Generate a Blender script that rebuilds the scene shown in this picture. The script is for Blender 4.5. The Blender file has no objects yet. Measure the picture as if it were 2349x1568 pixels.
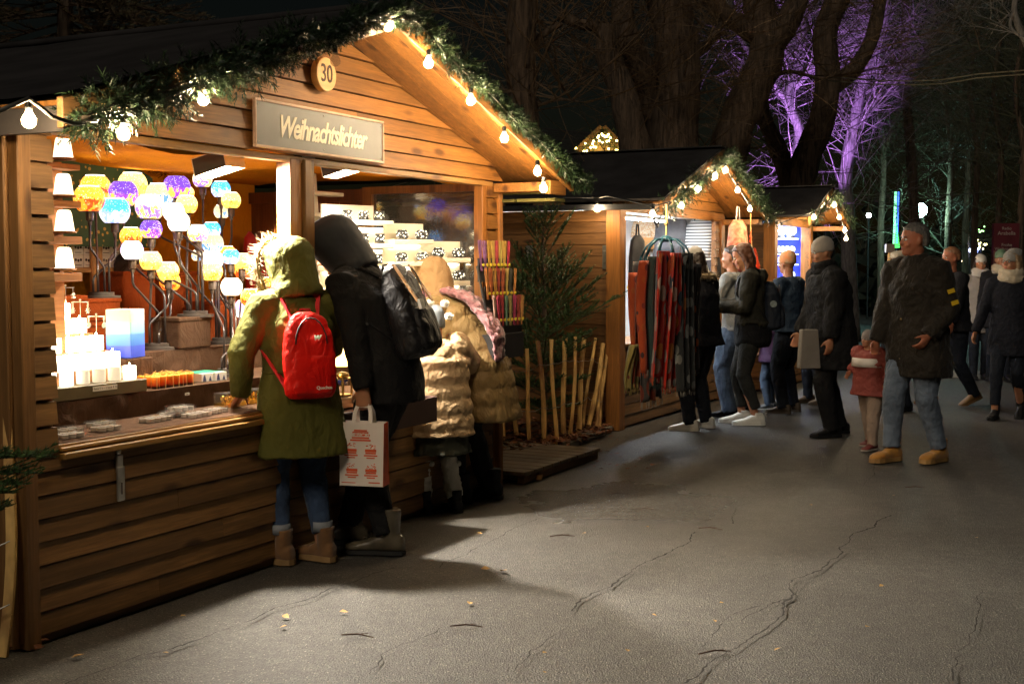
import bpy, bmesh, math, random
from mathutils import Vector as V, Matrix, Euler, noise as mnoise
C = bpy.context.scene.collection
PI = math.pi
FPX, PITCH, EYE = 2855., math.atan(172/2855.), 1.5
R = random.Random(7)
# ---------------------------------------------------------------- places in the photograph -> places in the world
_c, _s = math.cos(PITCH), math.sin(PITCH)
def ray(px, py):
    x, z = (px-1174.5)/FPX, -(py-784)/FPX
    return V((x, _c+_s*z, _c*z-_s))
def at(px, py, Y):
    r = ray(px, py); return V((0, 0, EYE)) + r*(Y/r.y)
def gr(px, py, z=0.):
    r = ray(px, py); return V((0, 0, EYE)) + r*((z-EYE)/r.z)
class Frame:
    """a stall's own axes: x along its front, y into the stall, z up"""
    def __init__(s, ox, oy, ang):
        s.o = V((ox, oy, 0)); s.a = ang
        s.u = V((math.cos(ang), math.sin(ang), 0)); s.n = V((-math.sin(ang), math.cos(ang), 0))
    def w(s, x, y, z): return s.o + s.u*x + s.n*y + V((0, 0, z))
    def y(s, px, py, y=0.):                      # photo point on the plane local y = const
        r = ray(px, py); e = V((0, 0, EYE))
        t = (y-(e-s.o).dot(s.n))/r.dot(s.n); p = e+r*t-s.o
        return V((p.dot(s.u), y, p.z))
    def x(s, px, py, x=0.):
        r = ray(px, py); e = V((0, 0, EYE))
        t = (x-(e-s.o).dot(s.u))/r.dot(s.u); p = e+r*t-s.o
        return V((x, p.dot(s.n), p.z))
    def z(s, px, py, z=0.):
        p = gr(px, py, z)-s.o
        return V((p.dot(s.u), p.dot(s.n), z))
    def scale(s, p): return (s.w(*p)).y/FPX      # metres per photo pixel there
# ---------------------------------------------------------------- mesh building
class MB:
    def __init__(s): s.v = []; s.f = []; s.m = []; s.k = 0; s.T = None
    def add(s, vs, fs):
        o = len(s.v)
        if s.T is not None: vs = [s.T @ V(p) for p in vs]
        s.v.extend([tuple(p) for p in vs]); s.f.extend([tuple(i+o for i in f) for f in fs]); s.m.extend([s.k]*len(fs))
    def box(s, x0, x1, y0, y1, z0, z1):
        s.add([(x, y, z) for z in (z0, z1) for y in (y0, y1) for x in (x0, x1)],
              [(0, 2, 3, 1), (4, 5, 7, 6), (0, 1, 5, 4), (2, 6, 7, 3), (0, 4, 6, 2), (1, 3, 7, 5)])
    def bar(s, a, b, w, h, up=(0, 0, 1)):        # box from a to b
        a, b = V(a), V(b); d = (b-a).normalized(); up = V(up)
        if abs(d.dot(up)) > .99: up = V((0, 1, 0))
        sd = d.cross(up).normalized()*w/2; u = sd.cross(d).normalized()*h/2
        P = [a-sd-u, a+sd-u, a-sd+u, a+sd+u, b-sd-u, b+sd-u, b-sd+u, b+sd+u]
        s.add(P, [(0, 2, 3, 1), (4, 5, 7, 6), (0, 1, 5, 4), (2, 6, 7, 3), (0, 4, 6, 2), (1, 3, 7, 5)])
    def tube(s, pts, r, n=6, cap=True, fn=None):
        pts = [V(p) for p in pts]; m = len(pts)
        rs = r if isinstance(r, (list, tuple)) else [r]*m
        prev = None; vs = []
        for i, p in enumerate(pts):
            t = (pts[min(i+1, m-1)]-pts[max(i-1, 0)])
            t = t.normalized() if t.length > 1e-9 else V((0, 0, 1))
            if prev is None: a = t.orthogonal().normalized()
            else:
                a = prev-t*prev.dot(t)
                a = a.normalized() if a.length > 1e-6 else t.orthogonal().normalized()
            prev = a; b = t.cross(a)
            for j in range(n):
                g = 2*PI*j/n; q = rs[i]*(fn(p, g) if fn else 1)
                vs.append(p+a*math.cos(g)*q+b*math.sin(g)*q)
        fs = [(i*n+j, i*n+(j+1) % n, (i+1)*n+(j+1) % n, (i+1)*n+j) for i in range(m-1) for j in range(n)]
        if cap: fs += [tuple(range(n-1, -1, -1)), tuple(range((m-1)*n, m*n))]
        s.add(vs, fs)
    def lathe(s, prof, n=16, c=(0, 0, 0), cap=True):
        c = V(c); m = len(prof)
        vs = [c+V((r*math.cos(2*PI*j/n), r*math.sin(2*PI*j/n), z)) for r, z in prof for j in range(n)]
        fs = [(i*n+j, i*n+(j+1) % n, (i+1)*n+(j+1) % n, (i+1)*n+j) for i in range(m-1) for j in range(n)]
        if cap: fs += [tuple(range(n-1, -1, -1)), tuple(range((m-1)*n, m*n))]
        s.add(vs, fs)
    def ball(s, c, r, n=12, m=8):
        c = V(c); r = V(r) if not isinstance(r, (int, float)) else V((r, r, r)); vs = []
        for i in range(1, m):
            g = PI*i/m
            for j in range(n):
                h = 2*PI*j/n; vs.append(c+V((r.x*math.sin(g)*math.cos(h), r.y*math.sin(g)*math.sin(h), r.z*math.cos(g))))
        k = len(vs); vs += [c+V((0, 0, r.z)), c-V((0, 0, r.z))]
        fs = [(i*n+j, (i+1)*n+j, (i+1)*n+(j+1) % n, i*n+(j+1) % n) for i in range(m-2) for j in range(n)]
        fs += [(k, j, (j+1) % n) for j in range(n)]+[(k+1, (m-2)*n+(j+1) % n, (m-2)*n+j) for j in range(n)]
        s.add(vs, fs)
    def loft(s, rings, n=16):                    # ring = centre, half axis a, half axis b, squareness
        vs = []
        for rg in rings:
            c, a, b = V(rg[0]), V(rg[1]), V(rg[2]); e = rg[3] if len(rg) > 3 else 1.
            for j in range(n):
                g = 2*PI*j/n; x, y = math.cos(g), math.sin(g)
                x = math.copysign(abs(x)**e, x); y = math.copysign(abs(y)**e, y)
                vs.append(c+a*x+b*y)
        m = len(rings)
        fs = [(i*n+j, i*n+(j+1) % n, (i+1)*n+(j+1) % n, (i+1)*n+j) for i in range(m-1) for j in range(n)]
        fs += [tuple(range(n-1, -1, -1)), tuple(range((m-1)*n, m*n))]
        s.add(vs, fs)
    def slab(s, poly, t):                        # planar outline (3D points) given thickness vector t
        poly = [V(p) for p in poly]; t = V(t); n = len(poly)
        s.add(poly+[p+t for p in poly], [tuple(range(n-1, -1, -1)), tuple(range(n, 2*n))]+[(i, (i+1) % n, n+(i+1) % n, n+i) for i in range(n)])
    def sheet(s, P, fs=None):                    # grid of points
        h, w = len(P), len(P[0])
        s.add([p for r in P for p in r], [(i*w+j, i*w+j+1, (i+1)*w+j+1, (i+1)*w+j) for i in range(h-1) for j in range(w-1)])
    def build(s, name, mats, parent=None, smooth=False, loc=None, rot=None, **k):
        me = bpy.data.meshes.new(name); me.from_pydata(s.v, [], s.f)
        mats = mats if isinstance(mats, (list, tuple)) else [mats]
        for m in mats: me.materials.append(m)
        if len(mats) > 1: me.polygons.foreach_set('material_index', s.m)
        bm = bmesh.new(); bm.from_mesh(me); bmesh.ops.recalc_face_normals(bm, faces=bm.faces); bm.to_mesh(me); bm.free()
        if smooth:
            me.shade_smooth()
            if smooth is not True: me.set_sharp_from_angle(angle=math.radians(smooth))
        me.update(); o = bpy.data.objects.new(name, me); C.objects.link(o)
        if parent: o.parent = parent
        if loc is not None: o.location = loc
        if rot is not None: o.rotation_euler = rot if not isinstance(rot, (int, float)) else (0, 0, rot)
        for a, b in k.items(): o[a] = b
        return o
def thing(name, label, cat, loc=(0, 0, 0), rz=0., group=None, parent=None):
    o = bpy.data.objects.new(name, None); C.objects.link(o); o.empty_display_size = .1
    o.location = loc; o.rotation_euler = (0, 0, rz) if isinstance(rz, (int, float)) else rz; o['label'] = label; o['category'] = cat
    if group: o['group'] = group
    return o
def tag(o, label, cat, group=None, kind=None):
    if label: o['label'] = label
    if cat: o['category'] = cat
    if group: o['group'] = group
    if kind: o['kind'] = kind
    return o
def dup(o, loc=None, rz=None, label=None, group=None):
    def cp(q, par):
        c = q.copy(); C.objects.link(c); c.parent = par
        for ch in q.children: cp(ch, c)
        return c
    r = cp(o, o.parent)
    if loc is not None: r.location = loc
    if rz is not None: r.rotation_euler = (0, 0, rz) if isinstance(rz, (int, float)) else rz
    if label: r['label'] = label
    if group: r['group'] = group
    return r
def bevel(o, w=.004, seg=1):
    m = o.modifiers.new('edge', 'BEVEL'); m.width = w; m.segments = seg; m.limit_method = 'ANGLE'; m.angle_limit = .7; return o
def text(body, size, mat, parent, loc, rot, ex=.002, shear=0., off=0., align='CENTER', name='lettering', sx=1., space=1.):
    c = bpy.data.curves.new(name, 'FONT'); c.body = body; c.size = size; c.extrude = ex; c.shear = shear; c.offset = off
    c.align_x = align; c.align_y = 'CENTER'; c.space_character = space; c.resolution_u = 3
    c.materials.append(mat); o = bpy.data.objects.new(name, c); C.objects.link(o); o.location = loc; o.rotation_euler = rot; o.scale = (sx, 1, 1)
    dg = bpy.context.evaluated_depsgraph_get(); me = bpy.data.meshes.new_from_object(o.evaluated_get(dg)); me.name = name
    q = bpy.data.objects.new(name, me); C.objects.link(q); q.location = loc; q.rotation_euler = rot; q.scale = (sx, 1, 1); bpy.data.objects.remove(o)
    if parent: q.parent = parent
    return q
# ---------------------------------------------------------------- materials
_M = {}
def nodes(name):
    m = bpy.data.materials.new(name); m.use_nodes = True; t = m.node_tree
    return m, t, t.nodes['Principled BSDF']
def N(t, ty, **k):
    n = t.nodes.new(ty)
    for a, b in k.items():
        if a.startswith('i_'): n.inputs[a[2:].replace('_', ' ')].default_value = b
        elif a.startswith('n'): n.inputs[int(a[1:])].default_value = b
        else: setattr(n, a, b)
    return n
def ramp(t, src, stops):
    r = t.nodes.new('ShaderNodeValToRGB'); e = r.color_ramp.elements
    while len(e) < len(stops): e.new(.5)
    for q, (p, c) in zip(e, stops):
        q.position = p; q.color = (c, c, c, 1) if isinstance(c, (int, float)) else tuple(c)+(1,)
    t.links.new(src, r.inputs[0]); return r.outputs[0]
def mixc(t, fac, a, b, mode='MIX'):
    n = t.nodes.new('ShaderNodeMix'); n.data_type = 'RGBA'; n.blend_type = mode
    for i, s in ((0, fac), (6, a), (7, b)):
        if isinstance(s, (int, float)): n.inputs[i].default_value = s if i == 0 else (s, s, s, 1)
        elif isinstance(s, (tuple, list)): n.inputs[i].default_value = tuple(s)+(1,)
        else: t.links.new(s, n.inputs[i])
    return n.outputs[2]
def coords(t, scale=(1, 1, 1), out='Object'):
    tc = t.nodes.new('ShaderNodeTexCoord'); mp = t.nodes.new('ShaderNodeMapping'); mp.inputs['Scale'].default_value = scale
    t.links.new(tc.outputs[out], mp.inputs[0]); return mp.outputs[0]
def noise(t, co, scale, detail=4., rough=.55, dist=0.):
    n = N(t, 'ShaderNodeTexNoise', i_Scale=scale, i_Detail=detail, i_Roughness=rough, i_Distortion=dist); t.links.new(co, n.inputs['Vector']); return n.outputs[0]
def bumpn(t, p, h, st=.3, d=.01):
    b = N(t, 'ShaderNodeBump', i_Strength=st, i_Distance=d); t.links.new(h, b.inputs['Height']); t.links.new(b.outputs[0], p.inputs['Normal'])
def mat(name, col, rough=.6, var=.25, scale=6., bump=.15, bs=60., metal=0., stretch=(1, 1, 1), island=0., emit=None, es=0., sheen=0., col2=None, trans=0., spec=.5, sss=0., coat=0., alpha=1., wr=0.):
    if name in _M: return _M[name]
    m, t, p = nodes(name); co = coords(t, stretch)
    c2 = col2 or tuple(max(0, c*(1-var)) for c in col); c1 = tuple(min(1, c*(1+var*.6)) for c in col)
    f = ramp(t, noise(t, co, scale), [(.35, 0.), (.65, 1.)])
    c = mixc(t, f, c2, c1)
    if island:
        g = t.nodes.new('ShaderNodeNewGeometry'); c = mixc(t, 1., c, ramp(t, g.outputs['Random Per Island'], [(0, 1-island), (1, 1.)]), 'MULTIPLY')
    t.links.new(c, p.inputs['Base Color']); p.inputs['Roughness'].default_value = rough; p.inputs['Metallic'].default_value = metal
    p.inputs['Specular IOR Level'].default_value = spec
    if bump: bumpn(t, p, noise(t, co, bs, 3.), bump, .004)
    if wr:
        b2 = N(t, 'ShaderNodeBump', i_Strength=wr, i_Distance=.03); t.links.new(noise(t, coords(t, (1.3, 1.3, .8)), 8., 3., .5, 2.2), b2.inputs['Height'])
        if p.inputs['Normal'].links: t.links.new(b2.outputs[0], p.inputs['Normal'].links[0].from_node.inputs['Normal'])
        else: t.links.new(b2.outputs[0], p.inputs['Normal'])
    if emit: p.inputs['Emission Color'].default_value = tuple(emit)+(1,); p.inputs['Emission Strength'].default_value = es
    if sheen: p.inputs['Sheen Weight'].default_value = sheen
    if trans: p.inputs['Transmission Weight'].default_value = trans
    if coat: p.inputs['Coat Weight'].default_value = coat
    if sss: p.inputs['Subsurface Weight'].default_value = sss; p.inputs['Subsurface Scale'].default_value = .01
    p.inputs['Alpha'].default_value = alpha
    _M[name] = m; return m
def wood(name, col, axis=0, dark=.45, rough=.55, bump=.35, knots=True):
    if name in _M: return _M[name]
    m, t, p = nodes(name); sc = [16., 16., 16.]; sc[axis] = .9
    tc = t.nodes.new('ShaderNodeTexCoord'); g = t.nodes.new('ShaderNodeNewGeometry')
    ad = t.nodes.new('ShaderNodeVectorMath'); ad.operation = 'ADD'; t.links.new(tc.outputs['Object'], ad.inputs[0])
    sv = t.nodes.new('ShaderNodeVectorMath'); sv.operation = 'SCALE'; sv.inputs[0].default_value = (7.3, 5.1, 3.7); t.links.new(g.outputs['Random Per Island'], sv.inputs['Scale'])
    t.links.new(sv.outputs[0], ad.inputs[1])
    mp = t.nodes.new('ShaderNodeMapping'); mp.inputs['Scale'].default_value = sc; t.links.new(ad.outputs[0], mp.inputs[0]); co = mp.outputs[0]
    gr_ = noise(t, co, 1.6, 5., .6, .6); fine = noise(t, co, 7., 4., .6)
    mp2 = t.nodes.new('ShaderNodeMapping'); s2 = [9., 9., 9.]; s2[axis] = 3.2; mp2.inputs['Scale'].default_value = s2; t.links.new(ad.outputs[0], mp2.inputs[0])
    c = mixc(t, ramp(t, gr_, [(.3, 0.), (.7, 1.)]), tuple(x*(1-dark) for x in col), tuple(min(1, x*1.3) for x in col))
    c = mixc(t, ramp(t, fine, [(.35, .7), (.62, 0.)]), c, tuple(x*.45 for x in col))
    big = noise(t, tc.outputs['Object'], 1.7, 3.)
    c = mixc(t, ramp(t, big, [(.35, .5), (.7, 0.)]), c, tuple(x*.5 for x in col))
    if knots:
        vo = N(t, 'ShaderNodeTexVoronoi', i_Scale=.8); t.links.new(mp2.outputs[0], vo.inputs['Vector'])
        k = ramp(t, vo.outputs['Distance'], [(.10, 1.), (.22, 0.)]); c = mixc(t, k, c, (col[0]*.22, col[1]*.18, col[2]*.15))
    c = mixc(t, 1., c, ramp(t, g.outputs['Random Per Island'], [(0, .55), (1, 1.)]), 'MULTIPLY')
    t.links.new(c, p.inputs['Base Color']); p.inputs['Roughness'].default_value = rough
    bumpn(t, p, fine, bump, .004); _M[name] = m; return m
def glow(name, col, st, edge=None):
    if name in _M: return _M[name]
    m, t, p = nodes(name); p.inputs['Base Color'].default_value = tuple(min(1, c) for c in col)+(1,)
    p.inputs['Emission Color'].default_value = tuple(col)+(1,); p.inputs['Emission Strength'].default_value = st; _M[name] = m; return m
def glass(name, tint=(1, 1, 1), a=.25, rough=.03, emit=None, es=0):
    if name in _M: return _M[name]
    m, t, p = nodes(name); p.inputs['Base Color'].default_value = tuple(tint)+(1,); p.inputs['Roughness'].default_value = rough; p.inputs['Alpha'].default_value = a
    if emit: p.inputs['Emission Color'].default_value = tuple(emit)+(1,); p.inputs['Emission Strength'].default_value = es
    _M[name] = m; return m
WX = wood('wood_plank_across', (.42, .175, .036), 0); WY = wood('wood_plank_inward', (.36, .16, .042), 1); WZ = wood('wood_plank_upright', (.42, .16, .028), 2)
WDX = wood('weathered_plank_across', (.36, .185, .062), 0, .5); WDZ = wood('weathered_post', (.30, .145, .045), 2)
WDY = wood('weathered_plank_inward', (.16, .088, .038), 1)
FELT = mat('roof_felt', (.042, .038, .038), .95, .3, 3., .5, 220., spec=.15)
BLACK = mat('black_metal', (.03, .03, .032), .4, .2, 10, .05, 80, metal=.6)
ZINC = mat('zinc_metal', (.5, .49, .45), .35, .2, 12, .1, 60, metal=.9)
PLAST = mat('black_plastic', (.02, .02, .022), .45, .2, 10, 0)
CREAM = mat('cream_painted_board', (.82, .76, .62), .6, .06, 5, .05, 60)
BROWN = mat('brown_table_cloth', (.085, .048, .03), .95, .25, 3.5, .4, 260., spec=.1, wr=.4)
ORANGE = mat('orange_ceiling_cloth', (.60, .21, .008), .9, .22, 1.3, .25, 140., spec=.05, wr=.5)
PAPER = mat('white_paper', (.78, .75, .68), .7, .05, 8, .05, 60)
GREY_SIGN = mat('grey_sign_board', (.19, .195, .20), .5, .1, 4, .05, 90)
SIGN_TRIM = mat('pale_pink_sign_frame', (.62, .42, .3), .5, .2, 10, .1, 60)
SIGN_TEXT = mat('cream_lettering', (.85, .78, .62), .5, .05, 8, 0)
BURNT = mat('burnt_wood_digits', (.05, .022, .01), .7, .3, 30, .1, 60)
FIR = mat('fir_needles', (.09, .17, .05), .5, .4, 9, 0, island=.6, col2=(.035, .08, .03), spec=.4)
FIR2 = mat('garland_needles', (.042, .075, .028), .42, .4, 9, 0, island=.6, col2=(.016, .04, .02), spec=.5)
# ================================================================ hut number 30
A0 = gr(74.5, 1483); B0 = gr(627, 1295); ANG = math.atan2(B0.y-A0.y, B0.x-A0.x)
S = Frame(A0.x, A0.y, ANG)
def plank_stack(mb, x0, x1, y0, y1, z0, z1, h=.093, gap=.007, slope=None):
    z = z0; i = 0
    while z < z1-.01:
        e = min(z1, z+h)
        xs = [x0+R.uniform(0, .004), x1-R.uniform(0, .004)]
        if x1-x0 > 1.8 and R.random() < .75: xs.insert(1, R.uniform(x0+.5, x1-.5))
        for a, b in zip(xs, xs[1:]):
            d = R.uniform(.0, .006); mb.slab([(a+.001, y0-d-.006, z+gap), (b-.001, y0-d-.006, z+gap), (b-.001, y0-d+.003, e), (a+.001, y0-d+.003, e)], (0, max(.004, y1-y0), 0))
        z = e
BULB_W = (1., .62, .25)
FIL = glow('glowing_filament', (1., .76, .46), 1900.)
BGL = glass('warm_bulb_glass', (1., .85, .6), .35, .05, (1., .62, .25), 5.)
CGL = glass('clear_bulb_glass', (.9, .85, .75), .22, .04)
def bulb(parent, loc, s=1., sock=True, lit=True):
    prof = [(.012, .0), (.014, -.012), (.018, -.022), (.028, -.038), (.032, -.054), (.029, -.07), (.018, -.082), (.004, -.087)]
    m = MB(); m.lathe([(r*s, z*s) for r, z in prof], 14); b = m.build('bulb', BGL if lit else CGL, parent, True, loc)
    if lit:
        m = MB(); m.ball((0, 0, -.052*s), (.013*s, .013*s, .02*s), 8, 6); m.build('filament', FIL, b, True)
    if sock:
        m = MB(); m.lathe([(.015*s, -.006*s), (.017*s, .008*s), (.017*s, .03*s), (.010*s, .038*s)], 10); m.build('socket', PLAST, b, True)
    return b
def chain(name_label, frame, pts, bulbs, cable, group='warm light chains on the huts', s=1.):
    t = thing('light_chain', name_label, 'string lights', frame.o, frame.a, group)
    m = MB(); m.tube(cable, .006*s, 6); m.build('cable', PLAST, t, True)
    for p in bulbs: bulb(t, p, s)
    return t
def tuft(mb, p, d, L=.07, n=14, nl=.035, w=.0016, rr=R):
    d = V(d).normalized(); a = d.orthogonal().normalized(); b = d.cross(a)
    for i in range(n):
        f = (i+.5)/n; g = rr.uniform(0, 2*PI); q = p+d*L*f; o = (a*math.cos(g)+b*math.sin(g))
        e = q+(o*.8+d*.65).normalized()*nl*rr.uniform(.7, 1.15); sd = d.cross(o).normalized()*w
        mb.add([q-sd, q+sd, e], [(0, 1, 2)])
    mb.add([p-a*.0015, p+a*.0015, p+d*L], [(0, 1, 2)])
def garland(label, frame, pts, rad=.085, per=190, hang=.6, mat_=None, tn=13, L=.07, nl=.038):
    t = thing('fir_garland', label, 'garland', frame.o, frame.a, 'fir garlands on the gables')
    pts = [V(p) for p in pts]; mb = MB(); core = MB(); rr = random.Random(len(label))
    core.tube(pts, .008, 5); core.build('stem', mat('garland_stem', (.05, .035, .02), .8), t, True)
    for i in range(len(pts)-1):
        a, b = pts[i], pts[i+1]; n = int((b-a).length*per)
        for k in range(n):
            p = a.lerp(b, rr.random()); g = rr.uniform(0, 2*PI)
            lump = .75+.5*mnoise.noise(p*4.5+V((3, 1, 7)))
            d = V((rr.gauss(0, 1), rr.gauss(0, 1), rr.gauss(-.25*hang, 1))).normalized()
            q = p+d*rad*(1.3-.75*abs((pts[0]-p).length/(pts[0]-pts[-1]).length) if hang > 1 else 1.)*rr.uniform(.0, 1.)*lump
            tuft(mb, q, d+V((0, 0, -.25*hang)), L*lump, tn, nl, .0026, rr)
    mb.build('needles', mat_ or FIR2, t)
    return t
EZ, AZ, AX, OV = 2.075, 2.78, 1.97, -.46       # eave height, apex height, apex x, overhang
W1 = 3.88; D1 = 2.0
def roof_z(x): return AZ-(AZ-EZ)*abs(x-AX)/(AX+.2)
stall = thing('market_hut', 'wooden market hut number 30 selling glowing lanterns and candles', 'market stall', S.o, S.a, 'wooden market huts')
# lower wall under the counter
m = MB(); plank_stack(m, 0., W1, 0, .03, .03, .755, .093); m.box(.02, W1-.02, .012, .04, .0, .75)
m.build('lower_wall', WDX, stall)
_a, _b = S.y(48, 700, -.035).x, S.y(79, 700, -.035).x
m = MB(); m.box(_a, _b, -.035, .02, .0, 2.03); bevel(m.build('corner_post', WDZ, stall)); m = MB(); m.box(_a-.02, _a+.03, .021, .085, 0, 2.03); bevel(m.build('corner_post', WDZ, stall))
m = MB(); m.box(_b+.003, .140, .012, .04, .76, 2.02); plank_stack(m, _b+.002, .142, -.012, .03, .755, 2.03, .104, .014); m.build('side_planks', WDX, stall)  # flat backing added behind the planks so no light leaks through gaps
m = MB(); m.box(3.802, 3.928, .012, .04, .81, 2.02); plank_stack(m, 3.80, 3.93, -.012, .03, .80, 2.03, .104, .014); m.build('side_planks', WX, stall)  # same added backing here, closing the plank gaps to light
m = MB(); m.box(3.74, 3.80, -.005, .06, .80, 2.05); bevel(m.build('corner_post', WZ, stall))
m = MB(); m.box(3.93, 3.985, -.03, .05, .0, 2.05); bevel(m.build('corner_post', WZ, stall))
m = MB(); m.box(1.68, 1.775, -.015, .075, .80, 2.05); bevel(m.build('centre_post', WZ, stall))
m = MB(); m.box(1.785, 1.865, -.03, .05, .80, 2.05); bevel(m.build('centre_post', WDZ, stall))
# ledge rails below the counter edge
m = MB(); m.box(.15, 1.55, -.035, -.004, .725, .752); m.box(.15, 3.74, -.02, .0, .757, .775); m.box(1.56, 3.74, -.04, -.004, .735, .79)
bevel(m.build('ledge_rail', wood('yellow_edge_wood', (.42, .22, .05), 0), stall))
# gable of lapped planks
m = MB(); z = 2.06; i = 0
while z < AZ-.05:
    e = min(z+.094, AZ-.03); hw = lambda zz: (AZ-zz)/(AZ-EZ)*(AX+.2)-.02
    x0, x1 = max(-.1, AX-hw(z)), min(W1+.1, AX+hw(z)); X0, X1 = max(-.1, AX-hw(e)), min(W1+.1, AX+hw(e))
    if x1-x0 > 1.3 and R.random() < .6:
        xm = R.uniform(x0+.5, x1-.5); m.slab([(x0, -.036, z+.006), (xm-.002, -.036, z+.006), (xm-.002, -.02, e), (X0, -.02, e)], (0, .03, 0)); m.slab([(xm+.001, -.034, z+.006), (x1, -.034, z+.006), (X1, -.018, e), (xm+.001, -.018, e)], (0, .03, 0))
    else: m.slab([(x0, -.035, z+.007), (x1, -.035, z+.007), (X1, -.02, e), (X0, -.02, e)], (0, .03, 0))
    z = e
m.build('gable', WX, stall)
m = MB(); m.box(.0, W1, -.012, .05, 2.03, 2.062); bevel(m.build('lintel', wood('lit_lintel', (.45, .22, .06), 0), stall))  # lintel wood slightly lighter and yellower than the gable planks
# roof slopes, soffit boards, verge boards
def slope_quad(m, x0, x1, y0, y1, dz, t):
    z0, z1 = roof_z(x0)+dz, roof_z(x1)+dz
    m.slab([(x0, y0, z0), (x1, y0, z1), (x1, y1, z1), (x0, y1, z0)], (0, 0, t))
LX, RX = -.24, 4.14
m = MB()
n = 10
for (a, b) in ((LX, AX), (AX, RX)):
    P = []
    for i in range(n+1):
        x = a+(b-a)*i/n
        P.append([(x, OV-.03+(D1+.9-OV)*j/12, roof_z(x)+.045+.012*mnoise.noise(V((x*1.5, j*.5, 2)))) for j in range(13)])
    m.sheet(P); P2 = [[(p[0], p[1], p[2]-.02) for p in r] for r in P]; m.sheet(P2)
o = m.build('roof', FELT, stall, 40)
m = MB(); m.tube([(AX, OV-.03, AZ+.05), (AX, D1+.9, AZ+.06)], .02, 6); m.build('ridge_cap', FELT, stall, True)
m = MB()
for (a, b) in ((LX, AX), (AX, RX)):
    for j in range(5):
        y0 = OV+.03+j*.098
        slope_quad(m, a+.03, b, y0, y0+.094, .0, .02)
m.build('soffit', WX, stall)
for k, (a, b) in enumerate(((LX, AX), (AX, RX))):
    m = MB(); z0, z1 = roof_z(a), roof_z(b)
    m.slab([(a, OV-.02, z0-.075), (b, OV-.02, z1-.075), (b, OV-.02, z1+.035), (a, OV-.02, z0+.035)], (0, .03, 0))
    bevel(m.build('verge_board', WDX if k == 0 else WX, stall))
m = MB(); m.box(3.86, 4.05, -.43, -.02, 1.99, 2.05); m.box(3.86, 4.1, -.44, -.40, 1.97, 2.06); bevel(m.build('eave_beam', WX, stall))
m = MB(); m.box(LX+.02, LX+.05, OV, D1+.8, 1.98, 2.07); m.build('fascia', mat('grey_eave_edge', (.06, .05, .045), .7), stall)
m = MB(); m.box(4.0, 4.13, -.42, D1+.5, 1.985, 1.995)
for i in range(8): m.box(3.97, 4.13, -.42+i*.3, -.14+i*.3, 1.93, 1.95)
m.build('eave_underside', mat('mossy_board', (.16, .14, .03), .7, .5, 5, .2, 60), stall)
# side walls, back wall, floor, ceiling cloth
m = MB()
for i in range(16): m.box(-.03, -.005, .06+i*.128, .183+i*.128, .0, 2.05)
m.build('side_wall', wood('side_wall_plank', (.30, .135, .04), 2), stall)
m = MB(); m.box(-.06, -.031, .9, .98, 0, 2.05); m.box(-.06, -.031, .35, .42, 0, 2.05); m.build('batten', WDZ, stall)
m = MB()
for i in range(9): m.box(3.86, 3.885, .98+i*.115, 1.09+i*.115, .2, 2.04)
m.box(3.83, 3.859, .98, 2.0, 1.96, 2.04); m.box(3.83, 3.859, .98, 2.0, 1.46, 1.54); m.box(3.835, 3.859, 1.05, 1.11, .2, 1.96)
m.build('back_door', wood('red_brown_boards', (.34, .105, .025), 2), stall)
m = MB(); m.box(3.84, 3.9, .0, .98, .2, .8)
m.build('side_wall', WDY, stall)
m = MB(); m.box(3.80, 3.87, .90, .975, .8, 2.05); m.box(3.80, 3.87, .06, .90, 2.0, 2.05); m.box(3.80, 3.87, .06, .90, .8, .84); wf = m.build('window_frame', WZ, stall)
m = MB(); m.box(3.832, 3.838, .06, .90, .84, 2.0)
AC, t_, p_ = nodes('scratched_acrylic'); p_.inputs['Base Color'].default_value = (.12, .12, .13, 1); p_.inputs['Specular IOR Level'].default_value = 1.; p_.inputs['IOR'].default_value = 1.9; p_.inputs['Roughness'].default_value = .05; p_.inputs['Alpha'].default_value = .34
co = coords(t_, (1, 1, 1)); wv = N(t_, 'ShaderNodeTexNoise', i_Scale=9., i_Detail=6., i_Distortion=3.); t_.links.new(co, wv.inputs['Vector'])
t_.links.new(ramp(t_, wv.outputs[0], [(.5, .35), (.72, .6)]), p_.inputs['Alpha']); bumpn(t_, p_, wv.outputs[0], .25, .002)
m.build('window_pane', AC, wf)
m = MB(); m.box(0, 3.9, 1.99, 2.01, 0, 2.12); m.build('back_wall', ORANGE, stall)
m = MB()
def ceil_z(x, y): return 2.10+.025*math.sin(x*5.1+y*2)*math.sin(y*3+1)+.03*mnoise.noise(V((x*1.3, y*1.9, .5)))-.05*(y < .1)
m.sheet([[(x*.13, y*.1+.055, ceil_z(x*.13, y*.1)) for x in range(31)] for y in range(20)])
m.build('ceiling_cloth', ORANGE, stall, True)
m = MB(); m.box(0, 3.88, .04, 2.0, .0, .03); m.build('hut_floor', WDX, stall)
# latch on the lower wall
m = MB(); a = S.y(273, 1068, -.012); a.y = -.012
m.box(a.x-.018, a.x+.018, -.022, -.006, a.z-.03, a.z+.05); m.box(a.x-.022, a.x+.022, -.026, -.014, a.z-.15, a.z-.0); m.box(a.x-.012, a.x+.012, -.018, -.006, a.z+.05, a.z+.09)
o = bevel(m.build('latch', ZINC, stall), .006, 2)
m = MB(); m.box(a.x-.003, a.x+.003, -.0275, -.0255, a.z-.12, a.z-.07); m.build('slot', BURNT, o)
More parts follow.
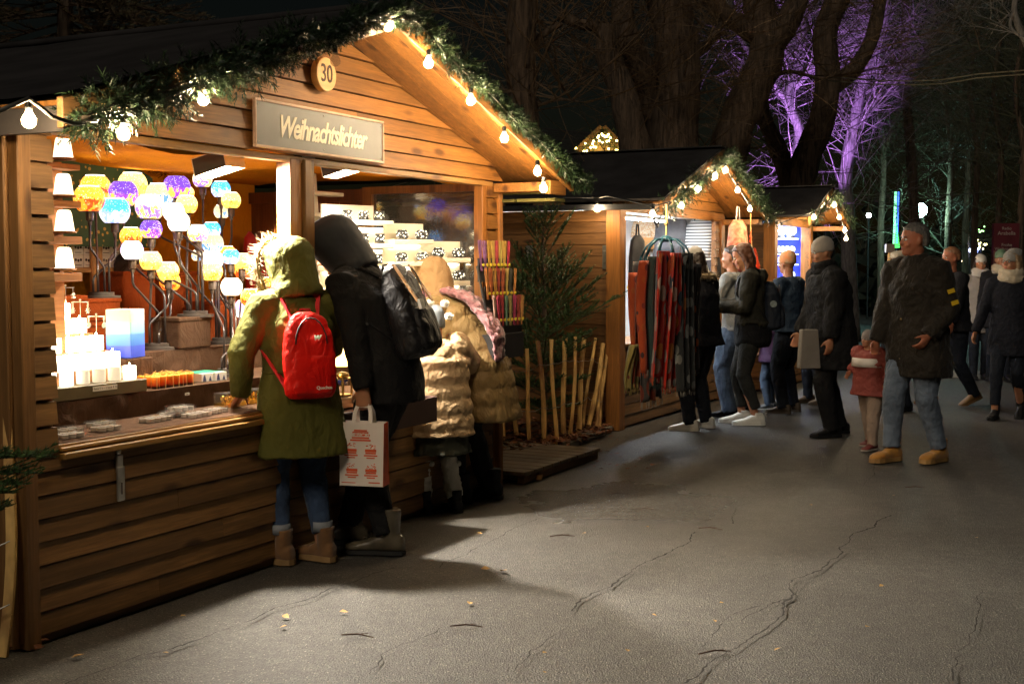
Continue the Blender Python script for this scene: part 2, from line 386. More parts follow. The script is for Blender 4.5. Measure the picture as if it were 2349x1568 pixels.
# hut signs
c = S.y(735, 172, -.04)
t = thing('number_disc', 'round wooden disc with burnt number 30 under the gable peak', 'sign', S.w(*c), (0, 0, S.a)); r_ = .088
m = MB(); T0 = Matrix.Rotation(PI/2, 4, 'X'); m.T = T0; m.lathe([(r_*.97, 0), (r_, .005), (r_, .035), (r_*.97, .04)], 40); bevel(m.build('disc', mat('pale_wood_disc', (.62, .36, .12), .5, .15, 5, .15, 40, stretch=(1, 1, 8)), t, 40), .002)
text('30', .13, BURNT, t, (0, -.0405, 0), (PI/2, 0, 0), .0015, .0, .001, name='digits', sx=.82)
pa, pb = S.y(581, 221, -.05), S.y(878, 374, -.05)
tl, tr, bl, br = [S.y(*q, -.05) for q in ((581, 221), (879, 280), (584, 338), (878, 375))]
x0, x1 = (tl.x+bl.x)/2, (tr.x+br.x)/2; z1, z0 = (tl.z+tr.z)/2, (bl.z+br.z)/2; cx, cz = (x0+x1)/2, (z0+z1)/2
t = thing('name_board', 'grey framed board with cream script lettering above the opening', 'sign', S.w(cx, -.04, cz), (0, 0, S.a)); w, h = (x1-x0)/2, (z1-z0)/2
m = MB(); m.box(-w+.012, w-.012, -.012, 0, -h+.012, h-.012); m.build('panel', GREY_SIGN, t)
m = MB(); m.box(-w, w, -.02, .001, h-.014, h); m.box(-w, w, -.02, .001, -h, -h+.014); m.box(-w, -w+.012, -.02, .001, -h+.014, h-.014); m.box(w-.012, w, -.02, .001, -h+.014, h-.014)
bevel(m.build('frame', SIGN_TRIM, t), .003)
m = MB()
for q in (-w+.03, 0, w-.03):
    for zz in (-h+.03, h-.03): m.ball((q, -.013, zz), .004, 6, 4)
m.build('screws', ZINC, t)
text('Weihnachtslichter', .150, SIGN_TEXT, t, (.0, -.0135, -.005), (PI/2, 0, 0), .0015, .32, .0035, name='lettering', sx=.80, space=.88)
# garlands
gl = []
for i in range(13):
    x = LX+.06+(AX-LX-.02)*i/12; gl.append((x, OV-.05, roof_z(x)-.055+.085*(i/12)+.018*math.sin(i*2.1)))
garland('thick fir garland along the left slope of the gable of hut 30', S, gl, .105, 900, 1.2, tn=14, L=.06, nl=.034)
gl2 = []
for i in range(13):
    x = AX+(RX-AX+.12)*i/12; gl2.append((x, OV-.05, roof_z(x)+.015+.01*math.sin(i*1.7)))
garland('thinner fir garland along the right slope of the gable of hut 30', S, gl2, .07, 700, .7, L=.055, nl=.032)
m = MB(); p = V((LX+.12, OV-.06, 2.04)); rr = random.Random(5)
tt = thing('light_chain', 'string of warm bulbs and black cable along the gable of hut 30', 'string lights', S.o, S.a, 'warm light chains on the huts')
bl = [S.y(*q, OV-.075) for q in ((66, 262), (466, 215), (890, 50), (983, 136), (1080, 222), (1157, 309), (1233, 386), (1247, 424), (283, 293))]
for q in bl: q.y = OV-.075; bulb(tt, q+V((0, 0, .02)), .78)
q = S.y(769, 119, OV-.075); bulb(tt, q, .78, True, False)
m = MB(); e = S.y(0, 254, OV-.08); a = S.y(66, 240, OV-.09); b = S.y(120, 268, OV-.1); c = S.y(170, 284, OV-.1); d = S.y(220, 278, OV-.08)
m.tube([e, a+(V((0, 0, .02))), a.lerp(b, .5)+V((0, 0, .012)), b, c, d], .008, 8)
m.tube([d]+[V((x, y-.03, z-.02)) for x, y, z in gl[2:]]+[V((x, y-.02, z-.03)) for x, y, z in gl2], .006, 6); m.build('cable', mat('cable_rubber', (.12, .11, .09), .45), tt, True)
# gold tinsel and the green patterned cloth at the back left
GREEN, tg, pg = nodes('green_patterned_cloth'); co = coords(tg, (1, 1, 1)); vo = N(tg, 'ShaderNodeTexVoronoi', i_Scale=22.); tg.links.new(co, vo.inputs['Vector'])
k = ramp(tg, vo.outputs['Distance'], [(.2, 1.), (.26, 0.)]); tg.links.new(mixc(tg, k, (.03, .07, .03), (.4, .26, .05)), pg.inputs['Base Color']); pg.inputs['Roughness'].default_value = .85
cl = [S.y(*q, 1.7) for q in ((100, 285), (170, 300), (240, 340), (300, 378), (355, 408))]
m = MB(); m.sheet([[p+V((0, .02*math.sin(i*2+j), (1.62-p.z)*j/5)) for i, p in enumerate(cl)] for j in range(6)])
tag(m.build('green_cloth', GREEN, loc=S.o, rot=S.a, smooth=True), 'green cloth with gold pattern hung at the back left of hut 30', 'cloth')
m = MB(); rr = random.Random(3); tp = [p+V((0, -.1, .02)) for p in cl]
for i in range(len(tp)-1):
    for k in range(420):
        p = tp[i].lerp(tp[i+1], rr.random()); d = V((rr.gauss(0, 1), rr.gauss(0, 1), rr.gauss(0, 1))).normalized(); s_ = d.orthogonal().normalized()*.0035; e = p+d*.055
        m.add([p-s_, p+s_, e+s_*.6, e-s_*.6], [(0, 1, 2, 3)])
tag(m.build('tinsel_garland', mat('gold_tinsel', (.9, .5, .08), .25, .3, 20, 0, metal=1., island=.4), loc=S.o, rot=S.a), 'glittering gold tinsel rope hanging in a diagonal under the ceiling', 'tinsel')
# ================================================================ lamps inside hut 30
LED = glow('led_diffuser', (1., .86, .64), 300.); LSH = mat('grey_lamp_housing', (.7, .66, .58), .5, .1, 5, .05, 60); LSD = mat('dark_lamp_housing', (.05, .045, .04), .5, .1, 5, .05, 60)
for k, (px, py, lab) in enumerate(((505, 395, 'grey box lamp under the ceiling above the globe lanterns'), (790, 398, 'grey box lamp hanging behind the centre post above the white shelf boxes'))):
    p = S.y(px, py, .30); p.y = .30; w_ = S.w(*p)
    t = thing('box_lamp', lab, 'lamp', w_, (0, 0, 0), 'box lamps under the ceiling')
    t.rotation_euler = (Matrix.Rotation(S.a, 3, 'Z') @ Matrix.Rotation(-.22, 3, 'X')).to_euler()
    m = MB(); m.box(-.075, .075, -.105, -.1, -.0, .09); m.box(-.075, .075, .1, .105, 0, .09); m.box(-.075, .075, -.1, .1, .086, .09)
    m.k = 1; m.box(.07, .075, -.1, .1, 0, .086); m.box(-.075, -.07, -.1, .1, 0, .086)
    m.build('lamp_housing', [LSH, LSD], t)
    m = MB(); m.box(-.069, .069, -.099, .099, .028, .032); m.build('diffuser', LED, t)
    ld = bpy.data.lights.new('lamp_beam', 'SPOT'); ld.energy = (380., 330.)[k]; ld.color = (1., .90, .76); ld.spot_size = math.radians(104); ld.spot_blend = .6; ld.shadow_soft_size = .05; lo = bpy.data.objects.new('lamp_beam', ld); C.objects.link(lo); lo.parent = t; lo.location = (0, 0, .008); lo.rotation_euler = V((0, -1., -1.)).to_track_quat('-Z', 'Y').to_euler()
    m = MB(); m.bar((0, 0, .09), (0, 0, .17), .02, .02); m.build('bracket', BLACK, t)
# ================================================================ goods in hut 30
z3 = lambda X, Y: ((180+X/2.529)/1.703, (480+Y/2.529)/1.703)
z4 = lambda X, Y: ((180+X/1.96)/1.703, (1000+Y/1.96)/1.703)
z5 = lambda X, Y: ((1100+X/2.178)/1.703, (580+Y/2.178)/1.703)
z6 = lambda X, Y: ((900+X/1.845)/1.703, (850+Y/1.845)/1.703)
CT, T1, T2 = .79, .905, 1.05
def put(name, label, cat, p, rz=0., group=None): return thing(name, label, cat, S.w(*p), S.a+rz, group)
def cloth_sheet(m, x0, x1, y0, y1, z0, z1, vert, amp=.006):
    nx = int((x1-x0)/.03); P = []
    for i in range(nx+1):
        x = x0+(x1-x0)*i/nx; r = []
        for j in range(9):
            f = j/8; y = y0+(y1-y0)*f; z = z0+(z1-z0)*f; d = amp*mnoise.noise(V((x*9, (y+z)*9, 3)))+amp*.7*mnoise.noise(V((x*24, (y+z)*20, 8)))
            r.append((x, y-(d if vert else 0), z+(0 if vert else d*.3)))
        P.append(r)
    m.sheet(P)
t = put('sales_counter', 'stepped sales counter covered in crumpled brown cloth', 'counter', (0, 0, 0))
m = MB(); m.box(.15, 3.76, -.004, .36, .765, .787); bevel(m.build('counter_board', wood('counter_edge', (.40, .20, .05), 0), t))
m = MB(); cloth_sheet(m, .1, 3.74, .0, .37, CT, CT, False)
cloth_sheet(m, .05, 2.6, .372, .362, CT, T1, True, .012); cloth_sheet(m, .05, 2.6, .362, .81, T1, T1, False)
cloth_sheet(m, .05, 2.6, .80, .79, T1, T2, True, .012); cloth_sheet(m, .05, 2.6, .79, 1.5, T2, T2, False)
m.build('cloth', BROWN, t, True)
m = MB(); m.box(.06, 2.58, .39, 1.48, .3, T1-.02); m.box(.06, 2.58, .83, 1.48, T1-.015, T2-.02); m.build('trestle', WDX, t)
def tagsign(parent, txt, w, h, loc, rot, size):
    m = MB(); m.box(-w/2, w/2, -.001, .001, -h/2, h/2); o = m.build('price_tag', PAPER, parent, loc=loc, rot=rot)
    text(txt, size, BURNT, o, (0, -.0015, 0), (PI/2, 0, 0), .0003, name='price'); return o
# ---- covered boxes behind
CB = mat('red_brown_cloth', (.20, .038, .007), .95, .2, 3, .3, 200., spec=.1, wr=.4)
def cbox(label, px, py, w, d, h, z, y, c=BROWN, rz=0.):
    p = S.y(px, py, y); m = MB(); n = 6
    o = thing('covered_box', label, 'display box', S.w(p.x, y, z), S.a+rz, 'cloth covered display boxes')
    m.box(-w/2, w/2, 0, d, 0, h); b = bevel(m.build('cloth_cover', c, o), .012, 3)
    m = MB(); m.box(-w/2-.004, w/2+.004, -.004, d, h-.02, h+.004); bevel(m.build('folded_top', c, o), .006, 2)
    return o, p
cbox('red-brown covered box under the lowest white cone lamp', 152, 690, .28, .2, .30, T2, 1.0, CB)
cbox('red-brown covered box carrying the first globe stand, upper of its stack', 237, 690, .26, .26, .12, T2+.16, 1.05, CB)
cbox('wide red-brown box below the box that carries the first globe stand', 237, 730, .28, .28, .155, T2, 1.04, CB)
cbox('tall red-brown covered box behind the middle globe stand', 322, 700, .26, .2, .42, T2, 1.3, CB)
cbox('large red-brown covered box behind the second globe stand', 415, 700, .3, .2, .42, T2, 1.35, CB)
cbox('small brown covered box carrying the crowded globe stand', 449, 770, .26, .2, .17, T2, .80)
cbox('low red-brown covered box right of the globe stands', 545, 780, .5, .2, .24, T2, 1.1, CB)
# ---- globe lanterns
def globe_mat(name, top, low, ink, st, sc=16.):
    if name in _M: return _M[name]
    m, t, p = nodes(name); tc = t.nodes.new('ShaderNodeTexCoord'); sx = t.nodes.new('ShaderNodeSeparateXYZ'); t.links.new(tc.outputs['Object'], sx.inputs[0])
    mp = N(t, 'ShaderNodeMapping'); mp.inputs['Scale'].default_value = (1, 1, .55); t.links.new(tc.outputs['Object'], mp.inputs[0])
    vo = N(t, 'ShaderNodeTexVoronoi', i_Scale=sc*4.2); vo.feature = 'F1'; t.links.new(mp.outputs[0], vo.inputs['Vector'])
    ns = noise(t, tc.outputs['Object'], sc*2.2, 3.)
    mr = N(t, 'ShaderNodeMapRange'); mr.inputs['From Min'].default_value = .02; mr.inputs['From Max'].default_value = -.03; t.links.new(sx.outputs[2], mr.inputs[0])
    ad = N(t, 'ShaderNodeMath', operation='ADD'); t.links.new(mr.outputs[0], ad.inputs[0])
    mu = N(t, 'ShaderNodeMath', operation='MULTIPLY', n1=1.6); sb = N(t, 'ShaderNodeMath', operation='SUBTRACT', n1=.5); t.links.new(ns, sb.inputs[0]); t.links.new(sb.outputs[0], mu.inputs[0]); t.links.new(mu.outputs[0], ad.inputs[1])
    f = ramp(t, ad.outputs[0], [(.42, 0.), (.5, 1.)])
    hs = N(t, 'ShaderNodeSeparateColor'); t.links.new(vo.outputs['Color'], hs.inputs[0])
    houses = mixc(t, ramp(t, hs.outputs[0], [(.55, 0.), (.6, 1.)]), low, ink)
    houses = mixc(t, ramp(t, vo.outputs['Distance'], [(.12, 1.), (.2, 0.)]), houses, tuple(min(1, c*1.5+.25) for c in low))
    v3 = N(t, 'ShaderNodeTexVoronoi', i_Scale=sc*7); t.links.new(tc.outputs['Object'], v3.inputs['Vector'])
    sky = mixc(t, ramp(t, v3.outputs['Distance'], [(.16, 1.), (.24, 0.)]), top, (1, 1, .9))
    col = mixc(t, f, sky, houses); t.links.new(col, p.inputs['Emission Color']); t.links.new(mixc(t, 1., col, .5, 'MULTIPLY'), p.inputs['Base Color'])
    p.inputs['Emission Strength'].default_value = st; p.inputs['Roughness'].default_value = .15; _M[name] = m; return m
GM = {'amber': globe_mat('amber_painted_glass', (1., .40, .04), (1., .28, .02), (.45, .06, .01), 1.0),
      'yellow': globe_mat('yellow_painted_glass', (1., .68, .16), (1., .50, .07), (.75, .22, .02), 1.35),
      'purple': globe_mat('purple_painted_glass', (.14, .05, .75), (1., .5, .08), (.25, .05, .55), .95),
      'blue': globe_mat('blue_painted_glass', (.05, .38, .85), (.9, .85, .95), (.25, .35, .9), 1.05),
      'white': globe_mat('white_frosted_glass', (1., .90, .70), (1., .85, .6), (.95, .65, .3), 2.6),
      'lilac': globe_mat('lilac_painted_glass', (.55, .42, .95), (1., .92, .8), (.8, .6, .7), 1.6),
      'clear': globe_mat('town_painted_glass', (.5, .42, .25), (1., .85, .35), (.10, .25, .6), 1.0),
      'village': globe_mat('village_painted_glass', (1., .75, .4), (1., .6, .1), (.22, .12, .75), 1.2)}
CAPM = mat('globe_rim', (.5, .4, .3), .3, .1, 9, 0)
CUPM = mat('bronze_lamp_cup', (.13, .10, .085), .4, .2, 12, .05, 60, metal=.6)
ROD = mat('grey_steel_rod', (.11, .10, .105), .35, .2, 12, .05, 60, metal=.7)
def globe(label, c, r, kind, plate=True, group='glowing glass globes on the stands'):
    t = put('globe_lantern', label, 'lantern', c, R.uniform(0, 6), group); m = MB()
    r *= 1.05; prof = [(.42*r, -.80*r)]+[(r*math.sqrt(max(0, 1-(q/1.02)**2)), q*r) for q in [-.78+.12*i for i in range(13)]]+[(.60*r, .80*r), (.58*r, .77*r)]
    m.lathe(prof, 24); m.build('glass_globe', GM[kind], t, True)
    m = MB(); m.lathe([(.60*r, .79*r), (.63*r, .80*r), (.63*r, .825*r), (.60*r, .83*r)], 20); m.build('rim', GM['white'] if kind != 'purple' else CAPM, t, True)
    if plate:
        m = MB(); m.lathe([(.2*r, -.83*r), (.66*r, -.83*r), (.66*r, -.81*r), (.2*r, -.81*r)], 20); m.build('plate', CUPM, t)
    return t
def stand(label, base, arms, hb=.035, rb=.10):
    t = put('globe_stand', label, 'lamp stand', base, 0, 'black multi-arm globe stands'); m = MB(); B = V(base)
    m.lathe([(rb, 0), (rb, hb*.45), (rb*.68, hb*.45), (rb*.68, hb), (.0, hb)], 28); m.build('base', mat('dark_wood_base', (.07, .06, .055), .6, .3, 8, .1, 60), t, 40)
    for i, (tip, bx) in enumerate(arms):
        tip = V(tip)-B; g = 2*PI*i/len(arms)+.4; s_ = V((rb*.45*math.cos(g), rb*.45*math.sin(g), hb)); H_ = tip.z-hb
        k1, k2 = bx; mid1 = V((s_.x, s_.y, hb+H_*k1)); mid2 = V((tip.x, tip.y, hb+H_*k2))
        pts = [s_, mid1-V((0, 0, .012)), mid1+(mid2-mid1)*.06, mid1+(mid2-mid1)*.94, mid2+V((0, 0, .012)), tip-V((0, 0, .05))]
        m = MB(); m.tube(pts, .0065, 8); a = m.build('arm', ROD, t, True)
        m = MB(); m.lathe([(.010, -.075), (.012, -.055), (.020, -.05), (.022, -.01), (.018, 0)], 12); m.build('cup', CUPM, a, 40, loc=tip)
    return t
def gp(z, X, Y, y): p = S.y(*z(X, Y), y); return V((p.x, y, p.z))
def gr_(z, rad, c): return rad/(2.529 if z is z3 else 1.96)/1.703*S.scale(c)
GL = [  # zoom, x, y, radius, depth, kind, label
 (z3, 487, 640, 140, 1.42, 'amber', 'amber globe with a town, behind and above the yellow one at the far left'),
 (z3, 427, 750, 145, 1.22, 'amber', 'large amber-yellow globe furthest left beside the cone lamps'),
 (z3, 760, 700, 138, 1.30, 'purple', 'deep purple globe with orange snowy town'),
 (z3, 855, 612, 136, 1.50, 'yellow', 'yellow globe with church behind the deep purple one'),
 (z3, 677, 868, 142, 1.16, 'blue', 'big sky-blue winter village globe on the first stand'),
 (z3, 1120, 712, 130, 1.38, 'clear', 'clear globe painted with town houses'),
 (z3, 1025, 830, 135, 1.15, 'village', 'amber globe with purple houses around its lower half'),
 (z3, 1290, 637, 127, 1.30, 'purple', 'violet globe with white dome under snowfall'),
 (z3, 1262, 880, 100, 1.02, 'lilac', 'pale lilac globe left of the brightest white globe'),
 (z3, 1390, 805, 100, 1.12, 'yellow', 'cream globe with violet foot above the brightest white globe'),
 (z3, 1310, 980, 103, .86, 'white', 'brightest pure white globe in the middle of the display'),
 (z3, 1038, 1050, 102, 1.05, 'purple', 'small purple globe with white moon and snow'),
 (z3, 1545, 555, 90, 1.30, 'village', 'speckled globe directly under the left box lamp'),
 (z3, 1727, 655, 90, 1.30, 'blue', 'light blue globe right of the box lamp'),
 (z3, 1828, 765, 90, 1.22, 'yellow', 'yellow owl globe at the upper right of the display'),
 (z3, 1735, 875, 74, 1.45, 'clear', 'small yellow-white globe below the owl globe'),
 (z3, 838, 1120, 103, 1.22, 'amber', 'pale orange globe above the snowflake globe'),
 (z3, 850, 1258, 104, .98, 'lilac', 'white globe with green and pink snowflakes'),
 (z3, 1035, 1362, 103, .96, 'yellow', 'cream globe with fine landscape left of the reindeer globe'),
 (z3, 1205, 1462, 103, .92, 'yellow', 'yellow reindeer globe on the second stand'),
 (z3, 1225, 1568, 98, 1.08, 'amber', 'orange globe tucked below the reindeer globe'),
 (z3, 1500, 1090, 95, 1.0, 'village', 'orange globe with one purple figure'),
 (z3, 1635, 1055, 86, 1.2, 'blue', 'pale blue globe on top of the crowded right cluster'),
 (z3, 1645, 1190, 103, 1.08, 'clear', 'cream lattice globe with brown stars'),
 (z3, 1640, 1355, 103, .92, 'white', 'glaring cream globe above the foremost right stand'),
 (z3, 1638, 1470, 101, .84, 'yellow', 'cream speckled globe on the foremost right stand'),
 (z3, 1790, 1285, 80, 1.1, 'amber', 'orange globe behind the blue pine tree globe'),
 (z3, 1828, 1322, 82, .95, 'blue', 'blue and white pine tree globe'),
 (z3, 1935, 1365, 88, .92, 'yellow', 'yellow globe beside the pine tree globe near the red jacket'),
 (z3, 1940, 1455, 82, 1.05, 'amber', 'amber globe under the yellow one near the red jacket'),
 (z4, 1420, 235, 77, .74, 'white', 'glowing white-yellow globe low on the right stand'),
 (z4, 1570, 318, 78, .66, 'amber', 'amber village globe touching the parka'),
 (z4, 1520, 405, 76, .80, 'lilac', 'lilac and blue globe lowest on the right'),
 (z3, 1500, 1310, 60, 1.3, 'clear', 'half hidden clear globe left of the cream lattice globe'),
 (z3, 1400, 690, 60, 1.6, 'yellow', 'small pale globe at the back left of the box lamp')]
gc = {}
for i, (z, X, Y, rad, y, kind, lab) in enumerate(GL):
    c = gp(z, X, Y, y); r_ = gr_(z, rad, c); gc[i] = (c, r_); globe(lab, c, r_, kind)
def tips(ids): return [(gc[i][0]-V((0, 0, gc[i][1]*.83)), k) for i, k in ids]
ba = gp(z3, 545, 1560, 1.15); ba.z = T2+.28
stand('three-arm globe stand on the covered box at the far left', ba, tips([(1, (.3, .55)), (4, (.2, .5)), (0, (.3, .6)), (2, (.35, .6))]))
stand('black globe stand standing on the brown cloth left of centre', (1.72, .93, T2), tips([(17, (.35, .7)), (18, (.3, .8)), (19, (.3, .6)), (20, (.2, .5)), (16, (.5, .8))]))
bc = S.z(*z4(1145, 495), T2+.17); bc.y = .88; bc.x = gp(z4, 1145, 495, .88).x
stand('crowded globe stand on the small brown covered box', bc, tips([(10, (.3, .6)), (8, (.3, .7)), (9, (.4, .7)), (11, (.1, .5)), (6, (.2, .45)), (5, (.5, .7)), (7, (.5, .7))]))
stand('tall globe stand right of the small covered box', (2.3, .95, T2), tips([(12, (.45, .7)), (13, (.5, .7)), (14, (.4, .75)), (15, (.5, .7)), (21, (.2, .5)), (22, (.3, .6)), (23, (.3, .6))]))
stand('foremost globe stand beside the sleeve of the green parka', (1.90, .57, T1), tips([(30, (.35, .7)), (25, (.45, .72)), (31, (.2, .5)), (32, (.2, .45)), (27, (.5, .8)), (28, (.4, .8))]), .04, .105)
# ---- shelf tower with cone lamps
t = put('lamp_ladder', 'narrow wooden ladder shelf with four cone lamps at the left jamb', 'shelf', (0, 0, 0)); LWOOD = wood('orange_shelf_wood', (.55, .24, .09), 0, .25); yy = .55
q0 = S.y(118, 700, yy+.06); q1 = S.y(158, 400, yy+.06)
m = MB(); m.box(q0.x-.05, q1.x, yy+.10, yy+.13, T1, 1.99); bevel(m.build('upright', LWOOD, t))
led = [(372, 392, 185), (458, 478, 187), (541, 561, 190), (626, 646, 190)]
for a_, b_, xr in led:
    pa, pb = S.y(118, a_, yy), S.y(xr, b_, yy); m = MB(); m.box(pa.x-.1, pb.x, yy, yy+.10, pb.z+.002, pa.z); bevel(m.build('shelf_board', LWOOD, t), .003)
for (px, py), lab in zip(((145, 367), (146, 452), (148, 535), (148, 620)), ('topmost of the four', 'second from the top of the', 'third from the top of the', 'lowest of the four')):
    p = S.y(px, py, yy+.05); p.y = yy+.05
    c = put('cone_lamp', lab+' white glowing cone lamps on the ladder shelf', 'lamp', p, 0, 'white cone lamps')
    m = MB(); m.lathe([(.046, .008), (.044, .02), (.034, .09), (.028, .105), (.02, .108)], 20); m.build('shade', glow('white_cone_shade', (1., .84, .58), 1.25), c, True)
    m = MB(); m.lathe([(.053, 0), (.055, .003), (.053, .010)], 20); m.build('wooden_foot', LWOOD, c)
# ---- striped blue block candle
WAXB, t_, p_ = nodes('blue_layered_wax'); tc = t_.nodes.new('ShaderNodeTexCoord'); sx = t_.nodes.new('ShaderNodeSeparateXYZ'); t_.links.new(tc.outputs['Object'], sx.inputs[0])
sc_ = N(t_, 'ShaderNodeMath', operation='MULTIPLY', n1=1/.24); t_.links.new(sx.outputs[2], sc_.inputs[0])
c_ = ramp(t_, sc_.outputs[0], [(.0, (.03, .08, .75)), (.24, (.04, .10, .8)), (.27, (.05, .22, .8)), (.48, (.10, .32, .85)), (.53, (.28, .6, .8)), (.73, (.35, .62, .75)), (.78, (.72, .75, .65)), (1., (.8, .8, .7))])
t_.links.new(c_, p_.inputs['Base Color']); p_.inputs['Roughness'].default_value = .4; p_.inputs['Subsurface Weight'].default_value = .3; p_.inputs['Subsurface Scale'].default_value = .02
p = S.z(*z4(565, 780), T1); b_ = put('covered_box', 'low brown covered block under the tall blue candle', 'display box', (1.165, .56, T1), 0, 'cloth covered display boxes'); m = MB(); m.box(-.085, .10, -.03, .14, 0, .146); bevel(m.build('cloth_cover', BROWN, b_), .006, 2)
c = put('block_candle', 'tall square candle fading from white to deep blue', 'candle', (1.17, .62, T1+.147), .25)
m = MB(); m.box(-.068, .068, -.068, .068, 0, .24); bevel(m.build('wax', WAXB, c), .004, 2)
for a_ in (-.03, .03):
    m = MB(); m.tube([(a_, 0, .238), (a_+.004, 0, .25)], .002, 5); m.build('wick', BURNT, c)
# ---- stepped glass candle display
t = put('candle_stair', 'stepped wooden display full of lit glass candles at the left', 'display stand', (0, 0, 0)); DW = mat('dark_olive_display_wood', (.10, .075, .03), .5, .2, 6, .1, 60)
rows = [(.36, .49, .967, .28, 1.04), (.49, .61, 1.022, .28, 1.05), (.61, .73, 1.096, .28, 1.06), (.73, .85, 1.176, .28, 1.07), (.85, .97, 1.248, .28, 1.08)]
for y0, y1, z, x0, x1 in rows:
    m = MB(); m.box(x0, x1, y0, y1, T1+.002, z); bevel(m.build('step', DW if y0 < .4 else LWOOD, t), .003)
tagsign(t, '1 Stück € 5,- / 3 Stück € 12,-', .15, .022, S.y(*z4(452, 1008), .357), (0, 0, 0), .0135)
tagsign(t, '12,00 €', .03, .012, (1.02, .488, 1.0), (0, 0, 0), .01)
JG = glass('candle_jar_glass', (1, 1, 1), .35, .08, (1., .9, .7), .6); WAX = glow('lit_white_wax', (1., .88, .66), 3.2); WAXD = mat('frosted_white_wax', (.85, .83, .72), .5, .05, 9, .1, 60, emit=(1, .85, .6), es=.25); FLM = glow('candle_flame', (1., .72, .3), 60.)
SILV = mat('silver_metal', (.75, .7, .6), .3, .1, 10, 0, metal=.9)
def jar(label, p, lit, r_=.030, h=.062, grp='glass candles on the stepped display'):
    c = put('glass_candle', label, 'candle', p, 0, grp); m = MB(); m.lathe([(r_*.94, 0), (r_, .004), (r_, h), (r_*.92, h), (r_*.9, h-.01)], 18); m.build('jar', WAX if lit else WAXD, c, 50)
    if lit: m = MB(); m.ball((0, 0, h+.004), (.004, .004, .011), 8, 6); m.build('flame', FLM, c, True)
    return c
for k in range(6):
    f = k/5; x = .50+f*.487
    jar('unlit frosted glass candle in the lowest row of the stepped display' if 1 < k < 5 else ('lit glass candle at the right end of the lowest row' if k == 5 else 'lit glass candle at the left end of the lowest row of the display'), (x, .42, .968), not 1 < k < 5)
for ri, (y0, y1, z, x0, x1) in enumerate(rows[1:]):
    nn = (5, 4, 4, 3)[ri]
    for k in range(nn):
        x = (1.005, 1.02, 1.03, 1.04)[ri]-k*.088
        jar(['lit glass candle in the second row of the stepped display', 'lit glass candle in the third row of the stepped display', 'lit glass candle in the fourth row of the stepped display', 'lit glass candle in the top row of the stepped display'][ri], (x, y0+.055, z+.001), True, .034, .07)
for k, (X, Y, ht) in enumerate(((150, 290, .1), (262, 400, .1), (385, 510, .1), (60, 300, .1))):
    yq = (.90, .80, .70, .92)[k]; p = gp(z4, X, Y, yq); lab = ('silver carousel with angels', 'silver carousel with snowflakes', 'silver carousel with moon discs', 'silver carousel half hidden at the jamb')[k]+' above the candle rows'
    c = put('candle_carousel', lab, 'candle carousel', p, 0, 'silver candle carousels'); m = MB(); m.tube([(0, 0, .04), (0, 0, -.06), (.03, -.01, -.10)], .0016, 6); m.build('rod', SILV, c)
    m = MB(); m.box(-.055, .055, -.002, .002, .030, .033); m.box(-.002, .002, -.05, .05, .030, .033); m.ball((0, 0, .042), .005, 8, 6); m.build('rotor', SILV, c)
    for q in range(4):
        dx, dy = ((.053, 0), (-.053, 0), (0, .048), (0, -.048))[q]; m = MB(); m.tube([(dx, dy, .03), (dx, dy, .0)], .0008, 4)
        if k == 2: m.ball((dx, dy, -.012), (.013, .002, .013), 10, 6)
        elif k == 1:
            for a_ in range(3): m.bar((dx-.014*math.cos(a_*1.047), dy, -.012-.014*math.sin(a_*1.047)), (dx+.014*math.cos(a_*1.047), dy, -.012+.014*math.sin(a_*1.047)), .002, .003)
        else: m.lathe([(.001, .002), (.003, -.004), (.009, -.022)], 6, (dx, dy, 0)); m.ball((dx, dy, .002), .004, 6, 4); m.bar((dx-.012, dy, -.004), (dx+.012, dy, -.004), .002, .006)
        m.build('pendant', SILV, c)
# ---- orange candles, boxes
WO, t_, p_ = nodes('orange_layered_wax'); tc = t_.nodes.new('ShaderNodeTexCoord'); sx = t_.nodes.new('ShaderNodeSeparateXYZ'); t_.links.new(tc.outputs['Object'], sx.inputs[0])
ns = noise(t_, tc.outputs['Object'], 60., 3.); ad = N(t_, 'ShaderNodeMath', operation='MULTIPLY_ADD', n1=.012); t_.links.new(ns, ad.inputs[0]); t_.links.new(sx.outputs[2], ad.inputs[2])
sc_ = N(t_, 'ShaderNodeMath', operation='MULTIPLY', n1=1/.06); t_.links.new(ad.outputs[0], sc_.inputs[0])
t_.links.new(ramp(t_, sc_.outputs[0], [(.1, (.02, .01, .005)), (.26, (.06, .01, .003)), (.38, (.62, .06, .005)), (.75, (.85, .19, .01)), (1., (.9, .4, .06))]), p_.inputs['Base Color']); p_.inputs['Roughness'].default_value = .3; p_.inputs['Subsurface Weight'].default_value = .3; p_.inputs['Subsurface Scale'].default_value = .01
RAF = mat('raffia_string', (.7, .45, .15), .8, .2, 10, 0)
first = put('pillar_candle', 'small orange candle with dark foot and raffia ribbon in the block on the brown cloth', 'candle', (1.2, .4, T1), 0, 'orange pillar candles')
m = MB(); m.lathe([(.0205, 0), (.021, .002), (.021, .056), (.018, .058), (.004, .056)], 18); m.build('wax', WO, first, 50)
m = MB()
for a_ in (0, 2.1, 4.2): m.bar((.0213*math.cos(a_), .0213*math.sin(a_), 0), (.0213*math.cos(a_), .0213*math.sin(a_), .058), .002, .002)
m.bar((-.014, 0, .059), (.014, .004, .061), .002, .002); m.bar((0, -.014, .06), (.004, .014, .064), .002, .002); m.bar((-.01, -.01, .06), (.012, .012, .068), .0015, .0015); m.build('raffia', RAF, first)
k = 0
for j in range(4):
    for i in range(7-(j == 3)):
        P = (1.16+i*.0475+(j % 2)*.012, .42+j*.05, T1+.001)
        if i == 6 and j == 0: continue
        if k == 0: first.location = S.w(*P)
        else: dup(first, S.w(*P), S.a+R.uniform(0, 6))
        k += 1
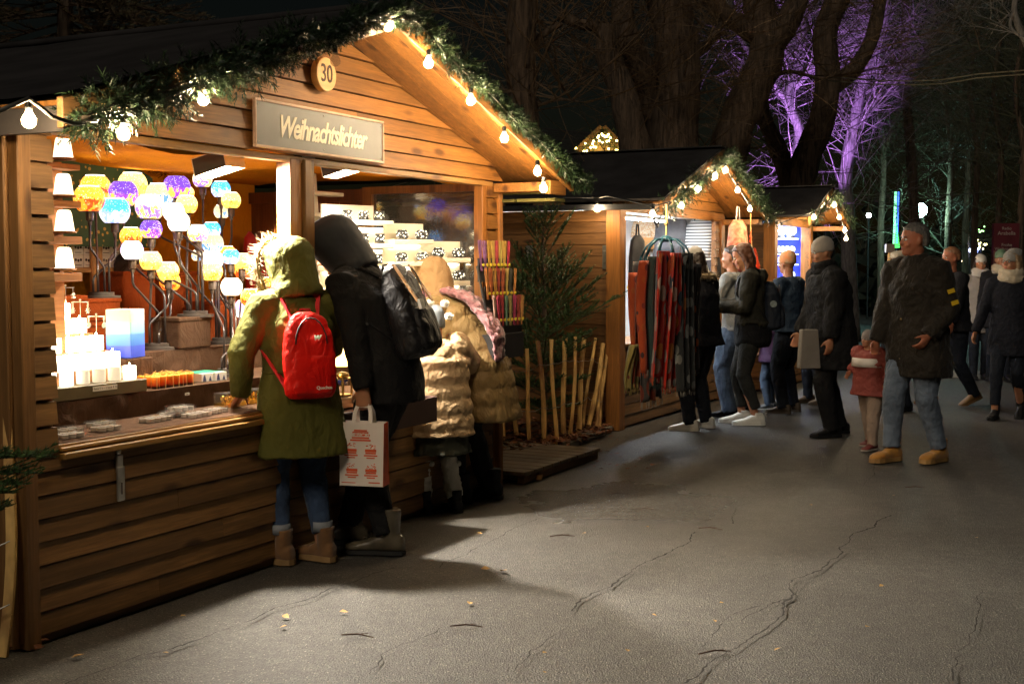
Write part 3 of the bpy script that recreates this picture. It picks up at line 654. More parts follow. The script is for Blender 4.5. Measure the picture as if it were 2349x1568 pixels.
def pbox(name, label, cat, x, y, z, w, d, h, c, rz=0., grp=None, tw=None, sz=.012):
    o = put(name, label, cat, (x, y, z), rz, grp); m = MB(); m.box(-w/2, w/2, 0, d, 0, h); bevel(m.build('carton', c, o), .0015)
    return o
WB = mat('white_printed_carton', (.72, .74, .74), .45, .1, 9, 0); DKB = mat('dark_blue_print', (.03, .05, .16), .4, .2, 30, 0); GRN = mat('green_label', (.03, .35, .2), .4, .1, 10, 0)
for k, x in enumerate((1.55, 1.645)):
    o = pbox('tealight_carton', 'white carton of tealights with dark tree print, '+('left' if k == 0 else 'right')+' of two beside the orange candles', 'box', x, .43-.01*k, T1+.001, .09, .16, .045, WB, 0, 'white tealight cartons')
    m = MB(); m.slab([(-.035, -.0012, .004), (-.01, -.0012, .004), (-.014, -.0012, .02), (-.02, -.0012, .04), (-.03, -.0012, .03)], (0, .001, 0)); m.slab([(.01, -.0012, .004), (.03, -.0012, .004), (.022, -.0012, .03), (.016, -.0012, .02)], (0, .001, 0)); m.build('printed_trees', DKB, o)
    m = MB(); m.box(-.045, .045, .02, .15, .045, .0465); m.build('lid_print', GRN, o)
CLR = glass('clear_plastic_box', (.95, .97, 1.), .07, .06); GOLD = mat('shiny_gold', (.9, .62, .12), .22, .1, 9, 0, metal=1.); ALU = mat('aluminium_cup', (.7, .68, .64), .3, .1, 9, .05, 50, metal=.9)
RW = mat('red_wax', (.45, .03, .04), .35, .2, 9, 0); WW = mat('white_wax', (.8, .76, .68), .4, .05, 9, 0); PW = mat('plum_wax', (.25, .04, .12), .35, .2, 9, 0)
def tray(label, x, y, z, nx, ny, wax, rz=0., top=True):
    o = put('tealight_pack', label, 'tealight pack', (x, y, z), rz, 'clear packs of silver tealights'); s_ = .041
    for i in range(nx):
        for j in range(ny):
            m = MB(); m.lathe([(.0185, 0), (.0195, .016), (.018, .016)], 14, ((i-(nx-1)/2)*s_, j*s_, .001)); q = m.build('tealight', ALU, o, 40)
            m = MB(); m.lathe([(.018, .012), (.0178, .0145)], 14, ((i-(nx-1)/2)*s_, j*s_, .001)); m.build('wax', wax, q)
    m = MB(); a_, b_ = nx*s_/2+.002, s_/2+.002; m.box(-a_, a_, -b_, (ny-1)*s_+b_, 0, .024); m.build('clear_box', CLR, o)
    if top:
        m = MB(); w_ = .02
        for i in range(5): m.slab([(0, s_*.4, .0245)]+[(w_*math.cos(g)*(1 if q % 2 else .45), s_*.4+w_*math.sin(g)*(1 if q % 2 else .45), .0245) for q, g in enumerate((i*1.257-.3, i*1.257, i*1.257+.3))], (0, 0, .0008))
        m.build('label_star', GOLD, o)
    return o
tl = [('red tealights in a clear pack nearest the left jamb', .29, .07, 0, 3, 2, RW), ('plum tealights pack second from the left jamb', .40, .19, 0, 3, 2, PW), ('red tealights pack third from the left jamb', .53, .10, 0, 3, 2, RW),
      ('red tealight pack with gold star below the cloth riser', .62, .22, 0, 3, 2, RW), ('pale tealight pack with gold star, left end of the middle group', .88, .14, 0, 4, 2, WW), ('white tealight pack in the centre of the middle group', 1.06, .20, 0, 3, 2, WW), ('white tealights pack at the right front of the middle group', 1.10, .09, 0, 4, 2, WW),
      ('white tealight pack resting on top of two others', 1.08, .17, .026, 3, 2, WW), ('white tealight pack at the right end of the middle group', 1.27, .12, 0, 3, 2, WW)]
for k, (lab, x, y, dz, a_, b_, wx) in enumerate(tl): tray(lab, x, y, CT+.003+dz, a_, b_, wx, R.uniform(-.1, .15), k in (0, 3, 4, 2))
for k, (lab, x, y) in enumerate((('clear box of little golden angels on gold base', 1.52, .22), ('second box of golden angels beside the parka', 1.70, .22))):
    o = put('angel_box', lab, 'candle box', (x, y, CT+.003), 0, 'boxes of golden angels'); m = MB(); m.box(-.085, .085, 0, .07, 0, .02); m.build('gold_base', GOLD, o); m = MB(); m.box(-.085, .085, 0, .07, .02, .07); m.build('clear_lid', CLR, o)
    for i in range(5):
        m = MB(); q = (-.066+i*.033, .03, .02); m.lathe([(.011, 0), (.006, .018), (.003, .026)], 8, q); m.ball((q[0], q[1], .052), .006, 8, 6); m.ball((q[0]-.008, q[1]+.004, .042), (.007, .002, .009), 6, 4); m.ball((q[0]+.008, q[1]+.004, .042), (.007, .002, .009), 6, 4); m.build('angel', GOLD, o, True)
tg = thing('cloth_price_tag', 'small white price tag pinned to the cloth riser', 'price tag', S.w(1.30, .345, .87), S.a); tagsign(tg, '3,50 €', .03, .012, (0, 0, 0), (0, 0, 0), .009)
# ---- shelf of white cartons on the back wall
PINE = wood('pine_rack_wood', (.62, .33, .10), 2, .2); t = put('pine_rack', 'pine storage rack with white cartons at the back left of hut 30', 'shelf', (0, 0, 0)); yb = 1.80
zz = [S.y(*z3(300, q), yb).z for q in (860, 1100, 1430)]
xa, xb, xc = S.y(*z3(120, 1200), yb).x, S.y(*z3(470, 1200), yb).x, S.y(*z3(1100, 1200), yb).x; ux = S.y(*z3(440, 1200), yb).x; ux2 = S.y(*z3(548, 1200), yb).x
m = MB(); m.box(ux, ux2, yb-.01, yb+.015, .9, zz[0]+.06); bevel(m.build('upright', PINE, t))
o = MB(); o.lathe([(.0, 0), (.048, 0), (.048, .002), (0, .002)], 24); sm = o.build('smiley_sticker', mat('yellow_sticker', (.9, .62, .03), .5, .05, 8, 0), t, False, ((ux+ux2)/2, yb-.012, S.y(*z3(505, 1125), yb).z), (PI/2, 0, 0))
m = MB(); m.ball((-.016, .016, .003), (.005, .008, .001), 8, 6); m.ball((.016, .016, .003), (.005, .008, .001), 8, 6); m.tube([(.03*math.cos(g), .03*math.sin(g)+.004, .003) for g in [PI*1.12+i*.15*PI/2 for i in range(11)]], .002, 5); m.build('smile', BURNT, sm)
for z in (zz[0], zz[2]):
    m = MB(); m.box(xa-.1, xc, yb, yb+.16, z-.03, z); bevel(m.build('shelf_board', wood('pine_board', (.62, .33, .10), 0, .2), t))
cw = .078; z = zz[2]+.001; hh = .074
names = ('bottom', 'second', 'third', 'top'); first = None
for cg, (x0, n_, side) in enumerate(((xa-.04, 5, 'left'), (ux2+.01, 3, 'right'))):
    for j in range(4):
        for i in range(n_):
            lab = 'small white carton on the back rack, %s row %s of the pine post' % (names[j], side); P = S.w(x0+i*(cw+.004)+cw/2, yb+.012, z+j*(hh+.002))
            if first is None:
                first = thing('gift_carton', lab, 'box', P, S.a, 'white cartons on the back rack'); m = MB(); m.box(-cw/2, cw/2, 0, .08, 0, hh); bevel(m.build('carton', mat('cream_white_carton', (.75, .68, .55), .5, .1, 9, 0), first), .001)
                m = MB()
                for q in (-.02, 0, .02): m.ball((q, -.0006, .042+.004*abs(q)*50), (.009, .0006, .009), 8, 6)
                m.box(-.025, .025, -.001, 0, .012, .016); m.build('print', BURNT, first)
            else: dup(first, P, S.a, lab)
# ---- red jacket on a hook, paper notice
RJ = mat('red_jacket_cloth', (.62, .012, .01), .6, .2, 5, .3, 40., sheen=.2)
jp = S.y(578, 530, 1.9); cx_ = jp.x; pts = [(555, 560, 12), (567, 533, 6), (573, 600, 22), (585, 650, 30)]
m = MB(); rings = []
for py, cxp, hw, d in ((530, 573, 3, .02), (545, 572, 13, .05), (570, 577, 18, .07), (600, 585, 21, .08), (640, 588, 25, .09), (690, 592, 28, .09), (740, 594, 30, .09)):
    c = S.y(cxp, py, 1.86); s_ = S.scale(c); rings.append((c, (hw*s_*1.25, 0, 0), (0, d*.6, 0), .9))
m.loft(rings, 20); m.tube([S.y(590, 560, 1.84), S.y(603, 600, 1.82), S.y(612, 630, 1.80), S.y(606, 680, 1.82)], [.05, .05, .045, .045], 12)
o = m.build('hanging_jacket', RJ, loc=S.o, rot=S.a, smooth=True); tag(o, 'bright red jacket hanging on the orange back wall', 'jacket')
mo = o.modifiers.new('folds', 'DISPLACE'); tx = bpy.data.textures.new('folds', 'CLOUDS'); tx.noise_scale = .07; mo.texture = tx; mo.strength = .03; mo.texture_coords = 'LOCAL'
x_ = 3.80; a_, b_ = S.x(618, 535, x_), S.x(666, 640, x_); t = thing('paper_notice', 'white paper notice on the red-brown boards', 'notice', S.o, S.a)
m = MB(); m.box(x_-.002, x_, min(a_.y, b_.y), max(a_.y, b_.y), b_.z, a_.z); m.build('sheet', PAPER, t)
for i, (s_, sz) in enumerate((('Tina Tardi', .036), ('1230 Wien', .036), ('Heizen mit Kerzen', .014), ('0664 21 1 09835', .014))):
    text(s_, sz, BURNT, t, (x_-.003, max(a_.y, b_.y)-.02, a_.z-.05-i*.065+(.02 if i > 2 else 0)), (PI/2, 0, -PI/2), .0004, align='LEFT', name='notice_text')
m = MB(); rings = [((3.60, 1.15, 1.5+q*.1), (.02+.13*(1-q/3.5), 0, 0), (0, .02+.10*(1-q/3.5), 0), .6) for q in range(4)]
# ---- cream lantern shelves on the right
dx, dy = 3.72-2.62, .12-.62; DA = math.atan2(dy, dx); o_ = S.w(2.62, .62, 0); DF = Frame(o_.x, o_.y, S.a+DA)
def cell(px0, py0, px1, py1, yy=0.):
    a_, b_ = DF.y(*z5(px0, py0), yy), DF.y(*z5(px1, py1), yy); return a_.x, b_.x, b_.z, a_.z
PATT, t_, p_ = nodes('cutout_lantern'); tc = t_.nodes.new('ShaderNodeTexCoord'); vo = N(t_, 'ShaderNodeTexVoronoi', i_Scale=62.); t_.links.new(tc.outputs['Object'], vo.inputs['Vector'])
vo.feature = 'SMOOTH_F1'; vo.inputs['Smoothness'].default_value = .1
k = ramp(t_, vo.outputs['Distance'], [(.30, 1.), (.36, 0.)]); sx = t_.nodes.new('ShaderNodeSeparateXYZ'); t_.links.new(tc.outputs['Object'], sx.inputs[0]); br = ramp(t_, sx.outputs[2], [(.010, 0.), (.014, 1.), ]); mu = N(t_, 'ShaderNodeMath', operation='MULTIPLY'); t_.links.new(k, mu.inputs[0]); t_.links.new(br, mu.inputs[1])
p_.inputs['Base Color'].default_value = (.03, .028, .025, 1); p_.inputs['Emission Color'].default_value = (1., .88, .6, 1); m5 = N(t_, 'ShaderNodeMath', operation='MULTIPLY', n1=2.2); t_.links.new(mu.outputs[0], m5.inputs[0]); t_.links.new(m5.outputs[0], p_.inputs['Emission Strength'])
SHELFGLOW = glow('shelf_light_strip', (1., .86, .6), 9.)
cols = [('left', [(410, 465, 855, 612), (400, 660, 945, 810), (400, 855, 940, 1000), (400, 1045, 940, 1180), (400, 1220, 940, 1330)]),
        ('middle', [(950, 630, 1280, 775), (945, 815, 1265, 960), (940, 1005, 1262, 1150), (940, 1190, 1260, 1320), (940, 1360, 1260, 1500)]),
        ('right', [(1265, 785, 1595, 930), (1268, 975, 1592, 1125), (1268, 1165, 1592, 1290), (1268, 1330, 1592, 1460)])]
for ci, (nm, cells) in enumerate(cols):
    t = thing('lantern_shelf', '%s cream stepped shelf with dark cut-out lanterns beside the side window' % nm, 'shelf', DF.o, DF.a, 'cream lantern shelves')
    for ri, cc in enumerate(cells):
        x0, x1, z0, z1 = cell(*cc); y0 = .03*(len(cells)-ri) if False else 0.
        m = MB(); m.box(x0, x1, .10, .115, z0, z1); m.build('back_panel', CREAM, t)
        nx0, nx1, nz0, nz1 = cell(cc[0]-8, cc[3], cc[2]+(85 if ci == 0 and ri == 0 else 0), cc[3]+44); m = MB(); m.box(nx0, nx1, -.02, .12, z0-(z1-z0)*.28, z0-.001); bevel(m.build('shelf_slab', CREAM, t), .003)
        if ri: m = MB(); m.box(x0+.02, x1-.02, .085, .096, z1-.012, z1-.004); m.build('light_strip', SHELFGLOW, t)
hold = [(560, 565, 0, 'm', 'first cylinder lantern from the left on the top shelf'), (698, 572, 0, 'c', 'middle cylinder lantern with twig pattern on the top shelf'), (832, 572, 0, 'c', 'right cylinder lantern with fir trees on the top shelf'),
        (700, 763, 0, 'c', 'cylinder lantern half hidden by the black hood in the second row'), (835, 765, 0, 'c', 'cylinder lantern with reindeer in the second row of the left shelf'), (818, 940, 0, 'c', 'cylinder lantern in the third row of the left shelf'),
        (1028, 733, 1, 'r', 'round lantern left on the top of the middle shelf'), (1192, 735, 1, 'r', 'round lantern right on the top of the middle shelf'), (1020, 925, 1, 'r', 'round lantern left in the second row of the middle shelf'), (1197, 923, 1, 'r', 'round star lantern right in the second row of the middle shelf'),
        (1020, 1102, 1, 'r', 'round lantern left in the third row of the middle shelf'), (1175, 1104, 1, 'r', 'round lantern right in the third row of the middle shelf'), (1200, 1292, 1, 'r', 'round lantern in the fourth row of the middle shelf'),
        (1335, 885, 2, 'r', 'round snowflake lantern left on top of the right shelf'), (1505, 888, 2, 'r', 'round lantern with figures right on top of the right shelf'), (1505, 1078, 2, 'r', 'round lantern with butterfly in the second row of the right shelf'), (1345, 1080, 2, 'r', 'round lantern above the beige hood in the right shelf'), (1505, 1250, 2, 'r', 'round lantern in the third row of the right shelf')]
for X, Y, ci, sh, lab in hold:
    p = DF.y(*z5(X, Y), .03); s_ = DF.scale(p)/2.178/1.703; hh = (80 if sh != 'r' else 82)*s_*.5; rw = (42 if sh != 'r' else 57)*s_
    c = thing('cutout_lantern', lab, 'lantern', DF.w(p.x, .03, p.z-hh), DF.a+R.uniform(0, 6), 'dark cut-out lanterns'); m = MB()
    if sh == 'r': m.lathe([(rw*.55, 0), (rw*.8, hh*.25), (rw, hh*.9), (rw*.93, hh*1.4), (rw*.62, hh*2), (rw*.58, hh*1.95)], 22)
    else: m.lathe([(rw*.98, 0), (rw, .002), (rw, hh*2), (rw*.94, hh*2)], 22)
    m.build('shell', PATT, c, 40)
# tree-shaped cream wall display left of the centre post
c = thing('cream_tree_shelf', 'tall cream tree-shaped shelf behind the centre post', 'shelf', S.o, S.a); yq = 1.0
m = MB()
for a_, b_ in (((640, 700), (700, 345)), ):
    pl = [S.y(px, py, yq) for px, py in ((655, 640), (690, 465), (688, 425), (700, 350), (722, 350), (745, 700), (640, 700))]
    m.slab(pl, (0, .02, 0))
m.build('board', CREAM, c)
for py, xa_, xb_ in ((438, 686, 755), (487, 674, 760), (560, 664, 764), (630, 650, 770)):
    a_, b_ = S.y(xa_, py, yq), S.y(xb_, py+14, yq); m = MB(); m.box(a_.x, b_.x, yq-.12, yq-.002, b_.z, a_.z); bevel(m.build('ledge', CREAM, c), .003)
# ---- tray outside, small oil burners and pyramids near the couple
t = thing('outer_tray', 'brown cloth-covered tray jutting out of the right counter', 'tray', S.w(2.7, -.25, .61), S.a); TM = mat('tray_brown_felt', (.05, .022, .015), .85, .15, 6, .2, 150.)
m = MB(); m.box(-.9, .035, 0, .012, 0, .145); m.box(-.9, .035, .24, .25, 0, .145); m.box(.023, .035, .012, .24, 0, .145); m.box(-.9, -.888, .012, .24, 0, .145); m.box(-.888, .023, .012, .24, .0, .012); bevel(m.build('box', TM, t), .004)
m = MB(); m.box(-.885, .02, .014, .238, .10, .112); m.build('cloth_lining', mat('pink_brown_lining', (.32, .17, .12), .9, .2, 5, .4, 160.), t)
CER = mat('dark_blue_ceramic', (.02, .03, .12), .2, .2, 5, 0, coat=.5); BR = mat('old_brass', (.35, .22, .06), .35, .2, 8, 0, metal=.9)
def at6(X, Y, y): p = S.y(*z6(X, Y), y); p.y = y; return p
p = at6(805, 1165, .12); c = put('sugar_pot', 'small dark blue lidded pot between the couple', 'pot', (p.x, .12, p.z-.03)); m = MB(); m.lathe([(.03, 0), (.036, .02), (.034, .045), (.025, .05), (.010, .06), (.006, .068), (.01, .074), (.0, .078)], 18); m.build('pot', CER, c, True)
p = at6(800, 1265, .06); c = put('oil_burner', 'small brass oil burner on the counter edge between the couple', 'burner', (p.x, .05, CT+.004)); m = MB()
for a_ in ((-.04, -.03), (.04, -.03), (-.04, .03), (.04, .03)): m.box(a_[0]-.004, a_[0]+.004, a_[1]-.004, a_[1]+.004, 0, .09)
m.box(-.046, .046, -.036, .036, .088, .096); m.box(-.046, .046, -.036, .036, 0, .006); m.ball((0, 0, .11), (.04, .035, .02), 14, 8); m.build('burner', BR, c, 40)
p = at6(795, 900, .45); c = put('candle_pyramid', 'glowing star-shaped candle house between the couple', 'lantern', (p.x, .45, T1)); m = MB(); m.lathe([(.10, 0), (.11, .02), (.10, .06), (.075, .10), (.05, .17), (.02, .26), (.0, .29)], 6); m.build('shell', glow('warm_star_paper', (1., .62, .2), 4.5), c)
for k, (px, py, c_, lab) in enumerate(((620, 655, 'amber', 'orange glass lantern between fur hood and red jacket'), (655, 690, 'white', 'pale globe glowing behind the fur collar'), (770, 650, 'white', 'white globe seen between the two hoods'), (786, 720, 'amber', 'amber globe glowing behind the parka sleeve'))):
    p = S.y(px, py, .8); p.y = .8; globe(lab, p, .06, c_, True)
for k, (px, py) in enumerate(((590, 645), (612, 640), (640, 660))):
    p = S.y(px, py, .75); c = put('candle_carousel', ('carousel with hearts', 'carousel with stars', 'carousel with small birds')[k]+' hanging left of the fur hood', 'candle carousel', (p.x, .75, p.z), 0, 'silver candle carousels'); m = MB(); m.tube([(0, 0, .04), (0, 0, -.12)], .0016, 6); m.build('rod', SILV, c); m = MB(); m.box(-.055, .055, -.002, .002, .030, .033); m.box(-.002, .002, -.05, .05, .030, .033); m.build('rotor', SILV, c)
    for dx_, dy_ in ((.053, 0), (-.053, 0), (0, .048), (0, -.048)): m = MB(); m.tube([(dx_, dy_, .03), (dx_, dy_, .0)], .0008, 4); m.ball((dx_, dy_, -.01), (.010, .002, .012), 10, 6); m.build('pendant', SILV, c)
c = put('stock_table', 'brown covered table behind the cream lantern shelves', 'table', (0, 0, 0)); m = MB(); m.box(2.55, 3.7, .62, .95, .2, T2-.1); m.build('cover', BROWN, c)
# ---- incense rack
t = thing('incense_rack', 'black stepped rack holding three tiers of incense sticks on the hut corner', 'rack', S.o, S.a); yI = -.14
INC = [((.28, .12, .3), (.28, .12, .3), (.55, .33, .06), (.55, .36, .08), (.42, .05, .06), (.5, .4, .1), (.55, .34, .07), (.42, .03, .06)),
       ((.5, .2, .05), (.45, .12, .03), (.6, .3, .06), (.38, .06, .04), (.5, .12, .05), (.6, .42, .12), (.05, .05, .04), (.5, .22, .06)),
       ((.4, .25, .2), (.4, .03, .06), (.45, .05, .06), (.16, .28, .2), (.35, .28, .1), (.38, .04, .12), (.42, .06, .05), (.5, .25, .08))]
for ti, (X0, X1, Yt, Yb, dyy) in enumerate(((1650, 1950, 780, 1000, 0), (1705, 2000, 1020, 1245, -.05), (1770, 2065, 1255, 1475, -.10))):
    yl = yI+dyy
    a_, b_ = S.y(*z5(X0+40, Yb), yl), S.y(*z5(X1-8, Yb), yl); zt = S.y(*z5(X0+40, Yt), yl).z
    m = MB(); m.box(a_.x, b_.x, yl+.012, yl+.02, a_.z-.10, a_.z+.05); m.box(a_.x, b_.x, yl-.02, yl+.02, a_.z-.10, a_.z-.095); m.build('tier', PLAST, t)
    for i in range(8):
        x = a_.x+(b_.x-a_.x)*(i+.5)/8; cl_ = INC[ti][i]; m = MB(); rr = random.Random(ti*8+i)
        for q in range(12):
            u_ = (rr.uniform(-.5, .5)); lx = (i-3.5)*.006
            m.bar((u_*.022, rr.uniform(-.004, .008), -.03), (u_*.034+lx, rr.uniform(-.004, .012), zt-a_.z+rr.uniform(-.006, .004)), .0032, .0032)
        o = thing('incense_bundle', 'bundle of %s incense sticks, number %s along the %s tier' % (('violet', 'lilac', 'ochre', 'yellow', 'red', 'mustard', 'tan', 'crimson') [i] if ti == 0 else ('orange', 'rust', 'gold', 'maroon', 'coral', 'sand', 'black', 'copper')[i] if ti == 1 else ('pink-grey', 'crimson', 'scarlet', 'sage green', 'khaki', 'wine', 'brick red', 'amber')[i], ('one', 'two', 'three', 'four', 'five', 'six', 'seven', 'eight')[i], ('top', 'middle', 'lower')[ti]), 'incense', S.w(x, yl, a_.z), S.a, 'incense bundles on the rack')
        m.build('sticks', mat('incense_%d_%d' % (ti, i), cl_, .8, .2, 30, 0, island=.5), o)
        m = MB(); m.ball((0, -.010, .008), (.015, .003, .011), 10, 6); m.bar((-.017, -.010, .008), (-.004, -.011, .008), .003, .012); m.build('paper_tag', mat('yellow_paper_tag', (.7, .55, .04), .6, .1, 9, 0), o)
m = MB(); a_, b_ = S.y(*z5(1690, 1000), yI), S.y(*z5(1800, 1560), yI-.12); c_ = S.y(*z5(2060, 1500), yI-.12); d_ = S.y(*z5(1945, 1000), yI)
m.bar(a_+V((0, .022, 0)), b_+V((0, .022, 0)), .012, .012); m.bar(d_+V((0, .022, 0)), c_+V((0, .022, 0)), .012, .012)
e_ = S.y(*z5(2110, 1760), yI-.14); m.box(b_.x, c_.x, yI-.12, yI-.0, e_.z, b_.z-.02); m.build('rack_body', PLAST, t)
# ================================================================ people
def tex(name, size):
    t = bpy.data.textures.get(name) or bpy.data.textures.new(name, 'CLOUDS'); t.noise_scale = size; return t
def soft(o, vox, smooth_it=6, fold=0., fs=.09, fold2=0.):
    m = o.modifiers.new('skin', 'REMESH'); m.mode = 'VOXEL'; m.voxel_size = vox; m.use_smooth_shade = True
    if smooth_it: s = o.modifiers.new('soft', 'SMOOTH'); s.iterations = smooth_it; s.factor = .5
    for st, sz, nm in ((fold, fs, 'fold'), (fold2, fs*.35, 'crease')):
        if st: d = o.modifiers.new(nm, 'DISPLACE'); d.texture = tex('%s%d' % (nm, int(sz*1000)), sz); d.strength = st; d.mid_level = .5; d.texture_coords = 'LOCAL'
    return o
def ik(a, b, l1, l2, hint):
    d = b-a; L = min(d.length, (l1+l2)*.999); u = d.normalized(); x = (l1*l1-l2*l2+L*L)/(2*L); h = math.sqrt(max(0, l1*l1-x*x))
    q = V(hint)-u*V(hint).dot(u); q = q.normalized() if q.length > 1e-5 else u.orthogonal().normalized()
    return a+u*x+q*h, a+u*L
SKIN = mat('skin', (.42, .19, .10), .5, .12, 12, .08, 120, sss=.25); SKIN_D = mat('skin_in_shade', (.50, .22, .12), .5, .12, 12, .08, 120, sss=.25)  # second skin tone is a little lighter than the first
EYE_W = mat('eye_white', (.7, .68, .64), .25, 0, 5, 0); IRIS = mat('dark_iris', (.03, .02, .015), .2, 0, 5, 0); LIPS = mat('lips', (.42, .12, .09), .5, .1, 10, 0)
def cloth(name, col, rough=.85, var=.18, bs=300., bump=.3, sheen=.0, scale=4.): return mat(name, col, rough, var, scale, bump, bs, sheen=sheen, spec=.2, wr=.55)
def headrings(c, Rm, s, grow=0., n=1):
    P = [(-.118, .012, .070, .04), (-.108, .034, .088, .02), (-.085, .050, .090, -.03), (-.055, .061, .088, -.065), (-.025, .068, .087, -.085), (0, .072, .086, -.095), (.03, .075, .091, -.100), (.06, .073, .085, -.098), (.085, .062, .068, -.085), (.105, .042, .04, -.06), (.117, .014, .005, -.03)]
    out = []
    for z, w_, f, b in P:
        w_ += grow; f2 = f+grow; b2 = b-grow; z2 = z*(1+grow*5)
        out.append((c+Rm @ V((0, (f2+b2)/2*s, z2*s)), Rm @ V((w_*s, 0, 0)), Rm @ V((0, (f2-b2)/2*s, 0))))
    return out
def hand(mb, wrist, d, nrm, s, curl=.5, side=1, spread=.0):
    """palm, four unequal bent fingers and a side thumb. d: towards the fingers, nrm: out of the palm"""
    d = V(d).normalized(); nrm = (V(nrm)-d*V(nrm).dot(d)).normalized(); lat = d.cross(nrm)*side
    mb.loft([(wrist-d*.02*s, lat*.026*s, nrm*.020*s, .9), (wrist+d*.015*s, lat*.030*s, nrm*.018*s, .8), (wrist+d*.05*s, lat*.040*s, nrm*.016*s, .7), (wrist+d*.088*s, lat*.041*s, nrm*.013*s, .7)], 12)
    for k, (off, L, r_) in enumerate(((.031, .068, .0088), (.0105, .076, .0092), (-.0105, .071, .0088), (-.031, .056, .0078))):
        p = wrist+d*.082*s+lat*off*s; g = 0; pts = [p-d*.012*s, p]; dd = d+lat*off*spread*10
        for q in (.42, .33, .27):
            g += curl*(.75+.12*k); v = (dd.normalized()*math.cos(g)+nrm*math.sin(g)); p = p+v*L*q*s; pts.append(p)
        mb.tube(pts, [r_*s, r_*s, r_*.98*s, r_*.9*s, r_*.72*s], 8)
    p = wrist+d*.02*s+lat*.028*s; v = (d*.6+lat*.75+nrm*.35).normalized(); v2 = (d*.85+lat*.25+nrm*(.35+curl*.4)).normalized()
    mb.tube([p-v*.01*s, p+v*.03*s, p+v*.036*s+v2*.026*s, p+v*.036*s+v2*.052*s], [.013*s, .0115*s, .0098*s, .0072*s], 8)
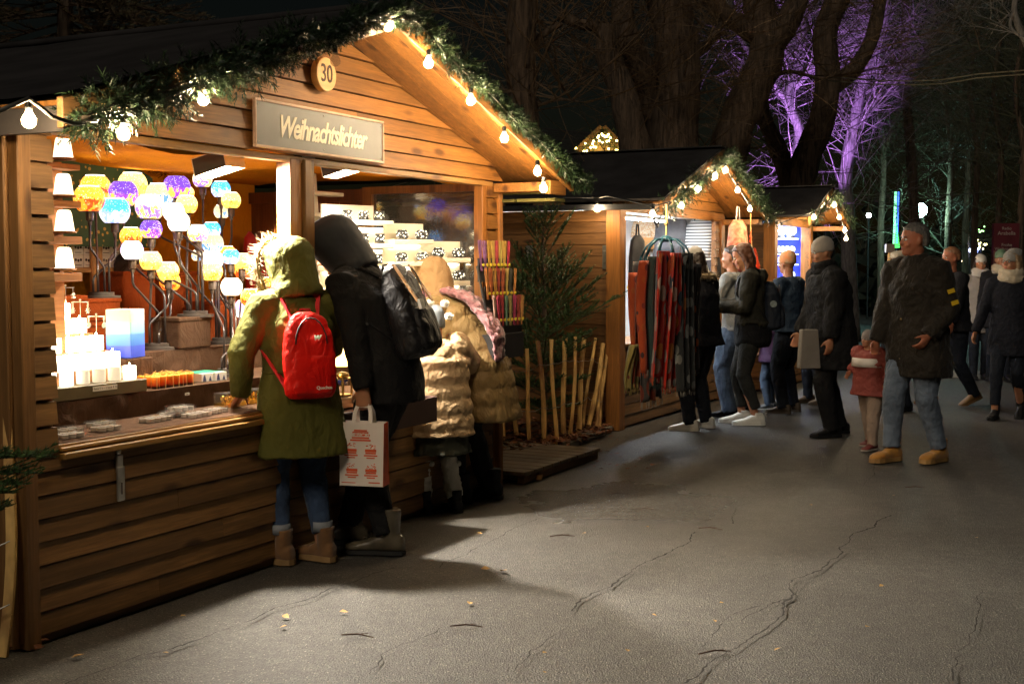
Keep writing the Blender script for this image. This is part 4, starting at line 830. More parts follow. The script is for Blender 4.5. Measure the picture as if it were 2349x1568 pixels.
class Person:
    def __init__(p, label, loc, heading, H=1.72, lean=0., bow=0., hpitch=0., hyaw=0., htilt=0., drop=0., pel=(0, 0), side=0., feet=None, hands=None, group=None, vox=.016, build=1., skin=None, twist=0., twofoot=None, handrot=None, rz=None, hipw=1.):
        p.s = s = H/1.75; p.vox = vox; p.B = build; p.label = label
        p.t = thing('person', label, 'person', V((loc[0], loc[1], 0)), heading-PI/2, group)
        p.skin = skin or SKIN
        X = V((1, 0, 0)); p.X = X
        p.pel = V((pel[0], pel[1], .92*s-drop))
        l1, l2 = math.radians(lean*.6), math.radians(lean); sd = math.radians(side)
        d1 = V((math.sin(sd)*.6, math.sin(l1), math.cos(l1))).normalized(); d2 = V((math.sin(sd), math.sin(l2), math.cos(l2))).normalized(); d3 = V((math.sin(sd), math.sin(l2+math.radians(bow)), math.cos(l2+math.radians(bow)))).normalized()
        p.waist = p.pel+d1*.16*s; p.chest = p.waist+d2*.20*s; p.neck = p.chest+d3*.17*s; p.d = (d1, d2, d3)
        p.Rt = Matrix.Rotation(math.radians(twist), 3, d2)
        hp = math.radians(hpitch); p.Rh = Matrix.Rotation(math.radians(hyaw), 3, 'Z') @ Matrix.Rotation(-hp, 3, 'X') @ Matrix.Rotation(math.radians(htilt), 3, 'Y')
        nd = (d3+p.Rh @ V((0, .1, 1))).normalized(); p.head = p.neck+nd*.052*s+p.Rh @ V((0, .012, .125))*s
        sh = .175*s*(.96+.04*build); XR = p.Rt @ X; p.XR = XR
        p.sh = [p.neck-d3*.045*s+XR*sh*q for q in (-1, 1)]
        feet = feet or [(-.11, 0, 8), (.11, 0, -8)]; p.feet = feet
        hands = hands or [(-.26, .06, .80), (.26, .06, .80)]
        p.hand = []; p.elb = []
        for i, q in enumerate((-1, 1)):
            h = V(hands[i]); hint = (handrot[i] if handrot else (q*.5, -.8, -.3)); e, w_ = ik(p.sh[i], h, .29*s, .255*s, hint); p.elb.append(e); p.hand.append(w_)
        p.hip = [p.pel+X*.088*s*q*hipw-V((0, 0, .02*s)) for q in (-1, 1)]; p.ank = []; p.knee = []
        for i, f in enumerate(feet):
            a = V((f[0], f[1], (.085+(f[3] if len(f) > 3 else 0))*s)); k, a2 = ik(p.hip[i], a, .425*s, .415*s, (0, 1, 0)); p.ank.append(a); p.knee.append(k)
    def body(p, curl=(.35, .35), face=True, nrm=None, eyes=(0, 0)):
        s = p.s; m = MB(); B = p.B
        m.loft(headrings(p.head, p.Rh, s), 20)
        h = lambda x, y, z: p.head+p.Rh @ V((x, y, z))*s
        m.tube([h(0, .084, .012), h(0, .098, -.008), h(0, .108, -.028), h(0, .094, -.038)], [.006*s, .009*s, .013*s, .010*s], 8)
        for q in (-1, 1):
            m.ball(h(q*.074, -.010, -.012), (.010*s, .018*s, .028*s), 10, 6); m.tube([h(q*.012, .086, .022), h(q*.045, .080, .026)], .008*s, 6); m.ball(h(q*.040, .068, -.035), .022*s, 8, 6)
        m.ball(h(0, .083, -.092), .016*s, 8, 6); m.tube([h(-.02, .083, -.062), h(0, .090, -.060), h(.02, .083, -.062)], .007*s, 6)
        m.tube([p.neck-p.d[2]*.04*s, p.neck.lerp(p.head, .45), p.head-p.Rh @ V((0, .02, .06))*s], [.062*s, .055*s, .058*s], 14)
        m.loft([(p.pel-V((0, 0, .06*s)), p.X*.13*s, V((0, .09*s, 0)), .9), (p.pel+V((0, 0, .02)), p.X*.155*s, V((0, .105*s, 0)), .9), (p.waist, p.X*.125*s, V((0, .09*s, 0)), .9), (p.chest, p.XR*.15*s, V((0, .105*s, 0)), .85), (p.neck-p.d[2]*.05*s, p.XR*.15*s, V((0, .08*s, 0)), .9), (p.neck+p.d[2]*.01*s, p.XR*.05*s, V((0, .05*s, 0)))], 18)
        for i in (0, 1):
            q = (-1, 1)[i]; m.tube([p.sh[i]+p.XR*(-q*.03*s), p.sh[i], p.sh[i].lerp(p.elb[i], .5), p.elb[i], p.elb[i].lerp(p.hand[i], .35), p.hand[i]], [x*s for x in (.05, .053, .044, .036, .038, .025)], 12)
            d = (p.hand[i]-p.elb[i]).normalized()
            if hasattr(p, 'hd') and p.hd[i]: d = V(p.hd[i])
            n_ = V(nrm[i]) if nrm and nrm[i] else V((-q, .2, 0)); hand(m, p.hand[i], d, n_, s, curl[i], q)
            m.tube([p.hip[i]+V((0, 0, .05*s)), p.hip[i].lerp(p.knee[i], .4), p.knee[i], p.knee[i].lerp(p.ank[i], .35), p.ank[i], p.ank[i]-V((0, 0, .04*s))], [x*s for x in (.088, .078, .054, .054, .036, .034)], 14)
        o = m.build('body', p.skin, p.t, True); soft(o, min(p.vox, .0075) if p.vox < .014 else .010, 3); p.b = o
        if face:
            for q in (-1, 1):
                m = MB(); m.ball(h(q*.031, .0795, .001), (.0125*s, .009*s, .0085*s), 12, 8); e = m.build('eye', EYE_W, p.t, True); m = MB(); c = h(q*.031+eyes[0]*.003, .0875, .001); m.ball(c, (.0058*s, .0035*s, .0062*s), 10, 6); m.build('iris', IRIS, e, True)
                m = MB(); m.tube([h(q*.014, .090, .021), h(q*.032, .090, .026), h(q*.048, .081, .020)], [.002*s, .003*s, .0015*s], 6); m.build('eyebrow', p.hairm if hasattr(p, 'hairm') else mat('brown_hair', (.09, .045, .02), .5, .3, 30, .2, 90, stretch=(8, 8, 1)), p.t, True)
            m = MB(); m.tube([h(-.021, .086, -.063), h(-.008, .0925, -.060), h(0, .093, -.0615), h(.008, .0925, -.060), h(.021, .086, -.063)], [.002*s, .0045*s, .004*s, .0045*s, .002*s], 8); m.tube([h(-.016, .088, -.068), h(0, .0925, -.071), h(.016, .088, -.068)], [.002*s, .005*s, .002*s], 8); m.build('mouth', LIPS, p.t, True)
        return p
    def trousers(p, c, loose=1., cuff=.0, fold=.012, name='trousers', end=-.03):
        s = p.s; m = MB(); l = loose
        m.loft([(p.pel-V((0, 0, .10*s)), p.X*.13*s, V((0, .10*s, 0)), .8), (p.pel, p.X*.168*s, V((0, .118*s, 0)), .9), (p.pel+V((0, 0, .10*s)), p.X*.15*s, V((0, .11*s, 0)), .9)], 16)
        for i in (0, 1):
            k, a, h = p.knee[i], p.ank[i], p.hip[i]; e = a+V((0, 0, end*s))
            m.tube([h+V((0, 0, .03*s)), h.lerp(k, .3), h.lerp(k, .7), k, k.lerp(e, .3), k.lerp(e, .7), e], [x*s*q for x, q in ((.105, 1), (.100, l), (.083, l), (.072, l), (.070, l), (.058, l), (.056, l))], 16)
        o = m.build(name, c, p.t, True); soft(o, p.vox*.75, 2, fold, .06, fold*.4); return o
    def shoes(p, c, sole=None, shaft=.06, L=1., name='shoe', w=1., soleh=.022, solec=None, blunt=0.):
        for i, f in enumerate(p.feet):
            s = p.s; a = p.ank[i]; lift = f[3] if len(f) > 3 else 0; yaw = math.radians(f[2]); pitch = math.radians(f[4]) if len(f) > 4 else 0
            Rz = Matrix.Rotation(yaw, 3, 'Z') @ Matrix.Rotation(-pitch, 3, 'X'); q = lambda x, y, z: V((a.x, a.y, lift*s+.001))+Rz @ V((x*w, y*L, z))*s
            m = MB(); rg = []
            for y, hw, z0, z1 in ((-.082, .018, .02, .065), (-.074, .032, .012, .095), (-.045, .038, .012, .112), (.0, .037, .012, .112), (.035, .036, .012, .100), (.07, .040, .012, .078), (.11, .046, .012, .062+blunt), (.15, .046, .012, .052+blunt), (.178, .036, .014, .043+blunt), (.195, .018, .018, .034+blunt*.6)):
                c_ = q(0, y, (z0+z1)/2); rg.append((c_, Rz @ V((hw*w*s, 0, 0)), Rz @ V((0, 0, (z1-z0)/2*s)), .75))
            m.loft(rg, 16); m.tube([q(0, -.018, .05), q(0, -.020, .09), q(0, -.022, .10+shaft)], [.044*s, .047*s, .052*s], 14)
            o = m.build(name, c, p.t, True); soft(o, .008 if p.vox < .02 else .012, 2, .004, .03)
            m = MB(); out = [(-.088, .0), (-.078, .030), (-.04, .042), (.02, .039), (.07, .043), (.12, .050), (.165, .044), (.195, .026), (.204, 0)]
            pl = [(x, y) for y, x in out]+[(-x, y) for y, x in out[-2:0:-1]]; m.slab([q(x, y, .0) for x, y in pl], Rz @ V((0, 0, soleh*s))); m.build('sole', sole or c, o, False)
            if p.vox < .014:
                m = MB()
                for z_ in range(4): y_ = .045+z_*.018; m.tube([q(-.022, y_, .094-z_*.007), q(0, y_+.003, .103-z_*.0085), q(.022, y_, .094-z_*.007)], .003*s, 6)
                m.build('laces', solec or c, o, True)
    def coat(p, c, hem=.55, bulk=1., fold=.02, fs=.09, quilt=0., qh=.075, flare=1.15, name='coat', collar=.02, sleeve=1., belt=0., sw=1., back=0., cuff=None):
        """hem: height of the hem above the ground; built as torso, collar and sleeves grown into one garment"""
        s = p.s; b = bulk*p.B; m = MB(); rg = []; N_ = 30; path = [p.neck+p.d[2]*collar*s, p.neck-p.d[2]*.03*s, p.chest, p.waist, p.pel, V((p.pel.x, p.pel.y-.02*s-back, hem))]
        D = [p.d[2], p.d[2], p.d[1], p.d[0], V((0, 0, 1)), V((0, 0, 1))]
        W_ = [.066, .122, .186, .178-belt, .195, .195*flare]; T_ = [.072, .105, .132, .130-belt*.8, .142, .145*flare]
        seg = []
        for k in range(5):
            n_ = max(2, int((path[k]-path[k+1]).length/(.018 if quilt else .05)))
            for i in range(n_): seg.append((k, i/n_))
        seg.append((4, 1.)); run = 0; last = None
        for k, f in seg:
            g = f*f*(3-2*f) if k in (0,) else f
            c_ = path[k].lerp(path[k+1], f); d = D[k].lerp(D[k+1], f).normalized(); w_ = (W_[k]*(1-g)+W_[k+1]*g)*(1+(b-1)*(.6 if k == 0 else 1)); t_ = (T_[k]*(1-g)+T_[k+1]*g)*(1+(b-1)*(.6 if k == 0 else 1))
            if last is not None: run += (c_-last).length
            last = c_; qf = 1+quilt*(abs(math.sin(PI*run/qh))**.6-.6) if k > 0 else 1
            lat = (p.XR.lerp(p.X, min(1, (k+f)/3.5))).normalized(); dep = d.cross(lat).normalized()
            rg.append((c_, lat*w_*s*qf, dep*t_*s*qf, .85))
        m.loft(rg, 24)
        for i in (0, 1):
            q = (-1, 1)[i]; a, e, w2 = p.sh[i], p.elb[i], p.hand[i]; w2 = e.lerp(w2, sleeve); pts = []; rs = []
            ctl = [(a-p.XR*q*.06*s+V((0, 0, -.005)), .075), (a+p.XR*q*.005*s, .078), (a.lerp(e, .45), .066), (e, .058), (e.lerp(w2, .5), .054), (w2, .047)]
            n_ = 6 if quilt else 2; run = 0
            for k in range(5):
                for j in range(n_):
                    f = j/n_; pt = ctl[k][0].lerp(ctl[k+1][0], f); run += (ctl[k+1][0]-ctl[k][0]).length/n_; pts.append(pt); rs.append((ctl[k][1]*(1-f)+ctl[k+1][1]*f)*s*(1+(b-1)*1.1)*sw*(1+quilt*(abs(math.sin(PI*run/qh))**.6-.6)))
            pts.append(ctl[5][0]); rs.append(ctl[5][1]*s*(1+(b-1)*.8)*sw); m.tube(pts, rs, 16)
        o = m.build(name, c, p.t, True); soft(o, p.vox*.8, 2 if quilt else 3, fold, fs, fold*.45)
        if cuff:
            for i in (0, 1):
                e, w2 = p.elb[i], p.elb[i].lerp(p.hand[i], sleeve); d = (w2-e).normalized(); m = MB(); m.tube([w2-d*.02*s, w2+d*.035*s], .036*s, 14); m.build('cuff', cuff, o, True)
        return o
    def hood(p, c, g=.028, fur=None, drop=.10, fold=.012, name='hood', peak=0.):
        s = p.s; m = MB(); rg = []
        for z, w_, f, b_ in ((-.19, .11, .02, -.14), (-.15, .115, .035, -.15), (-.10, .098, .055, -.150), (-.04, .096, .070, -.148), (.02, .100, .085, -.150), (.07, .100, .090+peak*.3, -.145), (.11, .085, .085+peak, -.122), (.14, .055, .055+peak, -.085), (.152, .02, .01+peak, -.05)):
            rg.append((p.head+p.Rh @ V((0, (f+b_)/2, z))*s, p.Rh @ V(((w_+g-.028)*s, 0, 0)), p.Rh @ V((0, (f-b_)/2*s+g-.028, 0)), .95))
        m.loft(rg, 22); o = m.build(name, c, p.t, True); soft(o, p.vox*.8, 3, fold, .08, fold*.5)
        if fur: p.fur(fur, [p.head+p.Rh @ V((x*.150, .060+.02*abs(x), z))*s for x, z in [(math.sin(a)*1., math.cos(a)*.185-.01) for a in [-2.5+i*.25 for i in range(21)]]], p.Rh @ V((0, .1, 0)), 60, .062, .026)
        return o
    def fur(p, c, pts, bias=(0, 0, 0), n=26, L=.045, r_=.022, name='fur_trim'):
        m = MB(); rr = random.Random(len(p.label)); bias = V(bias); s = p.s
        m.tube(pts, r_*.8*s, 8)
        for a, b in zip(pts, pts[1:]):
            t = (b-a).normalized()
            for k in range(n):
                q = a.lerp(b, rr.random()); o = V((rr.gauss(0, 1), rr.gauss(0, 1), rr.gauss(0, 1))).normalized(); e = (o+bias*.8+t*rr.uniform(-.4, .4)).normalized(); sd = e.orthogonal().normalized()*.0028
                q2 = q+o*r_*.5*s; ln = L*s*rr.uniform(.6, 1.2); m.add([q2-sd, q2+sd, q2+e*ln], [(0, 1, 2)])
        return m.build(name, c, p.t)
    def beanie(p, c, slouch=0., name='knit_hat', low=.015, pom=None, rib=True):
        s = p.s; m = MB(); rg = []
        for z, w_, f, b_, dy in ((low, .079, .094, -.103, 0), (low+.03, .083, .099, -.108, 0), (.075, .080, .092, -.108, 0), (.105, .066, .07, -.092-slouch*.5, 0), (.128+slouch*.2, .044, .035-slouch*.3, -.07-slouch, 0), (.140+slouch*.2, .014, -.005-slouch*.3, -.03-slouch, 0)):
            rg.append((p.head+p.Rh @ V((0, (f+b_)/2, z))*s, p.Rh @ V((w_*s, 0, 0)), p.Rh @ V((0, (f-b_)/2*s, 0))))
        m.loft(rg, 24); o = m.build(name, c, p.t, True); soft(o, p.vox*.6, 2, .006, .02)
        for q in (pom or []):
            m = MB(); rr = random.Random(4); cc = p.head+p.Rh @ V(q)*s
            m.ball(cc, .030*s, 12, 8)
            for k in range(420):
                d = V((rr.gauss(0, 1), rr.gauss(0, 1), rr.gauss(0, 1))).normalized(); sd = d.orthogonal().normalized()*.0022; m.add([cc+d*.026*s-sd, cc+d*.026*s+sd, cc+d*.042*s], [(0, 1, 2)])
            m.build('pompom', mat('white_yarn', (.8, .77, .68), .9, .1, 20, 0, island=.15), o)
        return o
    def hair(p, c, long=0., back=.0, name='hair', low=-.02, width=1.):
        s = p.s; m = MB(); rg = []; p.hairm = c
        for z, w_, f, b_ in ((low-.05, .070, -.025, -.095), (low, .078, -.01, -.108), (.03, .083, .02, -.112), (.060, .082, .078, -.110), (.088, .072, .078, -.098), (.108, .05, .05, -.072), (.124, .018, .005, -.035)):
            rg.append((p.head+p.Rh @ V((0, (f+b_)/2, z))*s, p.Rh @ V((w_*s*width, 0, 0)), p.Rh @ V((0, (f-b_)/2*s, 0))))
        m.loft(rg, 20)
        if long:
            a = p.head+p.Rh @ V((0, -.06, .02))*s; m.loft([(a, p.X*.07*s, V((0, .045*s, 0))), (a+V((0, -.03*s, -.12*s)), p.X*.085*s*width, V((0, .045*s, 0))), (a+V((0, -.05*s-back, -.12*s-long*.5)), p.X*.095*s*width, V((0, .035*s, 0))), (a+V((0, -.05*s-back, -.12*s-long)), p.X*.05*s*width, V((0, .02*s, 0)))], 14)
            for q in (-1, 1): hh = lambda x, y, z: p.head+p.Rh @ V((x, y, z))*s; m.tube([hh(q*.06, .02, .07), hh(q*.082, -.005, -.02), hh(q*.088, -.01, -.10), hh(q*.09, .01, -.20), hh(q*.08, .05, -.20)+V((0, 0, -long*.4))], [.026*s, .028*s, .03*s, .034*s, .015*s], 8)
        o = m.build(name, c, p.t, True); soft(o, p.vox*.6, 1, .018, .022, .006); return o
    def scarf(p, c, h=.07, r_=.045, name='scarf', tail=0.):
        s = p.s; b = p.neck+p.d[2]*.02*s; m = MB()
        for j, (dz, rr_) in enumerate(((-.01, .085), (.045, .08))):
            m.tube([b+p.d[2]*dz*s+V((math.cos(a)*rr_*s, math.sin(a)*rr_*s+.015*s, .012*math.sin(a*2+j)*s)) for a in [i*PI/9 for i in range(19)]], r_*s, 10)
        if tail: m.tube([b+V((.03, .10*s, -.02)), b+V((.04, .15*s, -.16*s)), b+V((.03, .15*s, -tail*s))], [.04*s, .038*s, .03*s], 8)
        o = m.build(name, c, p.t, True); soft(o, p.vox*.7, 2, .012, .04, .006); return o
    def glasses(p):
        s = p.s; m = MB(); h = lambda x, y, z: p.head+p.Rh @ V((x, y, z))*s
        for q in (-1, 1):
            m.tube([h(q*.032+.023*math.cos(a), .098-.004*abs(math.cos(a)), .002+.017*math.sin(a)) for a in [i*PI/8 for i in range(17)]], .0018*s, 5); m.tube([h(q*.055, .094, .006), h(q*.076, -.01, .004)], .0018*s, 5)
        m.tube([h(-.010, .1, .004), h(.010, .1, .004)], .0018*s, 5); return m.build('spectacles', BLACK, p.t, True)
HB = lambda a: a
def backpack(label, p, c, w=.28, h=.42, d=.15, strap=None, zc=None, off=.10, col2=None, tilt=0., patch=None, dz=0., rounded=.045):
    """worn on the back of person p, but a thing of its own"""
    s = p.s; back = (p.chest+p.waist)/2; up = (p.chest-p.waist).normalized(); X = p.XR; bk = -(up.cross(X)).normalized()
    if bk.y > 0: bk = -bk
    ctr = back+bk*(.13*s*p.B+off)+up*dz; Wm = p.t.matrix_basis if False else Matrix.Translation(p.t.location) @ Matrix.Rotation(p.t.rotation_euler.z, 4, 'Z')
    M3 = Matrix((X, -bk, up)).transposed(); M4 = Wm @ (Matrix.Translation(ctr) @ M3.to_4x4()); o = thing('backpack', label, 'backpack', M4.translation, tuple(M4.to_euler()))
    m = MB(); rg = []
    for z, a, b_ in ((-.5, .80, .62), (-.44, .96, .95), (-.25, 1.0, 1.08), (0, .99, 1.05), (.25, .90, .86), (.38, .76, .66), (.46, .55, .48), (.5, .3, .3)): rg.append(((0, -.01*b_, z*h), (a*w/2, 0, 0), (0, b_*d/2, 0), .72))
    m.loft(rg, 22); q = m.build('main_compartment', c, o, True); soft(q, .010, 3, .016, .07, .006)
    m = MB(); rg = [((0, -d*.5, z*h), (a*w/2*.8, 0, 0), (0, b_*d*.18, 0), .7) for z, a, b_ in ((-.46, .8, .5), (-.40, .95, 1), (-.2, .95, 1.1), (-.04, .9, .9), (.0, .8, .4))]
    m.loft(rg, 18); q = m.build('front_pocket', col2 or c, o, True); soft(q, .010, 2, .010, .05)
    m = MB(); m.tube([(w*.30*math.cos(a_), -d*.42-.012, .12*h+h*.30*math.sin(a_)) for a_ in [PI*i/10 for i in range(11)]], .0035, 6); m.build('zip', mat('zip_tape', (.02, .02, .02), .5, 0, 5, 0), o, True)
    iM = M4.inverted() @ Wm; m = MB()
    for i, q in ((0, -1), (1, 1)):
        sh = p.sh[i].lerp(p.neck, .38); top = sh+p.d[2]*(.075*s*p.B); fr = sh-bk*(.125*s*p.B)-up*.02; arm_ = p.chest-up*.08+X*q*(.20*s*p.B); low = ctr-up*h*.34+X*q*w*.42-bk*d*.2
        pts = [ctr+up*h*.40+X*q*w*.20-bk*d*.35, top+bk*.07*s, top, fr, p.chest-bk*(.14*s*p.B)+X*q*.12*s-up*.05, arm_, low]
        fine = []
        for a_, b_ in zip(pts, pts[1:]): fine += [a_.lerp(b_, k/4) for k in range(4)]
        fine.append(pts[-1]); fine = [iM @ x for x in fine]
        for _ in range(2): fine = [fine[0]]+[(fine[k-1]+fine[k]*2+fine[k+1])/4 for k in range(1, len(fine)-1)]+[fine[-1]]
        m2 = MB()
        for a_, b_ in zip(fine, fine[1:]):
            m2.bar(a_, b_+(b_-a_)*.1, .042, .012, up=(iM.to_3x3() @ p.d[2]))
        m2.build('strap', strap or c, o, 60)
    m = MB(); m.tube([(-.03, d*.25, h*.47), (-.025, d*.2, h*.53), (.025, d*.2, h*.53), (.03, d*.25, h*.47)], .006, 8); m.build('grab_handle', strap or c, o, True)
    return o
INW = S.a+PI/2                                     # heading of somebody facing the hut
OLIVE = cloth('olive_parka_cotton', (.095, .095, .020)); NAVYJ = cloth('dark_blue_denim', (.035, .06, .12), .8, .35, 260., .4, .1, 9.); BROWNB = mat('tan_suede', (.17, .08, .027), .85, .25, 14, .3, 120., sheen=.3); SOLE = mat('pale_rubber_sole', (.28, .17, .07), .6, .15, 12, 0)
FURB = mat('blond_fur', (.30, .20, .09), .8, .3, 30, 0, island=.5); BLK = cloth('black_cotton', (.009, .009, .010)); BLKN = cloth('black_nylon', (.013, .013, .014), .45, .2, 90., .15, .0)
REDN = cloth('red_nylon', (.75, .012, .008), .42, .12, 160., .15, .0); REDS = cloth('red_strap_webbing', (.6, .03, .04), .6, .1, 200., .3, 0)
def at_person(px, py): return gr(px, py)
D = math.radians
LOGOW = mat('white_logo_print', (.75, .7, .65), .5, 0, 5, 0)
# ---- 1 olive parka
q = gr(690, 1288)
P = Person('woman in an olive parka with fur hood and small red backpack leaning at the counter', (q.x, q.y), D(119), 1.63, lean=6, bow=6, hpitch=12, hyaw=10, htilt=-3, side=0, pel=(0, .0), feet=[(-.10, .02, 36), (.11, -.02, 30)], hands=[(-.27, .10, .86), (.18, .38, .98)], vox=.012, build=1.02, handrot=[(-.8, -.8, .0), (.6, -.6, -.4)])
P.hd = [(-.15, .6, -.6), (0, 1, .1)]
P.body((.45, .4), nrm=[(.2, .3, -1), (0, 0, -1)], face=False); P.trousers(NAVYJ, 1.02, fold=.014, end=.07); P.shoes(BROWNB, SOLE, .09, 1.02, 'boot', 1.1, .03, SOLE, .014)
cuff = mat('turned_up_denim', (.22, .24, .27), .85, .2, 12, .3, 200.)
for i in (0, 1): m = MB(); a = P.ank[i]; m.tube([a+V((0, 0, .075)), a+V((0, 0, .125))], .052, 18); m.build('turn_up', cuff, P.t, True)
P.coat(OLIVE, .56, 1.12, .020, .10, flare=1.16, belt=.008, name='parka', back=.02, sw=1.04)
for zz in (.98, .585):
    m = MB(); m.tube([V((.222*(1.12 if zz < .7 else .92)*math.cos(a)*P.s, P.pel.y-.01+.162*(1.12 if zz < .7 else .95)*math.sin(a)*P.s, zz+.004*math.sin(a*5))) for a in [i*PI/16 for i in range(33)]], .0035, 5); m.build('seam', OLIVE, P.t, True)
P.hood(OLIVE, .058, FURB, fold=.018)
bp = backpack('small bright red backpack on the olive parka', P, REDN, .27, .43, .10, REDS, off=.035, dz=-.05)
text('w', .05, LOGOW, bp, (.02, -.078, .085), (PI/2, 0, 0), .001, .3, .002, name='logo'); text('Quechua', .022, LOGOW, bp, (.04, -.098, -.165), (PI/2-.1, 0, 0), .001, 0, .0006, name='brand_print')
# ---- 2 hooded man
q = gr(882, 1262)
P = Person('tall man in black coat with raised smooth hood and big dark rucksack', (q.x, q.y), D(160), 1.82, lean=17, bow=22, hpitch=34, hyaw=8, pel=(0, -.03), feet=[(-.06, -.04, 10), (.10, .26, 16)], hands=[(-.30, -.10, .60), (.22, .52, 1.05)], vox=.012, build=1.04, handrot=[(-.5, -1, 0), (.6, -.6, -.5)])
P.hd = [(0, .05, -1), None]
P.body((1.0, .4), nrm=[(1, .2, 0), (0, 0, -1)], face=False); P.trousers(cloth('black_trouser_cloth', (.012, .012, .013)), 1.12, fold=.016, end=.02)
BOOTG = mat('worn_grey_brown_leather', (.10, .082, .055), .36, .35, 9, .15, 90.); P.shoes(BOOTG, mat('black_rubber', (.015, .015, .015), .6, .1, 9, 0), .13, 1.16, 'boot', 1.12, .02)
P.coat(BLK, .80, 1.06, .014, .12, flare=.96, name='coat'); P.hood(mat('smooth_slate_hood', (.020, .023, .031), .7, .15, 5, .1, 200., spec=.3), .050, None, fold=.008, peak=.03)
DR = cloth('dark_rucksack_nylon', (.009, .009, .011), .5, .2, 90., .2, 0.); BSTR = mat('orange_brown_leather_strap', (.32, .15, .05), .5, .2, 10, .1, 60)
bp2 = backpack('large dark rucksack with orange-brown strap on the black coat', P, DR, .30, .50, .19, DR, off=.025, dz=.0)
m = MB(); m.bar((-.09, -.125, .02), (-.095, -.05, .24), .022, .008, up=(0, -1, 0)); m.build('leather_strap', BSTR, bp2); m = MB(); m.bar((.09, -.125, .02), (.095, -.05, .24), .022, .008, up=(0, -1, 0)); m.build('leather_strap', BSTR, bp2)
m = MB(); m.box(-.10, -.05, -.14, -.125, -.02, .03); m.build('buckle', ZINC, bp2)
hw = Matrix.Translation(P.t.location) @ Matrix.Rotation(P.t.rotation_euler.z, 4, 'Z') @ (P.hand[0]+V((0, .0, -.085)))
t = thing('paper_bag', 'white paper carrier bag with red print held by the man in black', 'bag', hw-V((0, 0, .40)), -.24); BAGP = mat('white_bag_paper', (.72, .66, .62), .65, .06, 6, .15, 30.); BRED = mat('red_bag_print', (.68, .10, .03), .6, .15, 30, 0)
bw, bh, bd = .115, .32, .05
m = MB(); m.slab([(-bw, -bd, 0), (bw, -bd, 0), (bw+.004, -bd+.012, bh), (-bw-.004, -bd+.012, bh)], (0, .002, 0)); m.slab([(-bw, bd, 0), (bw, bd, 0), (bw, bd-.012, bh), (-bw, bd-.012, bh)], (0, .002, 0)); m.box(-bw, bw, -bd+.003, bd, 0, .002); m.build('bag', BAGP, t)
m = MB()
for q in (-1, 1): m.slab([(q*bw, -bd+.003, 0), (q*bw, bd, 0), (q*(bw-.002), bd-.014, bh), (q*(bw-.018), 0, bh*.96), (q*(bw-.002), -bd+.016, bh)], (.0015, 0, 0))
m.build('red_gusset', BRED, t)
for yy in (-.037, .037):
    m = MB(); pts = [(-.045, yy, bh-.02), (-.042, yy*.5, bh+.05), (-.03, yy*.2, bh+.083), (.03, yy*.2, bh+.083), (.042, yy*.5, bh+.05), (.045, yy, bh-.02)]
    for a, b in zip(pts, pts[1:]): m.bar(a, b, .02, .003, up=(0, 1, 0))
    m.build('handle', BAGP, t)
m = MB(); yb_ = lambda z: -bd+.012*z/bh-.0016
def pr(x0, x1, z0, z1): m.slab([(x0, yb_(z0), z0), (x1, yb_(z0), z0), (x1, yb_(z1), z1), (x0, yb_(z1), z1)], (0, .0008, 0))
for r_, (z0, hw_) in enumerate(((.285, .035), (.275, .043), (.262, .050), (.248, .046), (.236, .055))): pr(-.005-hw_, -.005+hw_, z0-.009, z0-.001 if r_ != 2 else z0)
for cx_, cz_ in ((-.055, .185), (.050, .185), (-.050, .085), (.052, .085)):
    pr(cx_-.028, cx_+.028, cz_-.022, cz_-.014); pr(cx_-.036, cx_+.036, cz_-.034, cz_-.027); pr(cx_-.022, cx_+.022, cz_-.045, cz_-.039); pr(cx_-.03, cx_+.03, cz_-.012, cz_+.002)
    rr = random.Random(int(cx_*900+cz_*70))
    for k in range(16): a_ = cx_+rr.uniform(-.024, .024); b_ = cz_+rr.uniform(.004, .030); pr(a_-.003, a_+.003, b_-.002, b_+.002)
pr(-.105, -.03, .014, .018); pr(.04, .10, .016, .022)
m.build('print', BRED, t)
text('MUSICAL', .026, BAGP, t, (-.005, yb_(.257)-.001, .2575), (PI/2, 0, 0), .0006, name='bag_lettering', off=.0006)
# ---- 3 child
q = gr(1006, 1174); BEIGE = cloth('beige_quilted_nylon', (.40, .28, .16), .5, .08, 120., .12, 0.)
P = Person('child in cream puffer jacket, bobble hat and white leg warmers at the tray', (q.x, q.y), D(112), 1.26, lean=5, hpitch=8, hyaw=0, feet=[(-.09, .02, 22), (.10, -.02, 8)], hands=[(-.20, .24, .80), (.18, .26, .80)], vox=.011, build=1.25, handrot=[(-1, -.4, 0), (1, -.4, 0)])
P.body((.4, .4), face=False); P.trousers(cloth('dark_tights', (.025, .025, .03)), .9, fold=.004); P.shoes(BLKN, BLKN, .09, 1.1, 'boot', 1.25)
P.coat(BEIGE, .48, 1.20, .014, .06, .07, .09, flare=1.05, name='puffer_jacket', sw=1.1)
m = MB(); rg = [(V((0, -.01, z)), V((w_, 0, 0)), V((0, w_*.85, 0))) for z, w_ in ((.37, .205), (.42, .195), (.50, .165), (.58, .14))]; m.loft(rg, 30); o = m.build('skirt', cloth('grey_green_skirt', (.07, .075, .06)), P.t, True); soft(o, .010, 1, .035, .05)
kn = mat('white_cable_knit', (.62, .60, .52), .9, .1, 10, .6, 90., sheen=.3)
for i in (0, 1):
    a, k = P.ank[i], P.knee[i]; m = MB(); m.tube([a+V((0, 0, .03)), a.lerp(k, .25), a.lerp(k, .5), a.lerp(k, .8), a.lerp(k, .95)], [.050, .056, .053, .052, .054], 18); o = m.build('leg_warmer', kn, P.t, True); soft(o, .008, 1, .016, .022)
    m = MB(); m.ball(a.lerp(k, .8)+V((.05, -.03, 0)), .018, 10, 8); m.build('bobble', kn, o, True)
